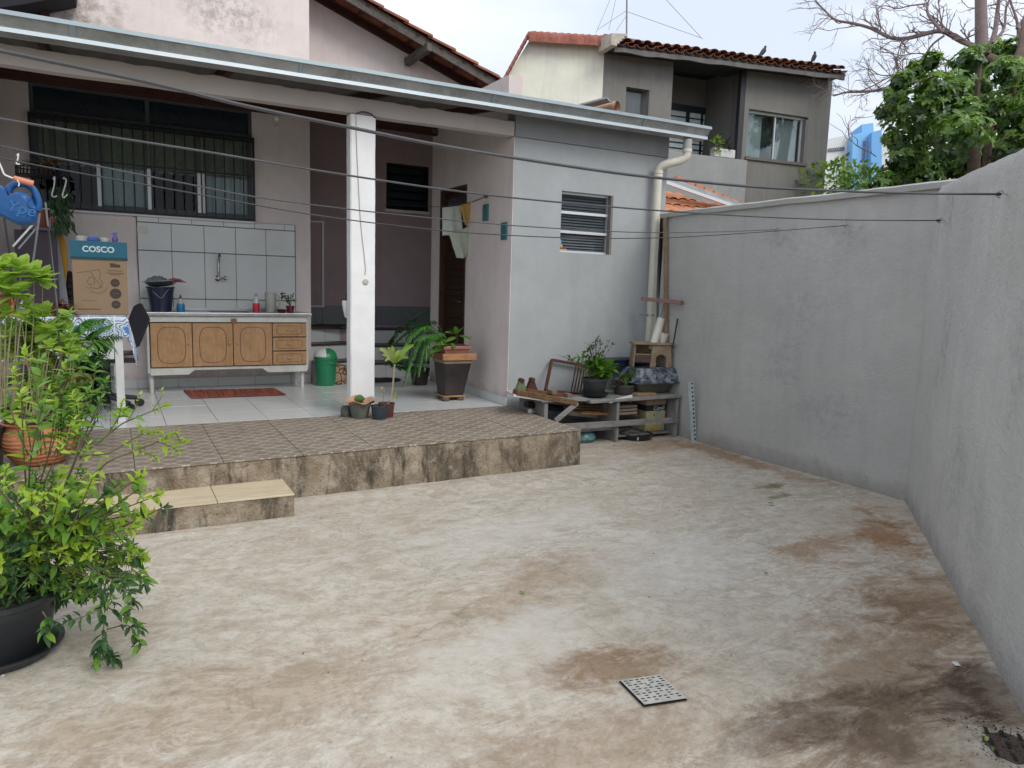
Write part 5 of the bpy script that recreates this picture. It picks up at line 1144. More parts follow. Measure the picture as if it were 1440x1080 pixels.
fl.add(vs, [(i*(m+1)+j, i*(m+1)+j+1, (i+1)*(m+1)+j+1, (i+1)*(m+1)+j) for i in range(m) for j in range(m)]); o = fl.build('swing_lid', M_lid, BN, smooth=True, fixn=False); o.modifiers.new('t', 'SOLIDIFY').thickness = .004
MB().tube(crv([c+Vector((-.02, -.135, .285)), c+Vector((.04, -.15, .265)), c+Vector((.11, -.11, .275)), c+Vector((.135, -.03, .295))], 5), .004, 6).build('bin_handle', M_grn, BN, smooth=True)
# stump stool with crackle pattern behind bin
t = NT('cracked_stump'); v_ = t.co('World'); ed = t.vor(v_, 11, 'DISTANCE_TO_EDGE'); f_ = t.ramp(ed, (.03, 1.), (.09, 0.)); t.bump(ed, .6, .02); M_stump = t.fin(t.mix(f_, (.34, .25, .16), (.07, .028, .02)), .8, 0, .2)
c = PZ(468, 541, G); c = Vector((c.x+.05, c.y+.12, G+.002)); tag(MB().lathe([(.15, 0), (.16, .03), (.155, .2), (.14, .215), (.001, .22)], 24, c, wob=.04).build('planter_stump', M_stump, smooth=True), 'beige rounded stump with dark brown cracked pattern behind the green bin', 'stool')
c2 = c+Vector((.22, .02, 0)); tag(MB().lathe([(.06, 0), (.065, .02), (.07, .19), (.066, .2), (.001, .19)], 20, c2).build('white_canister', M_whitepl, smooth=True), 'plain pale canister on the floor just left of the pillar foot', 'canister')
# dark mats
def mat_(c, rx, ry, label):
    b = MB(); n = 36; b.lathe([(1, 0), (1.01, .006), (.97, .014), (.9, .012), (.001, .011)], n); b.v = [Vector((c.x+p.x*rx*(1+.05*sin(3*p.y)), c.y+p.y*ry, c.z+p.z+(.012*noise.noise(Vector((p.x*3, p.y*3, c.x))) if p.z > .004 else 0))) for p in b.v]
    tag(b.build('black_mat', plain('black_matting', (.012, .012, .015), .95, 0, .4, 60, .5), smooth=True), label, 'mat')
mat_(PZ(535, 536, G)+Vector((0, .02, .003)), .27, .17, 'black oval mat on the tiles right of the pillar, at the stair foot')
p = PY(455, 466, 9.05); mat_(Vector((p.x+.05, 9.2, .952)), .28, .12, 'black folded cloth mat on the top stair, left of the pillar')
# white wall vase hanging left of the pillar
p = PY(482, 430, 9.0); p = PX(482, 436, 2.3); VZ = empty('wall_vase', Vector((1.80, 6.6, 1.02)), 'white hanging wall vase peeking out from behind the left side of the pillar', 'vase')
p = PY(487, 432, 6.64); MB().lathe([(.004, -.10), (.015, -.09), (.03, -.02), (.040, .045), (.036, .06), (.03, .055), (.001, .0)], 20, p).build('vase_body', M_whitepl, VZ, smooth=True)
MB().tube([p+Vector((0, 0, .06)), p+Vector((.01, .0, .12))], .012, 8).build('vase_hanger', plain('dark_hanger', (.05, .04, .04), .7), VZ)
# light bulb under the beam (unlit)
p = PY(389, 172, 8.2); LBm = empty('lamp_holder', p, 'small unlit bulb holder hanging under the porch ceiling left of the pillar', 'lamp')
MB().lathe([(.03, .06), (.034, .05), (.03, .03), (.014, .015), (.012, -.0)], 16, p).build('lamp_cap', M_whitepl, LBm, smooth=True); MB().lathe([(.012, 0), (.02, -.03), (.018, -.055), (.001, -.065)], 16, p).build('lamp_bulb', plain('unlit_bulb', (.55, .55, .52), .1), LBm, smooth=True)
MB().tube([p+Vector((0, 0, .06)), Vector((p.x, p.y, roofz(p.y)-.02))], .004, 6).build('lamp_cord', M_line, LBm)
# ================================================================== tall square planter
TPc = Vector((3.115, 7.07, G+.002)); TP = empty('tall_planter', TPc, 'tall tapering black square planter with a wooden collar by the side wall', 'planter')
def frust(x0a, x1a, y0a, y1a, z0, x0b, x1b, y0b, y1b, z1): return MB().add([(x0a, y0a, z0), (x1a, y0a, z0), (x1a, y1a, z0), (x0a, y1a, z0), (x0b, y0b, z1), (x1b, y0b, z1), (x1b, y1b, z1), (x0b, y1b, z1)], [(0, 3, 2, 1), (4, 5, 6, 7), (0, 1, 5, 4), (1, 2, 6, 5), (2, 3, 7, 6), (3, 0, 4, 7)])
M_brnblk = plain('brown_black_resin', (.022, .017, .018), .4, 0, .25, 8, .1, .25, (.12, .08, .05))
frust(2.985, 3.195, 6.93, 7.14, .365, 2.965, 3.265, 6.90, 7.20, .70).build('planter_body', M_brnblk, TP, bev=.006)
MB().box((2.955, 6.89, .70), (3.275, 7.21, .735)).build('planter_rim', plain('dull_brass_rim', (.22, .18, .12), .5), TP, bev=.004)
M_pine = wood_mat('knotty_pine', (.30, .14, .06), (.46, .25, .12), (3, 20, 20), .45, .6)
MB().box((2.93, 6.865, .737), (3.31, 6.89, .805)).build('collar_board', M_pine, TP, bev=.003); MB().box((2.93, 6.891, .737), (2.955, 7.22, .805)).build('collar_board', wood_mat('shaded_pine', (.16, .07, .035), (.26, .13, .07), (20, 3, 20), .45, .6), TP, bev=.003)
MB().box((2.956, 6.892, .74), (3.30, 7.20, .76)).build('collar_base', M_oldwood, TP)
for i, (x, y, r) in enumerate(((3.0, 6.95, .04), (3.17, 6.96, .035), (3.03, 7.12, .04), (3.18, 7.12, .04))): MB().lathe([(r, 0), (r*1.15, .02), (r, .04), (.001, .042)], 12, (x, y, G+.002)).build('caster_foot', M_oldwood, TP)
MB().box((2.965, 6.92, .347), (3.215, 7.16, .364)).build('caster_board', M_pine, TP, bev=.003)
tx = Vector((3.115, 7.04, .762)); TX = empty('terracotta_trough', tx, 'rectangular pink-brown plastic trough with a fern, on top of the tall black planter', 'plant pot')
M_trough = plain('pink_brown_plastic', (.33, .14, .11), .5, 0, .12, 6, .1, .3, (.1, .06, .05))
frust(2.985, 3.225, 6.935, 7.12, .764, 2.965, 3.245, 6.915, 7.14, .845).build('trough_body', M_trough, TX, bev=.004)
MB().box((2.95, 6.90, .846), (3.26, 7.155, .882)).build('trough_rim', M_trough, TX, bev=.005); MB().box((2.965, 6.915, .8825), (3.245, 7.14, .886)).build('soil', M_soil, TX)
# fern: arching fronds with paired pinnae, each frond one part
def frond(parent, P, mat, pl=.06, gap=.016, w0=1., droop=.2, name='frond', pw=.28, r=.0022):
    b = MB(); P = crv(P, 7); n = len(P); tot = sum((P[i+1]-P[i]).length for i in range(n-1)); b.tube(P, r, 4); s = 0; nxt = .03; side = Vector((0, 0, 1)); geo = leafgeo(pw, .25, .05, 3)
    for i in range(n-1):
        seg = (P[i+1]-P[i]); L_ = seg.length; d = seg.normalized()
        x = d.cross(Vector((0, 0, 1))); x = x.normalized() if x.length > .05 else Vector((1, 0, 0))
        while nxt < s+L_:
            p = P[i]+d*(nxt-s); u = nxt/tot; ll = pl*w0*(.45+1.2*min(u*2.2, 1)*(1-u)**.6)
            for sg in (-1, 1):
                dd = (x*sg+d*.5+Vector((0, 0, -droop))+rv(.1)).normalized(); F = frame(dd); b.add([p+F @ (v*ll) for v in geo[0]], geo[1])
            nxt += gap
        s += L_
    return b.build(name, mat, parent, smooth=True, fixn=False)
M_fern = leafmat('fern_green', (.05, .17, .03), (.12, .30, .05)); M_fernd = leafmat('fern_dark_green', (.02, .08, .025), (.05, .15, .04))
cF = Vector((3.05, 7.02, .885)); random.seed(21)
for (x, y, dy) in ((627, 585, -.12), (640, 560, .0), (637, 570, -.05), (655, 548, -.2), (690, 552, -.15), (668, 545, -.08), (645, 520, .1), (630, 540, -.1), (700, 540, -.2)):
    pass
for (mx, my, ex, ey, Y, mt) in ((592, 475, 567, 545, 6.95, 0), (585, 470, 573, 520, 7.1, 1), (600, 480, 588, 530, 6.9, 0), (605, 475, 597, 520, 6.85, 0), (590, 462, 560, 500, 7.0, 0), (612, 470, 582, 480, 6.8, 0), (600, 455, 575, 470, 7.2, 1), (620, 478, 604, 505, 6.9, 0), (598, 470, 580, 538, 7.05, 1), (580, 465, 566, 500, 7.25, 0)):
    frond(TX, [cF, PY((mx+627)/2, my-2, (Y+7.0)/2), PY(mx, my, Y), PY((mx+ex)/2-2, (my+ey)/2-2, Y), PY(ex, ey, Y)], (M_fern, M_fernd)[mt], .060, .025, pw=.27, droop=.35)
for (ex, ey, Y) in ((532, 480, 7.4), (545, 450, 7.4)):
    pass
frond(TX, [cF, PY(600, 455, 7.2), PY(575, 465, 7.4), PY(552, 485, 7.5)], M_fernd, .08)
# broad palmate leaves of the same pot
lv = []
for (x, y, dx, dy, s) in ((640, 470, -25, -10, .17), (640, 470, -14, -22, .16), (641, 470, 2, -26, .17), (643, 470, 14, -20, .16), (645, 472, 26, 4, .17), (641, 474, -24, 8, .16), (630, 484, -30, -4, .22), (622, 490, -32, 6, .2), (634, 482, 8, 8, .12), (615, 488, -16, 12, .18)):
    p = PY(x, y, 6.95); e_ = PY(x+dx, y+dy, 6.8+random.uniform(-.1, .1)); lv.append((p, e_-p, Vector((0, -.5, 1)), s, 0))
put_leaves(TX, lv, [(leafgeo(.36, .15, .1, 5), M_leafB)], 30)
MB().tube(crv([cF, PY(643, 480, 6.97), PY(641, 470, 6.95)], 4), .004, 6).tube(crv([cF, PY(634, 486, 6.97), PY(628, 484, 6.95)], 4), .004, 6).build('stem', M_stem, TX)
MB().tube(crv([PY(660, 489, 7.1), PY(661, 478, 7.1), PY(663, 472, 7.1)], 3), .002, 5).build('bare_twig', M_stemb, TX)
# second fern rising behind, dark, from a pot by the stairs
FPc = Vector((3.2, 8.2, G+.002)); FP = pot('fern_pot', FPc, .09, .12, .2, M_brnblk, 'dark pot with tall arching dark fern fronds by the stairs, behind the dracaena')
for (pts) in ([(598, 520), (552, 500), (560, 462), (604, 434)], [(598, 522), (545, 500), (556, 470), (588, 447)], [(598, 522), (550, 510), (548, 485), (560, 462)], [(598, 520), (580, 490), (590, 465), (600, 458)]):
    frond(FP, [PY(x, y, 8.0-.05*i) for i, (x, y) in enumerate(pts)], M_fernd, .10, .02, pw=.34)
# ================================================================== small pots by pillar and dracaena
M_cem = plain('mossy_cement', (.13, .135, .115), .9, 0, .3, 14, .5, .5, (.05, .06, .03))
c = Vector((1.895, 6.30, G+.003)); CP = pot('cactus_pot', c, .070, .098, .13, M_cem, 'mossy cement pot with wavy clay saucer and round cactus, at the foot of the pillar', 'plant pot', .01)
b = MB(); n = 40; M_claysh = plain('pale_clay_dish', (.42, .24, .15), .85, 0, .2, 14, .3, .4, (.15, .13, .1)); vs = []
for i, (r, z) in enumerate(((.03, .137), (.085, .135), (.11, .146), (.132, .163), (.136, .160), (.112, .138), (.085, .128))):
    for k in range(n): a = 2*pi*k/n; vs.append(c+Vector((cos(a)*r, sin(a)*r, z+(.012*sin(a*5) if r > .1 else 0)+(.01*sin(a) if r > .12 else 0))))
b.add(vs, [(i*n+k, i*n+(k+1) % n, (i+1)*n+(k+1) % n, (i+1)*n+k) for i in range(6) for k in range(n)]); b.build('clay_dish', M_claysh, CP, smooth=True)
b = MB(); vs = []; nr = 26; cc = c+Vector((-.005, 0, .137))
for j in range(11):
    t_ = j/10; r = .042*sin(.35+t_*2.7)**.8 if j < 10 else .004
    for k in range(nr*2): a = pi*k/nr; rr = r*(1+.12*(1 if k % 4 < 2 else -1)*(1)); vs.append(cc+Vector((cos(a)*rr, sin(a)*rr, .07*t_)))
m = nr*2; b.add(vs, [(j*m+k, j*m+(k+1) % m, (j+1)*m+(k+1) % m, (j+1)*m+k) for j in range(10) for k in range(m)]+[tuple(10*m+k for k in range(m))]); b.build('cactus', plain('cactus_green', (.07, .15, .03), .7, 0, .3, 60, .5), CP, smooth=True)
MB().lathe([(.04, 0), (.05, .03), (.045, .09), (.001, .1)], 12, (1.80, 6.40, G+.003), wob=.1).build('stone_lump', M_cem, CP)
c = Vector((2.04, 6.19, G+.003)); DRp = pot('dracaena_pot', c, .062, .078, .12, plain('slate_blue_plastic', (.03, .045, .06), .45, 0, .15, 8, .1), 'slate blue plastic pot with a thin dry stalk, standing beside the cactus pot', 'plant pot', .007)
MB().tube(crv([c+Vector((.01, 0, .1)), PY(540, 556, 6.2), PY(538, 548, 6.25), PY(541, 545, 6.3)], 4), .0025, 5).tube(crv([c+Vector((.02, 0, .1)), PY(545, 568, 6.2), PY(548, 562, 6.2)], 3), .004, 5).build('stem', M_stemb, DRp)
put_leaves(DRp, [(PY(540, 549, 6.28), Vector((-.3, 0, .4)), Vector((0, -1, 0)), .045, 0), (PY(541, 550, 6.28), Vector((-.6, 0, .1)), Vector((0, -1, 0)), .04, 0)], [(LG, leafmat('dry_leaf', (.35, .28, .14), (.45, .38, .2)))], 5)
c = Vector((2.13, 6.27, G+.003)); DR2 = pot('dracaena_pot', c, .060, .076, .125, plain('maroon_plastic', (.10, .035, .03), .45, 0, .15, 8, .1), 'maroon plastic pot half hidden behind the slate blue one, holding a pale dracaena', 'plant pot', .007)
DY = 6.33
st = crv([c+Vector((.0, 0, .1)), PY(549, 562, DY), PY(552, 545, DY), PY(554, 525, DY), PY(555, 512, DY)], 5)
MB().tube(st, [.007+.002*(i/20) for i in range(len(st))], 8).build('stem', M_stemp, DR2, smooth=True)
lv = []; top = PY(555, 510, DY); geoD = leafgeo(.17, .35, .15, 7)
for (ex, ey, s) in ((533, 490, 1), (537, 499, .9), (572, 492, 1), (583, 484, 1.1), (551, 486, .8), (563, 493, .9), (575, 503, .8), (545, 488, .9), (566, 505, .8), (541, 508, .7)):
    e_ = PY(ex, ey, DY+random.uniform(-.15, .1)); mid = (top*.45+e_*.55)+Vector((0, 0, .03)); Lp = crv([top, mid, e_], 6); bb = MB(); w = .021*s; vs = []
    for i, p in enumerate(Lp):
        u = i/(len(Lp)-1); d = (Lp[min(i+1, len(Lp)-1)]-Lp[max(i-1, 0)]).normalized(); x = d.cross(-_f).normalized(); ww = w*(sin(pi*min(1, u*.75+.2))**.8)*(1 if u < .97 else .15); vs += [p-x*ww+_f*-.006*0, p+_f*.008, p+x*ww]
    m = len(Lp); bb.add(vs, [(i*3+j, i*3+j+1, i*3+j+4, i*3+j+3) for i in range(m-1) for j in (0, 1)]); bb.build('leaf', M_leafV if ex < 550 else M_leafYG, DR2, smooth=True, fixn=False)
frond(DR2, [PY(551, 548, DY), PY(556, 552, DY), PY(560, 560, DY-.05)], M_leafYG, .035, .012)
# ================================================================== towels on a line in the doorway
la, lb_, lc = PX(683, 276, 3.44), PY(640, 296, 7.75), PY(614, 292, 8.9)
TLn = empty('drying_line', la, 'short dark drying line from the side wall across the brown door', 'clothesline')
MB().tube([la, PY(664, 284, 7.4)], .004, 5).tube([PY(664, 284, 7.4), PY(622, 291, 7.6)], .003, 5).tube([PY(622, 291, 7.6), PY(540, 288, 8.9)], .003, 5).build('line', M_line, TLn)
MB().lathe([(.001, -.02), (.02, -.01), (.02, .01), (.001, .02)], 10, la).build('knot', M_line, TLn)
def towel(name, px, mat, label, Y=7.5, seed=0):
    """hanging cloth whose outline corners are px (tl, tr, br, bl)"""
    b = MB(); n = 18; vs = []; Pq = [PY(x, y, Y) for x, y in px]
    for j in range(n+1):
        for i in range(n+1):
            u, v = i/n, j/n; p = (Pq[0]*(1-u)+Pq[1]*u)*(1-v)+(Pq[3]*(1-u)+Pq[2]*u)*v; p.y += .018*sin(u*9+seed)*(.3+v)+.01*noise.noise(Vector((u*5, v*3, seed))); p.z += .012*sin(u*7+seed)*v; vs.append(p)
    b.add(vs, [(j*(n+1)+i, j*(n+1)+i+1, (j+1)*(n+1)+i+1, (j+1)*(n+1)+i) for j in range(n) for i in range(n)]); o = b.build(name, mat, smooth=True, fixn=False); o.modifiers.new('t', 'SOLIDIFY').thickness = .005
    return tag(o, label, 'towel')
M_tow = plain('cream_towel', (.40, .43, .38), .95, 0, .1, 30, .5); M_toy = plain('mustard_towel', (.42, .26, .07), .95, 0, .15, 30, .5); M_tow2 = plain('pale_green_towel', (.36, .40, .33), .95, 0, .1, 30, .5)
towel('towel', [(622, 292), (648, 289), (650, 328), (623, 333)], M_tow, 'cream towel hanging on the left of the line across the brown door', 7.5, 1)
towel('towel', [(646, 289), (664, 284), (668, 312), (653, 315)], M_toy, 'small mustard yellow towel hanging at the right of the door line', 7.46, 4)
towel('towel', [(632, 331), (660, 318), (664, 358), (643, 364)], M_tow2, 'long pale green towel hanging lowest in front of the brown door', 7.48, 2)
# ================================================================== junk bench along the grey room wall
M_bench = wood_mat('weathered_grey_paint_wood', (.17, .165, .16), (.30, .295, .28), (3, 25, 25), .5, .8)
M_benchv = wood_mat('weathered_grey_post', (.17, .165, .16), (.31, .30, .285), (25, 25, 3), .45, .8)
BE = empty('junk_bench', (4.35, 6.1, 0), 'low weathered grey wooden bench rack holding pots and scrap by the corner', 'bench')
MB().prism([(4.02, 5.79, .405), (5.13, 5.76, .415), (5.13, 6.05, .415), (4.02, 6.08, .405)], (0, 0, .032)).build('top_plank', M_bench, BE, bev=.004)
MB().prism([(4.02, 6.085, .402), (5.13, 6.055, .412), (5.13, 6.4, .412), (4.02, 6.42, .402)], (0, 0, .032)).build('top_plank', M_bench, BE, bev=.004)
MB().prism([(3.50, 5.84, .435), (4.015, 5.82, .425), (4.015, 6.38, .42), (3.50, 6.38, .43)], (0, 0, .03)).build('top_plank', M_bench, BE, bev=.004)
for x, y in ((4.345, 5.80), (5.085, 5.775)):
    MB().prism([(x, y, 0), (x+.035, y, 0), (x+.035, y, .405), (x, y, .405)], (0, .04, 0)).build('bench_leg', M_benchv, BE, bev=.003)
    MB().box((x+.005, y+.042, .0), (x+.028, 6.38, .40)).build('side_board', M_benchv, BE, bev=.003)
a = PY(757, 565, 5.9).x; MB().box((3.545, 5.86, 0), (3.585, 5.90, .43)).build('bench_leg', M_benchv, BE, bev=.003); MB().box((3.55, 5.905, 0), (3.58, 6.36, .42)).build('side_board', M_benchv, BE, bev=.003)
MB().bar((3.72, 5.785, .20), (5.11, 5.765, .185), .018, .058).build('front_rail', M_bench, BE, bev=.003)
MB().box((3.6, 5.84, .12), (4.34, 6.38, .135)).build('lower_shelf', M_bench, BE, bev=.002); MB().box((4.385, 5.83, .04), (5.08, 6.38, .052)).build('lower_shelf', M_bench, BE, bev=.002)
pa, pb = PY(781, 592, 5.83), PY(812, 566, 5.83); MB().bar(pa, pb, .02, .05).build('diagonal_brace', M_bench, BE, bev=.003)
# white towel-like slab at the left end
tag(MB().prism([PY(722, 558, 5.86)+Vector((0, 0, 0)), PY(776, 566, 5.84), Vector((3.72, 6.25, .47)), Vector((3.35, 6.3, .475))], (0, 0, .022)).build('marble_offcut', plain('white_marble', (.55, .54, .52), .5, 0, .15, 10, .1, .2), bev=.004), 'chipped white stone slab sticking out over the left end of the bench', 'stone slab')
# rusty scrap beams with two triangular brackets
M_rust = plain('rusty_wood_iron', (.13, .055, .025), .9, 0, .5, 14, .6, .5, (.04, .025, .018)); M_rust2 = plain('dark_rust', (.075, .028, .018), .85, .1, .4, 20, .5); M_grnp = plain('flaked_green_paint', (.13, .17, .08), .8, 0, .4, 25, .5, .5, (.12, .05, .03))
SB = empty('scrap_timber', PY(770, 556, 5.95), 'rusty brown timber with green and red wheel brackets, lying across the bench left end', 'scrap timber')
p, q = PY(724, 551, 5.9), PY(808, 566, 5.86); MB().bar(p, q, .10, .05).build('timber', wood_mat('rotten_timber', (.09, .05, .025), (.20, .12, .06), (6, 20, 20), .6, .9), SB, bev=.006)
MB().bar(PY(738, 549, 6.02), PY(812, 560, 6.02), .09, .045).build('timber', M_rust, SB, bev=.005)
for (x, mt) in ((735, M_grnp), (750, M_rust2)):
    k = (x-735)*.0; t0 = PY(x-9, 551+k, 6.0); t1 = PY(x+8, 553+k, 6.0); t2 = PY(x+2, 536+k*.5-(0 if x == 735 else 1), 6.0); t3 = PY(x-3, 536-(0 if x == 735 else 1), 6.0)
    br = MB().prism([t0, t1, t2, t3], (0, .05, 0)).build('wheel_bracket', mt, SB, bev=.004); cc = (t2+t3)/2
    MB().lathe([(.001, -.03), (.022, -.028), (.024, 0), (.022, .028), (.001, .03)], 14, cc+Vector((0, .02, .004)), Matrix.Rotation(RD(90), 3, 'X')).build('bracket_wheel', M_rust2, br)
for (x, y, s) in ((778, 552, .05), (799, 556, .045)):
    p = PY(x, y+1, 5.93); MB().box((p.x-s*.6, p.y-.03, p.z-.01), (p.x+s*.6, p.y+.05, p.z+s*.6)).build('wood_block', plain('old_wood_block', (.16, .12, .08), .9, 0, .4, 20, .4), SB, bev=.006)
# clutter of pipes and sticks on the shelf below
for i, (x0_, y0_, x1_, y1_, Y0, Y1, r, m, nm, lb) in enumerate(((740, 568, 800, 576, 6.05, 6.2, .035, M_blackpl, 'black_pipe', 'short black pipe poking out beneath the white stone slab'),
        (745, 578, 756, 580, 5.98, 6.1, .022, plain('grey_pipe', (.3, .3, .3), .5), 'grey_pipe', 'small grey pipe stub under the left end of the bench'),
        (800, 580, 868, 588, 6.1, 6.2, .03, M_pvc, 'pvc_offcut', 'pale pipe lying on the lower shelf of the bench'))):
    tag(MB().tube([PY(x0_, y0_, Y0), PY(x1_, y1_, Y1)], r, 14).build(nm, m, smooth=True), lb, 'pipe')
random.seed(5)
for i in range(5):
    x = 3.85+random.random()*.2; z = .30+i*.024-.02*(i % 2); tag(MB().bar((x, 5.9+.04*i, z), (x+.75+random.uniform(-.1, .1), 6.0+.05*i, z-.07-random.uniform(0, .02)), .07, .018).build('scrap_board', wood_mat('brown_scrap_board', (.16, .075, .035), (.30, .16, .08), (3, 20, 20), .5, .8) if i == 0 else bpy.data.materials['brown_scrap_board'], bev=.002), ('lowest', 'second lowest', 'middle', 'second highest', 'topmost')[i]+' brown scrap board in the loose pile under the bench', 'board', 'brown scrap boards piled under the bench')
for i in range(3): tag(MB().box((4.42, 5.9, .25+i*.035), (4.68, 6.3, .275+i*.035)).build('board_offcut', plain('pinkish_board', (.32, .26, .21), .8, 0, .2, 10, .3), bev=.002), ('lowest', 'middle', 'topmost')[i]+' pale board offcut in the little stack beside the tin', 'board', 'pale offcuts in the right bay')
tag(MB().bar(PY(857, 565, 5.79), PY(889, 557, 5.79), .01, .03).build('white_strip', M_whitepl, bev=.002), 'thin white strip hanging off the front edge of the bench top', 'strip')
# big square tin with label, and faint lettering
tc0 = Vector((4.95, 6.03, .052)); TN = empty('paint_tin', tc0, 'square yellowish paint tin with dark lid band on the lower shelf, right bay', 'paint tin')
M_tin = NT('faded_tin_print'); v_ = M_tin.co('World'); a_ = M_tin.ramp(M_tin.noise(M_tin.mp(v_, (6, 6, 2.5)), 1.6, 3, .5), (.35, (.40, .41, .36)), (.5, (.46, .42, .18)), (.62, (.30, .36, .30)), (.8, (.50, .48, .40))); M_tin.bump(M_tin.noise(v_, 12, 2), .2, .01); M_tin = M_tin.fin(a_, .5, .1, .4)
MB().box((4.80, 5.90, .053), (5.055, 6.15, .27)).build('tin_body', M_tin, TN, bev=.01); MB().box((4.797, 5.897, .271), (5.058, 6.153, .325)).build('dark_band', plain('black_label', (.02, .022, .035), .5), TN, bev=.004)
MB().box((4.80, 5.90, .326), (5.055, 6.15, .385)).build('upper_band', plain('pink_pattern_label', (.34, .25, .18), .6, 0, .5, 45), TN, bev=.01)
text('lettering', 'Candi', .062, (4.955, 5.8955, .280), plain('pale_ink', (.6, .62, .62), .5), TN, shear=.3)
MB().box((4.86, 5.896, .075), (4.99, 5.8995, .135)).build('yellow_panel', plain('ochre_panel', (.50, .36, .10), .6), TN); MB().lathe([(.001, 0), (.012, .001), (.012, .003), (.001, .004)], 12, (4.90, 5.90, .225), Matrix.Rotation(RD(90), 3, 'X')).build('green_dot', plain('olive_dot', (.2, .22, .05), .6), TN)
tag(MB().lathe([(.09, 0), (.10, .05), (.09, .13), (.05, .16), (.001, .165)], 20, (5.06, 5.92, .001)).build('black_canister', M_blackpl, smooth=True) if False else MB().lathe([(.055, 0), (.06, .04), (.055, .10), (.03, .125), (.001, .13)], 20, (5.02, 6.25, .053)).build('black_canister', M_blackpl, smooth=True), 'small black rounded canister in the shadow behind the yellowish tin', 'canister')
# saucer with debris in front
c = Vector((4.66, 5.87, .006)); SA = empty('plant_saucer', c, 'wide black plastic saucer full of damp debris on the ground before the bench', 'saucer')
MB().lathe([(.13, 0), (.15, .005), (.165, .045), (.172, .048), (.172, .055), (.158, .052), (.14, .016), (.001, .011)], 40, c).build('saucer_body', M_blackpl, SA, smooth=True)
b = MB()
for k in range(240): a = random.random()*6.28; r = .14*random.random()**.5; F = frame(rv(), rv()); p = c+Vector((cos(a)*r, sin(a)*r, .024+random.random()*.02)); b.add([p+F @ (v*random.uniform(.015, .035)) for v in leafgeo(.5, .1, .1, 2)[0]], leafgeo(.5, .1, .1, 2)[1])
tag(b.build('debris', leafmat('damp_debris', (.02, .035, .02), (.07, .08, .04)), SA, fixn=False), kind='stuff')
MB().box((4.55, 5.708, .02), (4.56, 5.712, .05)).build('white_mark', M_whitepl, SA)
# teal bag
b = MB(); c = Vector((4.06, 5.93, .0)); b.lathe([(.001, 0), (.09, .0), (.12, .04), (.11, .09), (.07, .125), (.03, .13), (.001, .128)], 26, (0, 0, 0))
b.v = [c+Vector((p.x*1.0, p.y*.8, p.z*.85+.004))*1+Vector((noise.noise(p*22), noise.noise(p*22+Vector((5, 0, 0))), 0))*.022 for p in b.v]
tag(b.build('plastic_bag', plain('teal_plastic_bag', (.09, .22, .23), .3, 0, .4, 20, .6, bs=40), smooth=True), 'crumpled teal plastic bag on the ground beside the porch corner', 'bag')
# rusty frame grid leaning on the wall
LF = empty('metal_grate', PY(795, 552, 6.3), 'rusty rectangular metal frame with vertical bars, leaning against the grey room wall', 'metal grate')
fa_, fb_, fc_, fd_ = PY(776, 506, 6.42), PY(838, 517, 6.42), PY(831, 556, 6.2), PY(767, 549, 6.2)
for a, c_ in ((fa_, fb_), (fb_, fc_), (fd_, fa_), (fd_, fc_)): MB().bar(a, c_, .025, .028, Vector((0, -1, .2))).build('frame_bar', M_rust2, LF)
for k in range(7):
    u = .55+k*.065; MB().bar(fa_*(1-u)+fb_*u, fd_*(1-u)+fc_*u, .010, .012, Vector((0, -1, .2))).build('grate_bar', M_rust2, LF)
# pots on the bench
M_dkpot = plain('charcoal_pot', (.026, .032, .036), .45, 0, .2, 10, .1, .3, (.07, .07, .06))
c = Vector((4.19, 5.98, .452)); tag(MB().lathe([(.10, 0), (.13, .006), (.148, .03), (.15, .032), (.14, .032), (.11, .01), (.001, .008)], 32, c).build('pot_saucer', M_blackpl, smooth=True), 'black saucer under the larger dark pot on the bench', 'saucer')
c = c+Vector((0, 0, .011)); BP = pot('bench_pot', c, .098, .132, .165, M_dkpot, 'larger dark plastic pot with bright green leaves, in the middle of the bench', 'plant pot')
lv = []; t0 = c+Vector((0, 0, .16)); st = MB()
def shoot(parent_b, lv, p0, pts, n, size, kind, spread=.9, r=.003, up=.3):
    P = crv([p0]+pts, 4); parent_b.tube(P, [r*(1-.5*i/len(P)) for i in range(len(P))], 5)
    for k in range(n):
        i = int(len(P)*(.35+.65*random.random())) if n > 3 else len(P)-1; i = min(i, len(P)-1); p = P[i]; d = (P[i]-P[max(i-1, 0)]).normalized(); o = rv().normalized()
        lv.append((p, (d*.4+o*spread+Vector((0, 0, up))).normalized(), Vector((0, 0, 1))+rv(.3), size*random.uniform(.7, 1.25), kind))
for (x, y, n, s, k) in ((836, 512, 7, .10, 0), (850, 519, 7, .11, 0), (858, 516, 7, .10, 0), (842, 505, 5, .09, 0), (828, 520, 6, .09, 0), (847, 524, 6, .09, 0), (863, 518, 4, .09, 0), (820, 498, 14, .05, 1), (812, 502, 12, .05, 1), (826, 495, 12, .055, 1), (795, 502, 16, .035, 2), (801, 503, 14, .035, 2), (785, 499, 5, .025, 2), (832, 484, 18, .06, 3), (838, 481, 18, .06, 3), (844, 486, 12, .06, 3), (830, 487, 10, .05, 3), (856, 481, 14, .028, 2), (861, 485, 12, .028, 2), (852, 488, 6, .025, 2), (848, 530, 5, .06, 0), (835, 529, 5, .07, 0)):
    e_ = PY(x, y, 5.98+random.uniform(-.08, .08)); shoot(st, lv, t0+rv(.02), [(t0+e_)/2+Vector((0, 0, .03)), e_], n, s, k)
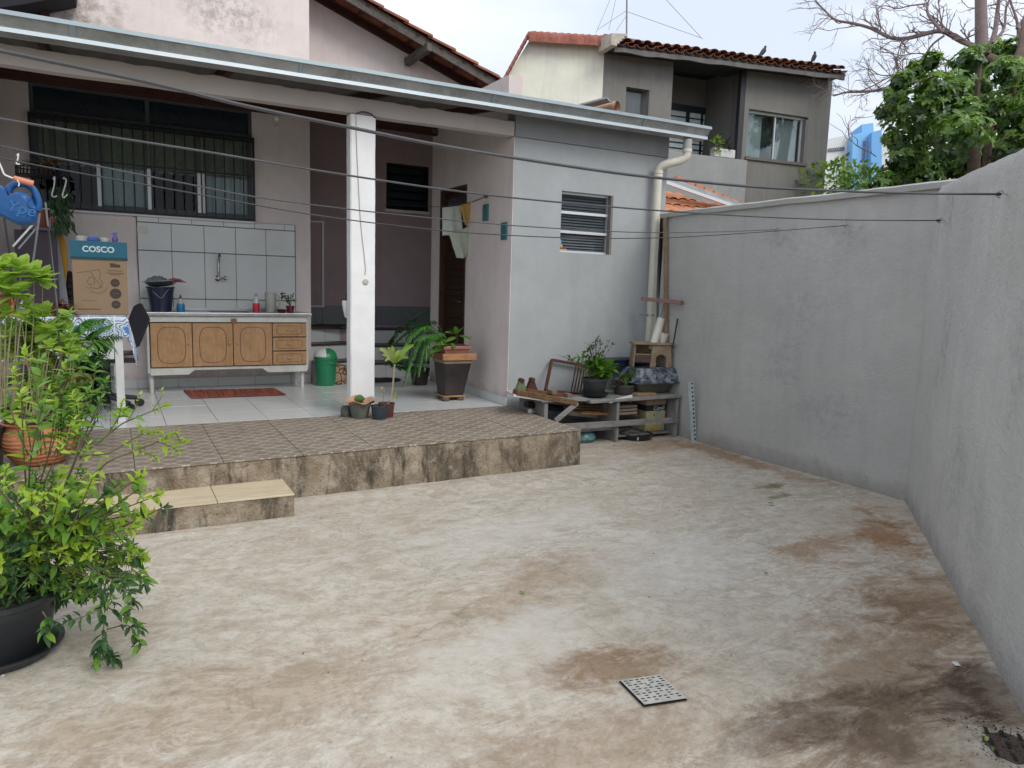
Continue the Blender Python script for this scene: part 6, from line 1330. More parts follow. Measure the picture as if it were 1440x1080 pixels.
st.build('stem', M_stemb, BP); lv = [(p, d, u, z*(1.35 if k in (0, 3) else 1.15), k) for p, d, u, z, k in lv]; put_leaves(BP, lv, [(leafgeo(.8, .3, .1, 5, ex=.6), M_leafB), (LG, M_fern), (leafgeo(.5, .2, .1, 3), leafmat('olive_leaf', (.06, .09, .03), (.12, .14, .05))), (leafgeo(.22, .5, .1, 4), leafmat('dusky_leaf', (.05, .08, .045), (.12, .13, .07)))], 60)
c = Vector((4.59, 6.02, .445)); BP2 = pot('bench_pot', c, .10, .115, .10, plain('brown_grey_pot', (.06, .052, .048), .7, 0, .3, 12, .2), 'smaller squat brown pot with dark succulent leaves, right of the larger bench pot', 'plant pot')
st = MB(); lv = []; t0 = c+Vector((0, 0, .09))
for (x, y, n, s, k) in ((870, 533, 20, .035, 0), (865, 545, 12, .03, 0), (878, 530, 22, .04, 1), (886, 530, 20, .04, 1), (893, 524, 16, .04, 2), (896, 520, 12, .035, 2), (880, 545, 14, .045, 1), (873, 541, 14, .035, 0), (888, 538, 14, .04, 1), (862, 540, 8, .03, 0)):
    e_ = PY(x, y, 6.0+random.uniform(-.06, .06)); shoot(st, lv, t0+rv(.02), [(t0+e_)/2+Vector((0, 0, .02)), e_], n, s, k)
st.build('stem', M_stemb, BP2); lv = [(p, d, u, z*1.35, k) for p, d, u, z, k in lv]; put_leaves(BP2, lv, [(LG, leafmat('red_green_leaf', (.06, .035, .02), (.10, .09, .03))), (LG, M_leafG), (LG, M_fern)], 0)
# dark blue shelf panel fixed behind
pA, pB = PY(846, 506, 6.44), PY(905, 508, 6.44); BS = empty('blue_shelf', (4.85, 6.4, .74), 'dark navy wall shelf on the grey room wall behind the bench pots', 'shelf')
MB().box((4.50, 6.24, .757), (5.16, 6.465, .775)).build('shelf_board', plain('navy_board', (.012, .018, .05), .5), BS, bev=.003); MB().box((4.52, 6.26, .70), (5.14, 6.28, .756)).build('shelf_front', bpy.data.materials['navy_board'], BS); MB().prism([(5.12, 6.26, .70), (5.12, 6.46, .70), (5.12, 6.46, .52)], (.02, 0, 0)).build('shelf_bracket', bpy.data.materials['navy_board'], BS)
tag(MB().lathe([(.02, 0), (.024, .02), (.02, .05), (.008, .06), (.006, .085), (.001, .086)], 14, (4.98, 6.34, .775)).build('small_spray_bottle', plain('smoky_plastic', (.09, .10, .12), .3), smooth=True), 'tiny smoky bottle standing on the navy wall shelf', 'bottle')
# plywood piece, mortar tubs
tag(MB().box((4.62, 5.83, .445), (4.86, 6.0, .468)).build('wood_offcut', plain('tan_offcut', (.33, .20, .11), .8, 0, .2, 20, .3), bev=.003), 'small tan wood offcut between the squat pot and the green tub', 'board')
t = NT('cement_splashed_tub'); v_ = t.co('World'); n_ = t.noise(v_, 5.5, 10, .8, .3); n2 = t.noise(v_, 40, 5, .7); t.bump(n2, .5, .006)
M_tub = t.fin(t.mix(t.ramp(n_, (.46, 0.), (.56, 1.)), t.mix(n2, (.012, .022, .04), (.035, .05, .075)), (.23, .25, .26)), .65, 0, .3)
def tub(name, c, a0, b0, a1, b1, h, mat, label, flip=False, rot=0):
    """rounded rectangular mortar tub: base half sizes a0,b0, mouth a1,b1"""
    def ring(a, b, z, k=.3, n=40):
        out_ = []
        for i in range(n): t_ = 2*pi*i/n; u, v = cos(t_), sin(t_); out_.append(Vector((a*math.copysign(abs(u)**k, u), b*math.copysign(abs(v)**k, v), z)))
        return out_
    R_ = [ring(a0*.9, b0*.88, 0), ring(a0, b0, .02), ring(a1, b1, h-.012), ring(a1+.022, b1+.022, h-.012), ring(a1+.024, b1+.024, h), ring(a1-.004, b1-.004, h), ring(a0-.008, b0-.008, .012)]
    b = MB(); n = 40; vs = [p for r in R_ for p in r]; rz = Matrix.Rotation(rot, 3, 'Z')
    if flip: vs = [Vector((p.x, p.y, h-p.z)) for p in vs]
    b.add([rz @ p+c for p in vs], [(i*n+k, i*n+(k+1) % n, (i+1)*n+(k+1) % n, (i+1)*n+k) for i in range(6) for k in range(n)]+[tuple(range(n)), tuple(6*n+k for k in range(n))]); return tag(b.build(name, mat, smooth=True), label, 'tub')
tub('mortar_tub', Vector((4.915, 6.05, .452)), .20, .13, .23, .17, .11, plain('olive_grey_tub', (.10, .11, .09), .6, 0, .3, 14, .3, .4), 'dull olive grey tub standing on the bench beneath the cement-splashed blue tub')
tub('mortar_tub', Vector((4.97, 6.06, .565)), .27, .17, .325, .215, .145, M_tub, 'upturned dark blue mortar tub splashed with cement, stacked above the olive tub', True, -.04)
# wooden step stool
STc = Vector((5.03, 6.06, .712)); SO = empty('wooden_stool', STc, 'small weathered wooden step stool with an arched side cut-out, on the upturned tub', 'stool')
M_stw = wood_mat('raw_stool_wood', (.20, .145, .09), (.34, .27, .19), (20, 20, 3), .5, .85); M_stwh = wood_mat('raw_stool_rail', (.20, .145, .09), (.34, .27, .19), (3, 20, 20), .5, .85)
sx, sy = Vector((.9, -.43, 0)).normalized(), Vector((.43, .9, 0)).normalized()
def SP(a, b_, z): return STc+sx*a+sy*b_+Vector((0, 0, z))
arch = [(-.115, 0), (-.10, .235), (.10, .235), (.115, 0), (.055, 0)]+[(.055*cos(a), .085+.05*sin(a)) for a in [k*pi/8 for k in range(0, 9)]]+[(-.055, 0)]
cR = .0
def stool_side(a_off):
    P = [SP(a_off, 0, 0)+sx*u+Vector((0, 0, z)) for u, z in arch]; return P
# sides run along sx (arched faces look towards the yard), rails join them along sy... the near arched side faces us at the right
MB().prism([SP(.02+u, -.10, z) for u, z in arch], sy*.022).build('arched_side', M_stw, SO, bev=.003)
MB().prism([SP(-.26+u*.0+(-.02 if z < .1 else 0), -.10+.20*w, z) for u, z, w in ((0, 0, 0), (0, .235, .1), (0, .235, .9), (0, 0, 1))], sx*.02).build('outer_side', M_stw, SO, bev=.003)
MB().prism([SP(-.28, -.12, .236), SP(.15, -.12, .236), SP(.15, .11, .236), SP(-.28, .11, .236)], (0, 0, .02)).build('stool_top', M_stwh, SO, bev=.003)
MB().prism([SP(-.25, -.10, .05), SP(-.09, -.10, .05), SP(-.09, -.10, .125), SP(-.25, -.10, .125)], sy*.018).build('stool_rail', wood_mat('dark_rail', (.07, .045, .035), (.14, .09, .07), (3, 20, 20), .5, .8), SO, bev=.002)
MB().prism([SP(-.25, -.10, .127), SP(-.09, -.10, .127), SP(-.09, .08, .127), SP(-.25, .08, .127)], (0, 0, .011)).build('stool_shelf', M_stwh, SO, bev=.002)
MB().prism([SP(-.25, .08, .02), SP(.12, .08, .02), SP(.12, .08, .232), SP(-.25, .08, .232)], sy*.015).build('back_board', M_stw, SO, bev=.002)
# white tubes, battens, squeegee, iron rod behind the bench
def rod(name, p, q, r, mat, label, cat, n=14, cap=True): return tag(MB().tube([p, q], r, n, cap).build(name, mat, smooth=True), label, cat)
M_wtube = plain('ivory_tube', (.60, .585, .50), .45, 0, .06, 8, .05, .2)
rod('white_tube', PY(917, 492, 6.08), PX(930, 448, 5.09), .043, M_wtube, 'longer ivory plastic tube leaning behind the stool against the downpipe', 'tube', 20)
rod('white_tube', PX(929, 490, 5.09), PX(935, 469, 5.10), .040, M_wtube, 'short ivory plastic tube stub, right of the longer one behind the stool', 'tube', 20)
rod('metal_rod', PX(927, 447, 5.08), PX(932, 427, 5.10), .010, M_steel, 'short metal handle sticking out of the longer ivory tube', 'rod')
tag(MB().bar(PX(937, 500, 5.125), PX(936, 306, 5.125), .045, .03).build('timber_batten', wood_mat('tan_batten', (.20, .14, .09), (.30, .22, .15), (25, 25, 3), .4, .8), bev=.002), 'tall tan timber batten standing in the gap right of the downpipe', 'batten')
tag(MB().bar(PY(930.5, 500, 6.42), PY(931.5, 305, 6.44), .06, .03).build('dark_batten', wood_mat('dark_red_batten', (.03, .014, .011), (.07, .03, .03), (25, 25, 3), .4, .7), bev=.002), 'tall dark reddish batten between the downpipe and the tan batten', 'batten')
rod('iron_rod', PY(926.5, 330, 6.40), PY(927.5, 425, 6.40), .007, M_black, 'thin dark rod behind the downpipe beside the dark batten', 'rod')
tag(MB().bar(PY(903, 420, 6.29), PX(959, 425.5, 5.11), .05, .04).build('float_board', plain('pinkish_painted_wood', (.26, .14, .13), .7, 0, .2, 14, .2, .4), bev=.004), 'pinkish wooden plastering board wedged crosswise in front of the downpipe', 'board')
o = rod('iron_rod', PX(946, 488, 5.05), PX(953, 448, 5.13), .008, M_black, 'short black iron rod leaning on the wall above the stool', 'rod')
# perforated white steel angle
AG = empty('perforated_angle', Vector((5.11, 5.5, 0)), 'white perforated steel angle leaning in the corner at the right end of the bench', 'steel angle'); pA, pB = Vector((5.125, 5.515, .0)), PY(972, 537, 5.52)
d_ = (pB-pA).normalized(); MB().bar(pA, pB, .052, .004, Vector((0, -1, 0))).build('angle_face', plain('bluish_white_steel', (.50, .58, .62), .4, .1, .08, 20, .05, .3), AG); MB().bar(pA+Vector((-.02, .012, 0)), pB+Vector((-.02, .012, 0)), .004, .03, Vector((0, -1, 0))).build('angle_flange', bpy.data.materials['bluish_white_steel'], AG)
mm = Matrix.Rotation(RD(90), 3, 'X')
for k in range(14): MB().lathe([(.001, 0), (.0105, .0), (.0105, .0015), (.001, .0016)], 10, pA+d_*(.035+k*.044)+Vector((.004, -.0045, 0)), mm).build('punched_hole', M_black, AG)
# ================================================================== left corner of the porch: table, box, chair
TBx0, TBx1, TBy0, TBy1, TBz = -.95, .085, 6.68, 7.35, 1.165
TB = empty('white_table', (-.4, 7.0, G), 'white wooden table with square legs at the left of the porch', 'table')
M_tw = plain('white_table_paint', (.56, .58, .56), .5, 0, .08, 6, .08, .3, (.3, .27, .22))
MB().box((TBx0, TBy0, TBz-.022), (TBx1, TBy1, TBz)).build('table_top', M_tw, TB, bev=.004)
for x, y in ((TBx1-.09, TBy0+.01), (TBx0+.03, TBy0+.01), (TBx1-.09, TBy1-.07), (TBx0+.03, TBy1-.07)): MB().box((x, y, G+.0015), (x+.06, y+.06, TBz-.023)).build('table_leg', M_tw, TB, bev=.004)
MB().box((TBx0+.09, TBy0+.02, .83), (TBx1-.095, TBy0+.04, .93)).build('table_rail', M_tw, TB, bev=.003)
t = NT('blue_tile_print_cloth'); v_ = t.co('UV') ; 
X_, Y_, _ = t.sep(v_)
def cellf(k): return t.math('SUBTRACT', t.math('FRACT', t.math('MULTIPLY', X_, k)), .5), t.math('SUBTRACT', t.math('FRACT', t.math('MULTIPLY', Y_, k)), .5)
cx, cy = cellf(5.6); r_ = t.math('SQRT', t.math('ADD', t.math('MULTIPLY', cx, cx), t.math('MULTIPLY', cy, cy)))
dm = t.math('ADD', t.math('ABSOLUTE', cx), t.math('ABSOLUTE', cy)); an = t.math('ARCTAN2', cy, cx); pet = t.math('MULTIPLY', t.math('SINE', t.math('MULTIPLY', an, 8)), .05)
rings = t.ramp(t.math('SINE', t.math('MULTIPLY', t.math('ADD', r_, pet), 52)), (.35, 0.), (.55, 1.))
idn = t.n('TexWhiteNoise', noise_dimensions='2D'); t.put(idn.inputs['Vector'], t.comb(t.math('FLOOR', t.math('MULTIPLY', X_, 5.6)), t.math('FLOOR', t.math('MULTIPLY', Y_, 5.6)), 0))
dia = t.ramp(dm, (.17, 1.), (.19, 0.)); bor = t.ramp(t.math('MAXIMUM', t.math('ABSOLUTE', cx), t.math('ABSOLUTE', cy)), (.455, 0.), (.475, 1.))
lat = t.ramp(t.math('SINE', t.math('MULTIPLY', t.math('SUBTRACT', dm, t.math('MULTIPLY', r_, .4)), 60)), (.3, 0.), (.6, 1.))
pat = t.mix(t.ramp(idn.outputs[0], (.49, 0.), (.51, 1.)), rings, t.ramp(t.math('SINE', t.math('MULTIPLY', t.math('ADD', r_, t.math('MULTIPLY', t.math('SINE', t.math('MULTIPLY', an, 4)), .13)), 40)), (.4, 0.), (.6, 1.)))
c1 = t.mix(t.ramp(idn.outputs[0], (.3, 0.), (.31, 1.)), (.045, .12, .36), (.03, .05, .13)); colr = t.mix(t.math('MULTIPLY', pat, .9), (.52, .60, .68), c1); colr = t.mix(dia, colr, (.07, .19, .50)); colr = t.mix(bor, colr, (.60, .66, .72))
M_cloth = t.fin(colr, .75, 0, .2)
def uvcloth(name, grid, uvs, mat, parent=None):
    n, m = len(grid), len(grid[0]); me = bpy.data.meshes.new(name); vs = [p for r in grid for p in r]; cen = vs[0].copy(); cen.z = min(p.z for p in vs)
    fs = [(j*m+i, j*m+i+1, (j+1)*m+i+1, (j+1)*m+i) for j in range(n-1) for i in range(m-1)]; me.from_pydata([p-cen for p in vs], [], fs); uv = me.uv_layers.new(); uu = [q for r in uvs for q in r]
    for L_ in me.loops: uv.data[L_.index].uv = uu[L_.vertex_index]
    me.materials.append(mat); me.polygons.foreach_set('use_smooth', [True]*len(fs)); o = bpy.data.objects.new(name, me); COL.objects.link(o); o.location = cen; ROOT[name] = cen; s_ = o.modifiers.new('t', 'SOLIDIFY'); s_.thickness = .003; s_.offset = 1; return o
grid = []; uvs = []; nx, ny = 70, 60; dropF = .155
for j in range(ny+1):
    row = []; ur = []
    for i in range(nx+1):
        u = TBx0-.02+(TBx1+.02-TBx0+.19)*i/nx; w = (TBy1-TBy0+dropF)*j/ny-dropF      # cloth coordinates; w<0 hangs in front, u beyond TBx1 hangs at the side
        ox = u-TBx1; x, y, z = min(u, TBx1+.004), TBy0+max(w, 0), TBz+.004
        if w < 0: y = TBy0-.008-.012*sin(u*17)*min(1, -w/.1); z = TBz+w
        if ox > 0:
            fz = ox; x = TBx1+.010+.03*noise.noise(Vector((w*6, 2, 0)))*min(1, ox/.1)
            if w < 0: z = TBz+w-fz*1.35; x += ox*.30; y = TBy0-.01-.03*sin(ox*20)+ox*.12
            else: z = TBz-fz; y = TBy0+w
        row.append(Vector((x, y, z))); ur.append((u, w))
    grid.append(row); uvs.append(ur)
tag(uvcloth('tablecloth', grid, uvs, M_cloth), 'blue and white tile-pattern tablecloth draped over the white table corner', 'tablecloth')
# cardboard box
bx0, bx1, by0, by1, bz0 = -.285, .108, 7.0, 7.28, TBz+.009; CBX = empty('cardboard_box', ((bx0+bx1)/2, 7.14, bz0), 'tall brown cardboard box with a teal lid on the table', 'box')
M_card = plain('brown_cardboard', (.235, .16, .095), .85, 0, .08, 6, .15); M_teall = plain('teal_card_lid', (.0, .085, .135), .5, 0, .08, 6, .05); M_ink = plain('brown_ink', (.10, .055, .03), .8); M_inkd = plain('dark_ink', (.045, .035, .03), .8)
MB().box((bx0, by0, bz0), (bx1, by1, bz0+.49)).build('box_body', M_card, CBX, bev=.003); MB().box((bx0-.012, by0-.012, bz0+.455), (bx1+.012, by1+.012, bz0+.465)).build('lid_edge', plain('dark_teal_edge', (.0, .05, .08), .6), CBX)
MB().box((bx0-.008, by0-.008, bz0+.466), (bx1+.008, by1+.008, bz0+.60)).build('box_lid', M_teall, CBX, bev=.003)
text('lettering', 'COSCO', .066, ((bx0+bx1)/2-.005, by0-.0095, bz0+.512), plain('pale_grey_ink', (.42, .50, .52), .6), CBX, bold=.0022)
text('lettering', 'Bliss', .042, (bx1-.085, by0-.0015, bz0+.395), M_inkd, CBX, bold=.0022)
for z, w in ((.362, .055), (.342, .066), (.33, .04)): MB().box((bx1-.085-w, by0-.0018, bz0+z), (bx1-.085+w, by0, bz0+z+.0045)).build('printed_line', M_ink, CBX)
MB().box((bx0+.03, by0-.0018, bz0+.042), (bx0+.19, by0, bz0+.049)).build('printed_line', plain('red_brown_ink', (.18, .05, .03), .8), CBX); MB().box((bx0+.06, by0-.0018, bz0+.115), (bx0+.155, by0, bz0+.120)).build('printed_line', plain('faint_ink', (.2, .13, .08), .8), CBX)
for z, rr_ in ((.265, .034), (.175, .043), (.085, .034)): MB().lathe([(.001, 0), (rr_, 0), (rr_, .0015), (.001, .0016)], 28, (bx1-.09, by0, bz0+z), mm).build('printed_roundel', M_inkd, CBX); MB().box((bx1-.09-rr_*.5, by0-.0024, bz0+z-.004), (bx1-.09+rr_*.5, by0-.0017, bz0+z+.004)).build('printed_line', M_ink, CBX)
sk = MB(); y_ = by0-.001
def ln(*P): sk.tube([Vector((bx0+x, y_, bz0+z)) for x, z in P], .0016, 4)
ln((.10, .27), (.12, .31), (.15, .30), (.155, .26), (.12, .24), (.10, .27)); ln((.13, .35), (.15, .31), (.19, .25), (.2, .22)); ln((.13, .36), (.19, .37), (.2, .34), (.19, .29), (.21, .27), (.205, .23), (.17, .215), (.13, .22)); ln((.09, .23), (.11, .215), (.13, .225)); ln((.12, .2), (.15, .18), (.19, .175), (.23, .2), (.24, .23)); ln((.03, .34), (.09, .35), (.13, .35))
sk.build('stroller_sketch', plain('sketch_ink', (.13, .075, .045), .8), CBX)
bt = bz0+.60
tag(MB().lathe([(.001, 0), (.045, 0), (.047, .03), (.03, .04), (.001, .042)], 14, (-.21, 7.1, bt+.001), None, .08).build('white_wad', plain('grey_white_wad', (.35, .33, .32), .9, 0, .3, 40), smooth=True), 'greyish crumpled wad at the left on top of the teal box lid', 'wad')
tag(MB().box((-.165, 7.03, bt+.001), (-.09, 7.10, bt+.038)).build('blue_packet', plain('royal_blue_packet', (.02, .07, .30), .4), bev=.006), 'small royal blue packet on top of the teal box lid', 'packet')
tag(MB().lathe([(.001, 0), (.04, 0), (.042, .02), (.02, .035), (.001, .036)], 14, (-.05, 7.09, bt+.001), None, .08).build('white_wad', plain('grey_white_wad', (.35, .33, .32), .9), smooth=True), 'pale crumpled wad in the middle on top of the teal box lid', 'wad')
c = Vector((.03, 7.07, bt+.001)); o = empty('spray_bottle', c, 'violet and blue little spray bottle at the right on the teal box lid', 'bottle'); MB().lathe([(.02, 0), (.022, .03), (.012, .05), (.012, .062)], 14, c).build('bottle_body', plain('violet_plastic', (.07, .04, .22), .4), o, smooth=True); MB().bar(c+Vector((-.02, 0, .07)), c+Vector((.02, 0, .075)), .014, .016).build('bottle_head', plain('blue_plastic', (.04, .08, .35), .4), o, bev=.003)
# office chair behind the table
OC = empty('office_chair', (-.06, 7.62, G), 'black office chair with star base, mostly hidden behind the white table', 'chair'); cc = Vector((-.075, 7.45, G+.002))
for k in range(5):
    a = 2*pi*k/5+.35; e_ = cc+Vector((cos(a)*.27, sin(a)*.27, .075)); MB().tube([cc+Vector((0, 0, .12)), e_], [.03, .018], 8).build('base_arm', M_blackpl, OC, smooth=True)
    MB().tube([e_+Vector((-sin(a)*.028, cos(a)*.028, -.04)), e_+Vector((sin(a)*.028, -cos(a)*.028, -.04))], .034, 14).build('castor', M_blackpl, OC, smooth=True)
MB().tube([cc+Vector((0, 0, .1)), cc+Vector((0, 0, .42))], .03, 12).build('gas_column', M_blackpl, OC, smooth=True); MB().box((cc.x-.22, cc.y-.2, G+.43), (cc.x+.25, cc.y+.22, G+.51)).build('chair_seat', M_blackpl, OC, bev=.03)
MB().prism([(.14, 7.62, .82), (.20, 7.60, .86), (.30, 7.66, 1.10), (.235, 7.78, 1.25), (.17, 7.80, 1.22), (.10, 7.74, 1.05)], (0, .16, 0)).build('chair_back', plain('black_mesh_fabric', (.012, .012, .018), .9, 0, .3, 60), OC, bev=.02)
tag(MB().box((-.22, 7.7, G+.002), (-.02, 8.0, .66)).build('white_storage_box', plain('off_white_plastic_box', (.42, .42, .41), .5, 0, .06, 6), bev=.01), 'off-white plastic box on the floor behind the office chair column', 'box')
# clutter on the table at the left
M_jar = plain('glassy_grey', (.30, .33, .34), .2, 0, .3, 40)
for i, (x, y, r, h, m, lb) in enumerate(((-.62, 6.95, .035, .11, M_jar, 'larger grey glass jar on the table behind the leafy stalks'), (-.54, 6.85, .028, .09, M_jar, 'smaller grey glass jar nearer the blue cloth edge'), (-.72, 6.9, .04, .14, plain('orange_red_can', (.55, .09, .03), .4), 'orange-red can at the far left of the table'))):
    tag(MB().lathe([(r, 0), (r*1.03, .01), (r, h*.75), (r*.6, h*.88), (r*.62, h), (.001, h)], 18, (x, y, TBz+.009)).build('jar' if i < 2 else 'drink_can', m, smooth=True), lb, 'jar' if i < 2 else 'can')
tag(MB().box((-.80, 6.78, .60), (-.35, 7.2, .615)).box((-.8, 6.78, .45), (-.78, 7.2, .599)).build('shelf_crate', plain('dark_shelf', (.03, .025, .025), .8), bev=.003) if False else MB().lathe([(.05, 0), (.06, .08), (.05, .1), (.001, .1)], 16, (-.5, 6.9, .94), None, .1).build('pink_ball', plain('pink_cloth', (.5, .12, .18), .9), smooth=True) if False else MB().lathe([(.001, 0), (.05, .005), (.06, .05), (.04, .075), (.001, .08)], 16, (-.56, 6.62, G+.5)).build('pink_pouch', plain('pink_cloth', (.5, .12, .18), .9), smooth=True), 'pink pouch glimpsed between the stalks in front of the table', 'pouch')
# red-brown hanging plant on the table edge
rb_ = Vector((-.38, 6.74, TBz+.009)); RBp = pot('table_pot', rb_, .05, .06, .08, M_rust2, 'reddish brown spiky plant in a small pot near the table edge', 'plant pot', .006); lv = []
for k in range(90):
    a = random.random()*6.28; d = Vector((cos(a), sin(a)*.7, random.uniform(.1, 1.0))); lv.append((rb_+Vector((0, 0, .07))+rv(.015), d.normalized(), Vector((0, 0, 1)), random.uniform(.09, .17), 0))
put_leaves(RBp, lv, [(leafgeo(.10, .9, .2, 6), leafmat('maroon_strap_leaf', (.10, .03, .02), (.20, .09, .05)))], 40)
# ironing board with yellow cover, leaning
IB = empty('ironing_board', (-.35, 8.5, G), 'folded ironing board with mustard yellow cover standing upright by the wall', 'ironing board')
yp = [PY(80, 317, 8.4), PY(84, 316, 8.4), PY(93, 345, 8.4), PY(95, 375, 8.4), PY(92, 410, 8.4), PY(97, 520, 8.4), PY(86, 520, 8.4)]
MB().prism(yp, (0, .03, 0)).build('yellow_cover', plain('mustard_cover', (.42, .23, .02), .85, 0, .1, 8, .2), IB, bev=.006)
MB().prism([PY(77, 320, 8.36), PY(80, 320, 8.36), PY(97, 430, 8.36), PY(99, 520, 8.36), PY(82, 520, 8.36)], (0, .02, 0)).build('grey_underside', plain('grey_board_underside', (.23, .24, .26), .6), IB, bev=.003)
tag(MB().tube(crv([PY(94, 382, 8.5), PY(98, 392, 8.5), PY(97, 405, 8.5), PY(100, 418, 8.5), PY(99, 436, 8.5)], 4), [.03+.012*((i*7) % 3) for i in range(17)], 10).build('dark_bag', plain('black_fabric', (.015, .014, .02), .9), smooth=True), 'dark bundled bag hanging between the ironing board and the cardboard box', 'bag')
# tall dark cabinet behind with pots on it
dk0, dk1 = PY(20, 330, 8.3), PY(78, 318, 8.3); DC = empty('wardrobe', ((dk0.x+dk1.x)/2, 8.4, G), 'tall dark mauve cabinet in the left corner of the porch', 'cabinet')
zt_ = PY(60, 320, 8.3).z; MB().box((dk0.x, 8.3, G+.002), (dk1.x, 8.68, zt_-.03)).build('cabinet_body', plain('dark_mauve_panel', (.055, .042, .055), .7, 0, .15, 4), DC, bev=.004); MB().box((PY(30, 320, 8.25).x, 8.25, zt_-.029), (dk1.x+.02, 8.68, zt_)).build('cabinet_top', plain('violet_shelf', (.12, .07, .13), .6), DC, bev=.003)
o1 = Vector((PY(60, 318, 8.35).x, 8.38, zt_+.001)); pot('cabinet_pot', o1, .05, .065, .17, plain('brick_pot', (.22, .07, .03), .7, 0, .2, 10), 'brick red pot standing on the dark cabinet below the black wire shelf', 'plant pot', .008)
GLp = Vector((PY(82, 316, 8.32).x-.01, 8.33, zt_+.001)); GL = pot('cabinet_pot', GLp, .045, .055, .09, plain('orange_pot', (.35, .10, .03), .7), 'small orange pot at the cabinet edge, smothered by dark trailing foliage', 'plant pot', .006)
lv = []
for k in range(420):
    x, y = random.gauss(85, 6.5), random.uniform(262, 322); x += (y-290)*.05; p = PY(x, y, 8.15+random.uniform(0, .18)); lv.append((p, Vector((random.gauss(0, .4), random.gauss(0, .3), -1)).normalized(), Vector((0, -1, .2))+rv(.3), random.uniform(.05, .09), 0))
put_leaves(GL, lv, [(leafgeo(.22, .2, .1, 3), M_leafDk)], 0)
# black oval wire shelf near the window with a leafy plant
WS = empty('wire_shelf', PY(58, 244, 8.2), 'black oval wire wall shelf in front of the barred window', 'shelf'); cS = PY(60, 243, 8.3); b = MB(); a_, b__ = PY(97, 243, 8.3).x-cS.x, .16
for dz in (-.035, .035): b.tube([cS+Vector((a_*cos(t_), b__*sin(t_), dz)) for t_ in [2*pi*k/36 for k in range(37)]], .006, 6, False)
b.build('shelf_rim', M_black, WS)
for k in range(36): t_ = 2*pi*k/36; MB().tube([cS+Vector((a_*cos(t_), b__*sin(t_), -.035)), cS+Vector((a_*cos(t_), b__*sin(t_), .035))], .0045, 5).build('shelf_wire', M_black, WS)
MB().lathe([(.001, 0), (1, 0), (1, .004), (.001, .004)], 30, (0, 0, 0)).build('shelf_plate', M_black, WS) if False else None
pl_ = MB().lathe([(.001, 0), (1, 0), (1, .004), (.001, .005)], 30); pl_.v = [cS+Vector((p.x*a_, p.y*b__, p.z-.036)) for p in pl_.v]; pl_.build('shelf_plate', M_black, WS)
p = cS+Vector((.02, 0, -.028)); WP = pot('shelf_pot', p, .05, .06, .07, M_rust2, 'small pot with green and reddish leaves on the black wire shelf', 'plant pot', .006); lv = []
for k in range(90): q = rv().normalized(); lv.append((p+Vector((q.x*.16, q.y*.08, .09+abs(q.z)*.05)), (q+Vector((0, 0, .3))).normalized(), Vector((0, 0, 1)), random.uniform(.03, .06), random.randrange(2)))
put_leaves(WP, lv, [(LG, M_leafG), (LG, leafmat('rusty_leaf', (.20, .06, .03), (.28, .12, .04)))], 0)
# white hooks, hanger with orange tube, blue jug, bottle
HY = 4.35
for lb, P_ in (('white hook hanging at the left below the black wire shelf', [(75, 252), (77, 249), (76, 262), (73, 274), (77, 277), (80, 275)]), ('white hook hanging at the right below the black wire shelf', [(89, 251), (93, 252), (92, 260), (88, 274), (90, 278), (95, 273)])):
    P_ = crv([PY(x, y, 8.0) for x, y in P_], 4); top_ = P_[0]; tag(MB().tube([cS+Vector((top_.x-cS.x, -.13, -.035))]+P_, .006, 6).build('white_hook', M_whitepl, smooth=True), lb, 'hook')
P_ = crv([PY(24, 219, 3.98), PY(26, 216, 3.98), PY(25, 224, 3.98), PY(23, 230, 3.98), PY(28, 231, 3.98)], 3); tag(MB().tube(P_, .003, 6).build('line_clip', M_whitepl, smooth=True), 'small white clip on the lowest clothesline near the left edge', 'clip')
HG = empty('paint_roller', PY(0, 236, 4.25), 'bent white wire handle ending in an orange roller, hung above the blue jug', 'roller')
MB().tube(crv([PY(-14, 230, 4.3), PY(-4, 226, 4.3), PY(2, 236, 4.3), PY(6, 245, 4.3), PY(14, 249, 4.3), PY(22, 252, 4.3)], 4), .0045, 6).build('wire_handle', M_whitepl, HG, smooth=True)
MB().tube([PY(19, 249.5, 4.3), PY(24, 252, 4.3), PY(47, 258.5, 4.3)], [.009, .013, .015], 12).build('orange_tube', plain('salmon_tube', (.62, .22, .13), .5), HG, smooth=True)
MB().tube(crv([PY(24, 253, 4.28), PY(27, 258, 4.28), PY(26, 262, 4.28)], 3), .003, 5).build('hanging_clip', M_whitepl, HG)
JG = empty('blue_jug', PY(28, 316, HY), 'blue plastic detergent jug with loop handle hanging at the left edge', 'jug'); M_blue = plain('bright_blue_plastic', (.01, .085, .26), .35, 0, .12, 6, .05)
out_ = [(-26, 250), (-8, 258), (4, 262), (10, 268), (13, 275), (26, 270), (42, 275), (50, 290), (53, 304), (51, 313), (42, 317), (28, 317), (14, 311), (4, 306), (-6, 302), (-20, 296), (-30, 286)]
P_ = [PY(x, y, HY) for x, y in out_]; cenj = sum(P_, Vector())/len(P_); bj = MB(); n = len(P_); lay = [(.78, -.062), (.94, -.05), (1, -.03), (1, .03), (.94, .05), (.78, .062)]; vs = []
Ps = crv(P_+[P_[0]], 3)[:-1]; n = len(Ps)
for s_, dy in lay: vs += [cenj+(p-cenj)*s_+Vector((0, dy, 0)) for p in Ps]
bj.add(vs, [(i*n+k, i*n+(k+1) % n, (i+1)*n+(k+1) % n, (i+1)*n+k) for i in range(5) for k in range(n)]+[tuple(range(n)), tuple(5*n+k for k in range(n))]); bj.build('jug_body', M_blue, JG, smooth=True)
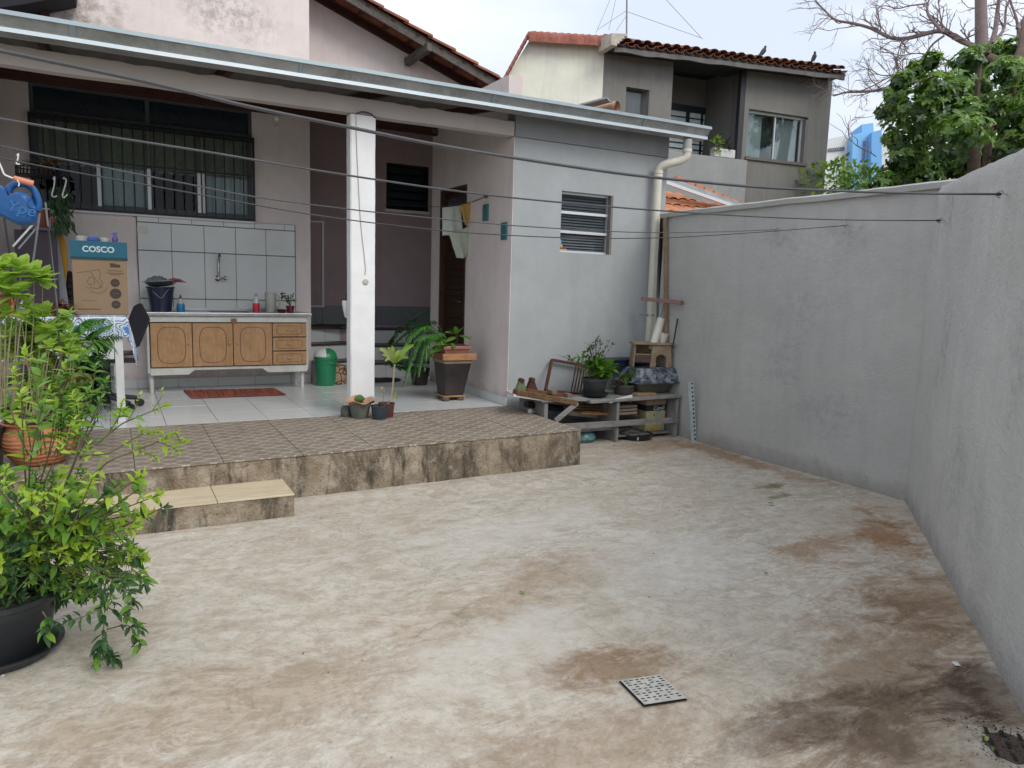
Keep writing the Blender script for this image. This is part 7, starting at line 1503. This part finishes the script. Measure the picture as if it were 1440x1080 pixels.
MB().tube(crv([PY(12, 270, HY), PY(16, 262, HY), PY(26, 258, HY), PY(38, 260, HY), PY(48, 268, HY), PY(54, 284, HY), PY(53, 296, HY)], 4), .017, 10).build('jug_handle', M_blue, JG, smooth=True)
MB().tube(crv([PY(50, 294, HY-.055), PY(42, 291, HY-.062), PY(40, 284, HY-.062), PY(42, 279, HY-.06)], 4), .006, 8).build('moulded_ridge', M_blue, JG, smooth=True)
MB().tube([PY(x, y, HY-.063) for x, y in ((14, 284), (22, 284), (40, 300), (37, 307), (20, 302), (14, 284))], .0025, 6).build('moulded_ridge', M_blue, JG)
M_blue2 = plain('raised_blue_letters', (.02, .12, .33), .35); pt = PY(28, 300, HY-.064); text('lettering', 'Ypê', .075, (pt.x, HY-.0625, pt.z), M_blue2, JG, ry=RD(12), ext=.003, bold=.001, shear=.2)
# long dark rods of a folding airer behind the plants
AR = empty('folding_airer', (-.6, 5.2, G), 'folding clothes airer of thin dark and grey rods in the left corner', 'clothes airer')
M_rodg = plain('grey_rod', (.14, .14, .15), .4, .4)
for (x0_, y0_, x1_, y1_, m) in ((0, 265, 14, 362, M_black), (14, 362, 20, 420, M_black), (64, 285, 80, 430, M_rodg), (56, 300, 42, 400, M_rodg), (46, 316, 18, 347, plain('aluminium_strut', (.35, .35, .34), .5)), (52, 320, 26, 350, M_rodg), (66, 300, 73, 380, M_black)): MB().tube([PY(x0_, y0_, 5.2), PY(x1_, y1_, 5.1)], .006, 6).build('airer_rod', m, AR)
for (x0_, y0_, x1_, y1_) in ((20, 420, 26, 470), (80, 430, 84, 470)): MB().tube([PY(x0_, y0_, 5.1), Vector((PY(x0_, y0_, 5.1).x, 5.3, G+.002))], .006, 6).build('airer_leg', M_rodg, AR)
# ================================================================== the big plants on the left
M_shy = leafmat('shrub_lime_leaf', (.30, .50, .04), (.50, .64, .09), .32, .5); M_shm = leafmat('shrub_mid_leaf', (.12, .27, .04), (.22, .40, .06), .3, .4); M_shd = leafmat('shrub_dark_leaf', (.025, .08, .03), (.07, .16, .055), .28, .25)
random.seed(11)
# terracotta pot with ribbed waves
TC = Vector((-.445, 5.42, G+.003)); TCo = empty('terracotta_pot', TC, 'rounded terracotta pot with wavy ribs and fluted rim, on the porch edge', 'plant pot')
t = NT('ribbed_terracotta'); v_ = t.co('World'); zz = t.sep(v_)[2]; wv_ = t.math('SINE', t.math('ADD', t.math('MULTIPLY', zz, 230), t.math('MULTIPLY', t.noise(v_, 6, 3), 14))); t.bump(wv_, .35, .008)
M_terra = t.fin(t.mix(t.ramp(t.noise(v_, 7, 5), (.35, 0.), (.7, 1.)), (.38, .14, .065), (.56, .25, .13)), .75, 0, .2)
MB().lathe([(.12, 0), (.15, .02), (.195, .09), (.21, .15), (.20, .21), (.18, .245), (.20, .265), (.195, .275), (.165, .25), (.001, .235)], 56, TC, wob=.012).build('pot_body', M_terra, TCo, smooth=True)
# jade-like succulent: thick forked stems, small rosettes
M_jade = leafmat('jade_leaf', (.16, .20, .05), (.30, .30, .09), .4, .2); M_jader = leafmat('reddish_jade_leaf', (.22, .12, .05), (.32, .22, .10), .4, .2); M_jades = plain('grey_fleshy_stem', (.20, .15, .12), .85, 0, .25, 20, .4)
b = MB(); lv = []
for k in range(15):
    x = random.uniform(8, 118); y = random.uniform(505, 560); base_ = TC+Vector((random.uniform(-.1, .12), random.uniform(-.09, .05), .22)); e_ = PY(x, y, 5.38+random.uniform(-.14, .14)); m_ = (base_+e_)/2+rv(.02)
    P_ = crv([base_, m_, e_], 4); b.tube(P_, [.014-.008*i/len(P_) for i in range(len(P_))], 7)
    for j in range(3):
        q = P_[-1]+rv(.035); b.tube([P_[-3], q], .004, 5)
        for i in range(11): lv.append((q+rv(.012), rv().normalized(), rv(), random.uniform(.028, .048), random.choice((0, 0, 1))))
b.build('stem', M_jades, TCo, smooth=True, fixn=False); jg = leafgeo(.7, .05, .05, 4); put_leaves(TCo, lv, [(jg, M_jade), (jg, M_jader)], 200)
tag(MB().lathe([(.001, 0), (.05, .01), (.06, .025), (.03, .04), (.001, .042)], 14, PY(34, 594, 5.27)-Vector((0, 0, .01)), None, .1).build('white_stone', plain('white_pebble', (.58, .58, .56), .8), smooth=True), 'white stone on the rim of the terracotta pot', 'stone')
# tall plectranthus: long bare pale stalks with big soft crowns
PLc = Vector((-.86, 5.15, .0)); PLP = pot('tall_leafy_pot', Vector((-.80, 5.35, G+.003)), .14, .19, .26, M_dkpot, 'dark pot at the left edge with tall bare stalks and soft bright green crowns')
M_soft = leafmat('soft_bright_leaf', (.20, .38, .06), (.34, .52, .11), .6, .45); M_soft2 = leafmat('soft_lime_leaf', (.34, .52, .08), (.46, .62, .14), .6, .5); sg = leafgeo(.80, .22, .10, 6, ex=.55)
b = MB(); lv = []; b0 = Vector((-.74, 5.33, .55))
for (x, y, bx_, by_, n, s) in ((12, 372, 60, 560, 9, .075), (30, 378, 25, 560, 10, .08), (48, 384, 45, 560, 10, .085), (60, 392, 50, 570, 9, .08), (22, 410, 10, 560, 9, .09), (38, 430, 35, 560, 7, .07), (62, 440, 55, 570, 9, .075), (5, 400, 0, 560, 8, .08), (8, 440, 8, 560, 6, .06), (30, 445, 20, 580, 6, .055), (72, 462, 60, 580, 9, .07), (58, 470, 50, 580, 8, .07), (88, 478, 70, 580, 9, .07), (100, 492, 80, 590, 8, .065), (70, 485, 60, 590, 8, .06), (14, 468, 10, 590, 6, .05), (-5, 380, 0, 560, 8, .08)):
    Yd = 5.05+random.uniform(-.18, .12); e_ = PY(x, y, Yd); m_ = PY((x+bx_)/2+random.uniform(-6, 6), (y+by_)/2, Yd+.08); bb_ = PY(bx_*.8, 585, 5.2)
    P_ = crv([bb_, m_, e_], 6); b.tube(P_, [.0042-.002*i/len(P_) for i in range(len(P_))], 6)
    for i in range(int(n*1.5)):
        a = i*2.4; r_ = .25+.75*(i/(n*1.5)); d = Vector((cos(a)*r_, sin(a)*r_, 1.0-1.0*r_+random.uniform(-.35, .3))); lv.append((e_+Vector((0, 0, -.012*(i/2)*.4)), (d+rv(.12)).normalized(), Vector((0, 0, 1)), 1.5*s*random.uniform(.7, 1.15)*(.6+.4*r_), 1 if i < n*1.3 else 0))
for k in range(46):
    x, y = random.uniform(-8, 108), random.uniform(440, 580); Yd = random.uniform(5.2, 5.5); e_ = PY(x, y, Yd); b.tube(crv([PY(x*.8, 590, 5.3), PY(x*.9+random.uniform(-8, 8), (y+590)/2, Yd), e_], 4), .0025, 4)
    for i in range(9): lv.append((e_+rv(.012), (rv()+Vector((0, -.3, .5))).normalized(), Vector((0, 0, 1)), random.uniform(.06, .11), random.choice((0, 0, 1, 2))))
b.build('stalk', M_stemp, PLP, smooth=True, fixn=False); put_leaves(PLP, lv, [(sg, M_soft), (sg, M_soft2), (sg, M_shm)], 300)
# hanging ribbed brown pot at far left
tag(MB().lathe([(.05, 0), (.07, .01), (.085, .05), (.08, .09), (.09, .1), (.08, .105), (.001, .09)], 24, PY(-8, 440, 5.0)).build('ribbed_clay_pot', M_terra, smooth=True), 'ribbed brown clay pot cut by the left edge among the stalks', 'plant pot')
# palm-like fern between pots and table
ZF = pot('palm_pot', Vector((-.36, 5.95, G+.003)), .11, .14, .2, M_dkpot, 'dark pot with arching feathery palm fronds between the terracotta pot and the table leg')
f0 = Vector((-.36, 5.95, .5))
for pts, mt, pl in (([(100, 560), (110, 500), (128, 470), (160, 455)], M_fern, .15), ([(100, 560), (112, 510), (135, 480), (162, 470)], M_fern, .15), ([(100, 560), (105, 480), (118, 452), (150, 448)], M_fern, .13), ([(100, 560), (118, 520), (138, 515), (152, 530)], M_fernd, .15), ([(100, 560), (122, 530), (140, 535), (147, 575)], M_fernd, .15), ([(95, 560), (80, 520), (70, 500), (55, 495)], M_fernd, .13), ([(95, 560), (85, 500), (88, 475), (82, 462)], M_fern, .12), ([(98, 560), (108, 530), (128, 500), (150, 500)], M_fernd, .15), ([(98, 560), (95, 500), (108, 460), (138, 452)], M_fern, .14), ([(98, 560), (120, 500), (140, 478), (158, 490)], M_fern, .14), ([(98, 560), (60, 540), (30, 520), (5, 535)], M_fernd, .14), ([(98, 560), (70, 500), (40, 488), (10, 500)], M_fernd, .14), ([(98, 560), (110, 540), (132, 545), (138, 595)], M_fernd, .14), ([(98, 560), (75, 480), (60, 462), (40, 465)], M_fern, .12)):
    frond(ZF, [f0]+[PY(x, y, 5.8+random.uniform(-.15, .1)) for x, y in pts[1:]], mt, pl, .016, droop=.55, pw=.17, r=.003)
# citrus-like shrub in the big black planter
BPc = Vector((-.45, 3.35, .003)); SH = empty('big_black_planter', BPc, 'big black plastic planter with a sprawling glossy lime-green shrub, on the yard floor', 'plant pot')
M_bigpot = plain('black_plastic_planter', (.018, .021, .026), .42, 0, .2, 8, .12, .15, (.08, .08, .08))
MB().lathe([(.165, 0), (.19, .004), (.215, .035), (.226, .038), (.226, .046), (.205, .043), (.18, .012), (.001, .01)], 64, BPc).build('planter_saucer', M_bigpot, SH, smooth=True)
MB().lathe([(.165, .013), (.17, .02), (.205, .20), (.207, .202), (.213, .235), (.222, .24), (.222, .262), (.205, .262), (.195, .235), (.001, .23)], 64, BPc).build('planter_body', M_bigpot, SH, smooth=True)
b = MB(); m = 30; vs = [BPc+Vector((0, 0, .238))]
for ring in (.3, .6, 1.):
    for k in range(m): a = 2*pi*k/m; vs.append(BPc+Vector((cos(a)*.198*ring, sin(a)*.198*ring, .236+random.uniform(-.006, .008))))
b.add(vs, [(0, 1+k, 1+(k+1) % m) for k in range(m)]+[(1+r*m+k, 1+(r+1)*m+k, 1+(r+1)*m+(k+1) % m, 1+r*m+(k+1) % m) for r in (0, 1) for k in range(m)]); b.build('soil', plain('brown_bark_soil', (.12, .075, .045), .95, 0, .6, 50, 1., bs=90), SH, fixn=False)
for (x, y, s) in ((53, 912, .008), (20, 925, .005), (2, 920, .006)):
    d0 = (PD(x, y, 3.0)-CAM); q = hit(x, y, (BPc.x, BPc.y, 0), Vector((BPc.x, BPc.y, 0)).normalized())-Vector((BPc.x, BPc.y, 0)).normalized()*.190
    MB().lathe([(.001, -.001), (s, 0), (s*.8, .002), (.001, .002)], 7, q-Vector((BPc.x, BPc.y, 0)).normalized()*.004, Matrix.Rotation(RD(90), 3, 'X') ).build('white_paint_fleck', plain('white_fleck', (.5, .5, .5), .9), SH)
lg1 = leafgeo(.50, .18, .14, 6); lg2 = leafgeo(.42, .10, .2, 6)
st = MB(); lv = []
soil = BPc+Vector((.0, 0, .24))
def rosette(p, ax, n, s, kind):
    """whorl of young leaves round a shoot tip"""
    ax = ax.normalized(); x_ = ax.orthogonal().normalized(); y_ = ax.cross(x_)
    for j in range(n):
        a = 2.4*j+random.random()*.5; t_ = j/n; d = (x_*cos(a)+y_*sin(a))*(.35+.75*t_)+ax*(.95-.6*t_); lv.append((p-ax*.006*j, d.normalized(), ax, s*random.uniform(.75, 1.1)*(.65+.45*t_), kind))
def twig(P_, r0, r1, pairs, s, kinds, tipn=8, tips=None):
    P_ = crv(P_, 6); m = len(P_); st.tube(P_, [r0+(r1-r0)*i/(m-1) for i in range(m)], 6)
    L_ = sum((P_[i+1]-P_[i]).length for i in range(m-1)); k = 0
    for _ in range(pairs):
        i = int(m*(.25+.7*_/max(1, pairs))); i = min(i, m-2); d = (P_[i+1]-P_[i]).normalized(); o = rv().normalized(); o = (o-d*o.dot(d)).normalized()
        for sg_ in (-1, 1): lv.append((P_[i]+d*random.uniform(-.01, .01), (d*.55+o*sg_*.8+Vector((0, 0, -.05))+rv(.15)).normalized(), Vector((0, 0, 1))+rv(.35), s*random.uniform(.75, 1.25), random.choice(kinds)))
    if tipn: rosette(P_[-1], P_[-1]-P_[-3], tipn, s*.82, tips if tips is not None else random.choice((0, 0, 1)))
Yc = 3.3
def Q(x, y, Y=None): return PY(x, y, Yc if Y is None else Y)
# trunks
main = []
for (x, y, dY) in ((30, 770, .0), (70, 750, .05), (5, 740, .1), (55, 790, -.08), (90, 790, -.02), (-20, 780, .05), (40, 720, .12)):
    e_ = Q(x, y, Yc+dY); P_ = crv([soil+Vector((random.uniform(-.06, .08), random.uniform(-.05, .03), 0)), (soil+e_)/2+rv(.02), e_], 5); st.tube(P_, [.011-.005*i/len(P_) for i in range(len(P_))], 7); main.append(e_)
# the long branches that reach over the step
twig([main[1], Q(88, 700, 3.2), Q(96, 672, 3.15), Q(108, 640, 3.1), Q(112, 610, 3.1), Q(108, 575, 3.1), Q(103, 555, 3.1)], .007, .0025, 5, .05, (1, 0), 8, 0)
twig([Q(108, 642, 3.1), Q(125, 640, 3.05), Q(150, 638, 3.0), Q(175, 625, 3.0), Q(198, 612, 3.0), Q(225, 607, 3.0)], .004, .002, 2, .05, (1, 0), 9, 0)
twig([Q(120, 672, 3.0), Q(138, 662, 3.0), Q(155, 648, 2.95), Q(190, 634, 2.95), Q(220, 622, 2.9), Q(248, 608, 2.9)], .0045, .002, 2, .055, (0, 0), 12, 0)
twig([Q(112, 645, 3.1), Q(130, 628, 3.1), Q(150, 613, 3.1), Q(172, 596, 3.1), Q(195, 586, 3.1), Q(214, 578, 3.1), Q(234, 570, 3.1)], .004, .0018, 2, .05, (1, 0), 10, 0)
twig([main[1], Q(100, 690, 3.15), Q(118, 674, 3.05)], .007, .005, 0, .05, (1,), 0)
twig([Q(190, 634, 2.95), Q(212, 640, 2.9), Q(222, 646, 2.9)], .0025, .0015, 1, .04, (0,), 6, 0)
twig([Q(248, 610, 2.9), Q(255, 622, 2.9), Q(262, 620, 2.9)], .002, .0015, 1, .045, (0,), 7, 0); twig([Q(222, 622, 2.9), Q(240, 628, 2.9), Q(252, 636, 2.9)], .002, .0015, 1, .045, (0,), 7, 0)
twig([Q(178, 594, 3.1), Q(190, 575, 3.1), Q(197, 555, 3.1)], .0022, .0012, 1, .035, (0,), 5, 0); twig([Q(214, 578, 3.1), Q(226, 560, 3.1), Q(228, 549, 3.1)], .0016, .001, 0, .03, (0,), 4, 0)
twig([Q(150, 613, 3.1), Q(165, 590, 3.12), Q(172, 566, 3.12)], .0025, .0015, 3, .045, (0, 1), 9, 0); twig([Q(165, 596, 3.1), Q(168, 582, 3.1), Q(176, 580, 3.1)], .002, .0015, 1, .04, (0,), 7, 0)
twig([Q(198, 612, 3.0), Q(200, 605, 3.0), Q(196, 598, 3.0)], .002, .0015, 1, .045, (0,), 8, 0); twig([Q(205, 632, 2.95), Q(198, 628, 2.95), Q(192, 624, 2.95)], .002, .0015, 0, .04, (0,), 7, 0)
for (x, y, n) in ((125, 625, 6), (120, 640, 4), (105, 590, 6), (110, 600, 7)): rosette(Q(x, y, 3.08), Vector((.3, 0, 1)), n, .04, 0)
# upper left crowns
for (x, y, Yd, n, s, kd, pr) in ((30, 555, 3.2, 6, .06, 0, 3), (60, 568, 3.15, 7, .055, 1, 4), (78, 575, 3.2, 6, .05, 1, 4), (45, 695, 2.95, 8, .05, 0, 4), (62, 695, 2.95, 6, .035, 0, 2), (85, 690, 2.95, 9, .055, 0, 6), (100, 700, 3.0, 7, .06, 1, 7), (130, 672, 2.9, 10, .055, 0, 3), (150, 690, 2.95, 6, .06, 2, 6), (168, 680, 2.95, 5, .06, 1, 5), (200, 668, 2.85, 9, .06, 0, 3), (195, 688, 2.85, 5, .07, 1, 3), (172, 705, 2.95, 6, .055, 1, 5), (225, 695, 2.85, 8, .055, 0, 4), (232, 712, 2.85, 5, .05, 2, 4), (212, 722, 2.9, 7, .05, 0, 4), (192, 742, 2.9, 8, .055, 0, 4), (148, 712, 3.0, 5, .06, 2, 6), (110, 715, 3.05, 6, .06, 2, 7), (20, 700, 3.05, 6, .06, 2, 6), (0, 690, 3.05, 6, .06, 1, 6), (85, 632, 3.05, 3, .05, 0, 1)):
    e_ = Q(x, y, Yd); f_ = min(main, key=lambda p: (p-e_).length); twig([f_, (f_+e_)/2+rv(.02), e_], .004, .002, pr, s, (kd, 1, kd), n, kd)
for (x, y, Yd, n, s, kd, pr) in ((118, 500, 3.5, 7, .07, 1, 6), (135, 515, 3.5, 6, .07, 1, 5), (92, 512, 3.5, 8, .075, 0, 5), (60, 505, 3.45, 6, .07, 1, 6), (70, 548, 3.45, 7, .06, 0, 6), (45, 530, 3.5, 7, .06, 1, 6), (82, 530, 3.45, 7, .06, 1, 6), (20, 520, 3.5, 7, .06, 0, 6), (100, 480, 3.5, 6, .06, 1, 5), (10, 560, 3.4, 6, .055, 1, 5), (35, 492, 3.3, 9, .07, 0, 4), (125, 548, 3.4, 7, .065, 1, 5), (142, 560, 3.4, 6, .05, 1, 4), (110, 565, 3.4, 8, .06, 0, 5), (150, 535, 3.5, 5, .07, 1, 4), (100, 540, 3.5, 6, .07, 1, 6)):
    e_ = Q(x, y, Yd); f_ = Q(70+(x-70)*.5, 640, Yd); twig([f_, (f_+e_)/2+rv(.02), e_], .0035, .0018, pr, s*.85, (kd, 1), n, kd)
# the dense body
for k in range(270):
    x = random.uniform(-40, 208); y = random.uniform(720, 842)
    if x > 150 and y > 820: continue
    if x < 95 and y > 838: continue
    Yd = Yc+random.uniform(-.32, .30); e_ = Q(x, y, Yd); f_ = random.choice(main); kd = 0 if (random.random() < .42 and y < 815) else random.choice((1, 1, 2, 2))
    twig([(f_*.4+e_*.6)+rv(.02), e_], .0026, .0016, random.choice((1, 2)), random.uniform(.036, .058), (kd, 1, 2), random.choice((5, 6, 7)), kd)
for k in range(45):
    x = random.uniform(-30, 125); y = random.uniform(655, 735); e_ = Q(x, y, Yc+random.uniform(-.25, .2)); f_ = random.choice(main); kd = random.choice((0, 0, 1, 1, 2)); twig([(f_*.5+e_*.5)+rv(.02), e_], .0026, .0016, 2, random.uniform(.04, .058), (kd, 1), 6, kd)
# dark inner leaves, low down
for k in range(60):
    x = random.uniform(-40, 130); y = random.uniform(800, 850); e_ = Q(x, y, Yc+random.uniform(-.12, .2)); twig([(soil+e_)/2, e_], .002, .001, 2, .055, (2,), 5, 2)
# hanging dark twigs to the right of the pot
for pts in ([(120, 800), (145, 810), (160, 820), (175, 830), (185, 842), (180, 862)], [(150, 810), (172, 812), (182, 830), (186, 850)], [(135, 800), (145, 840), (142, 855), (110, 870), (92, 873)], [(145, 850), (165, 862), (188, 872), (200, 890)], [(140, 850), (146, 875), (144, 900), (152, 920)], [(150, 885), (180, 880), (195, 900), (194, 912)], [(140, 900), (138, 915), (135, 935)], [(145, 900), (155, 920), (165, 928)], [(60, 860), (66, 872), (64, 890), (76, 880)], [(185, 800), (200, 812), (206, 825)], [(120, 790), (138, 808), (150, 830), (160, 850)]):
    twig([Q(x, y, 3.05-.02*i) for i, (x, y) in enumerate(pts)], .003, .0013, 8, .043, (2, 2, 2, 1), 5, 2)
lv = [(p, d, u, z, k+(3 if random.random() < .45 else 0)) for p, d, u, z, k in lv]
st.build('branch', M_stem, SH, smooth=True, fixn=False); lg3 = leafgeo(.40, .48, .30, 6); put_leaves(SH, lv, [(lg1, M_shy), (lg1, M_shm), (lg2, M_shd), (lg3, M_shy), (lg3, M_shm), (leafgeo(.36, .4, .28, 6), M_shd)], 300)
print('shrub leaves', len(lv))
# other hard things by the left edge
tag(MB().lathe([(.07, 0), (.11, .01), (.13, .16), (.12, .16), (.001, .14)], 24, (-.72, 5.05, G+.003)).build('dark_tub', M_blackpl, smooth=True), 'dark low tub at the left edge beside the terracotta pot', 'tub')
tag(MB().bar(PZ(88, 722, .02), PZ(105, 742, .02), .03, .02).build('white_packet', M_whitepl, bev=.004), 'white scrap of packaging on the ground behind the shrub', 'packaging')
# ================================================================== floor grate, drain, leaves, litter
gq = [PZ(x, y, .006) for x, y in ((873, 958), (928, 950), (966, 983), (905, 992))]; GRT = empty('floor_grate', sum(gq, Vector())/4, 'pale square perforated drain cover set askew in the concrete', 'drain cover')
GRT['label'] = 'pale square perforated drain cover set askew in the concrete'
gc = sum(gq, Vector())/4; gx_ = ((gq[1]-gq[0])+(gq[2]-gq[3]))/2; gy_ = ((gq[3]-gq[0])+(gq[2]-gq[1]))/2
def GP(u, v, z): return gc+gx_*u+gy_*v+Vector((0, 0, z-gc.z))
MB().prism([GP(-.515, -.515, .002), GP(.515, -.515, .002), GP(.515, .515, .002), GP(-.515, .515, .002)], (0, 0, .003)).build('dark_rebate', plain('cavity_shade_black', (.006, .005, .004), .9), GRT)  # near-black sheet: the shade of the cavity below the slots, as colour
M_grate = plain('stained_white_grate', (.46, .45, .41), .55, .1, .2, 30, .3, .6, (.20, .15, .11), bs=100)
# plate made of bars with slots left open between them: rows of slots alternate direction
plate = MB(); n = 11; hole = set()
Nx = 22; 
cells = [[True]*Nx for _ in range(Nx)]
for ci in range(7):
    for j in range(1, Nx-1):
        if j % 2 and (j+(ci % 2)*4) % 8 < 7:
            cells[3*ci+1][j] = False; cells[3*ci+2][j] = False
def gv(i, j, z): return GP(-.5+i/Nx, -.5+j/Nx, z)
for i in range(Nx):
    for j in range(Nx):
        if cells[i][j]:
            plate.add([gv(i, j, .011), gv(i+1, j, .011), gv(i+1, j+1, .011), gv(i, j+1, .011)], [(0, 1, 2, 3)])
            for (di, dj, a, c_) in ((-1, 0, (0, 0), (0, 1)), (1, 0, (1, 1), (1, 0)), (0, -1, (1, 0), (0, 0)), (0, 1, (0, 1), (1, 1))):
                ii, jj = i+di, j+dj
                if not (0 <= ii < Nx and 0 <= jj < Nx) or not cells[ii][jj]: plate.add([gv(i+a[0], j+a[1], .011), gv(i+c_[0], j+c_[1], .011), gv(i+c_[0], j+c_[1], .0092), gv(i+a[0], j+a[1], .0092)], [(0, 1, 2, 3)])
plate.build('grate_plate', M_grate, GRT, fixn=False)
lf = PZ(910, 960, .018); o = MB().lathe([(.001, 0), (.006, .0), (.005, .002), (.001, .002)], 7, lf).build('yellow_petal', plain('pale_yellow', (.6, .55, .25), .8)); tag(o, 'tiny pale yellow petal on the drain cover', 'petal')
# sunken dark drain in the near right corner
t = MB(); dc = PZ(1418, 1048, .008); DRN = empty('corner_drain', dc, 'dark grimy slotted drain patch by the foot of the end wall at the lower right', 'drain')
dd = dn; dd2 = Vector((-dd.y, dd.x, 0)); P_ = [dc+dd*(.085*cos(a)*(1+.3*noise.noise(Vector((cos(a)*1.7, sin(a)*1.7, 4)))))+dd2*(.075*sin(a)*(1+.3*noise.noise(Vector((cos(a)*2, sin(a)*2, 9))))) for a in [2*pi*k/28 for k in range(28)]]
MB().prism([p-Vector((0, 0, .006)) for p in P_], (0, 0, .0045)).build('grimy_plate', plain('wet_black_grime', (.085, .062, .045), .7, 0, .5, 30, .8), DRN)
for k in range(3):
    for j in range(3): p = dc+dd*(-.07+.07*k)+dd2*(-.05+.05*j)+Vector((0, 0, .001)); MB().prism([p+dd*-.02+dd2*-.006, p+dd*.02+dd2*-.006, p+dd*.02+dd2*.006, p+dd*-.02+dd2*.006], (0, 0, .0015)).build('drain_slot', M_black, DRN)
b = MB()
for k in range(520):
    p = dc+dd*random.gauss(0, .085)+dd2*random.gauss(0, .065)+Vector((0, 0, .006)); s = random.uniform(.002, .007); b.add([p+Vector((random.uniform(-s, s), random.uniform(-s, s), random.uniform(0, s))) for _ in range(4)], [(0, 1, 2), (0, 2, 3), (0, 3, 1), (1, 3, 2)])
tag(b.build('grit', plain('wet_grit', (.03, .022, .016), .9), DRN, fixn=False), kind='stuff')
M_fl = leafmat('fallen_yellow_green_leaf', (.38, .50, .12), (.48, .58, .20), .5, .3); fg = leafgeo(.42, .03, .12, 6)
def groundleaf(x, y, ang, s, mat, label, z=.012): ms_ = leafmesh('fallen_leaf', fg, mat); o = inst(ms_, 'fallen_leaf', None, PZ(x, y, z), Matrix.Rotation(ang, 3, 'Z') @ Matrix.Rotation(RD(8), 3, 'X'), s); tag(o, label, 'leaf')
groundleaf(1390, 1041, RD(-28), .036, M_fl, 'larger pale green fallen leaf lying on the dark corner drain')
groundleaf(1386, 1042, RD(-75), .030, M_fl, 'smaller yellow-green fallen leaf pointing towards us beside the corner drain')
groundleaf(1397, 1056, RD(-50), .022, M_shm, 'narrow green leaf at the near edge of the corner drain')
groundleaf(738, 835, RD(20), .040, M_shm, 'small green fallen leaf in the middle of the yard floor')
M_dry = leafmat('brown_dry_leaf', (.07, .05, .03), (.13, .09, .05), .7, .1)
groundleaf(1089, 708, RD(80), .06, leafmat('olive_dry_leaf', (.09, .10, .04), (.12, .13, .05)), 'dull olive fallen leaf out on the concrete near the long grey wall')
groundleaf(1080, 807, RD(10), .03, M_dry, 'curled brown fallen leaf near the centre right of the yard')
tag(MB().bar(PZ(1342, 931, .006), PZ(1347, 936, .006), .022, .003).build('paper_scrap', M_whitepl), 'white paper scrap near the foot of the end wall', 'paper')
bits = MB()
for k in range(150):
    if k < 60: p = Vector((random.uniform(2., 5.), random.uniform(1.8, 5.6), .006))
    else: p = Vector((random.gauss(4.3, .6), random.gauss(4.6, 1.0), .006)) if k < 110 else Vector((random.uniform(.3, 3.4), random.uniform(2., 5.), .006))
    if p.x > 5.1 or (p.y > 5.05 and p.x < 3.5) or (p.y < 5.15 and p.y > 4.6 and p.x < 1.0): continue
    s = random.uniform(.003, .009); bits.add([p+Vector((random.uniform(-s, s), random.uniform(-s, s), random.uniform(0, s*.7))) for _ in range(4)], [(0, 1, 2), (0, 2, 3), (0, 3, 1), (1, 3, 2)])
tag(bits.build('scattered_grit', plain('dark_grit', (.05, .032, .02), .9), fixn=False), 'specks of dark grit and crumbs scattered over the concrete yard', 'grit', kind='stuff')
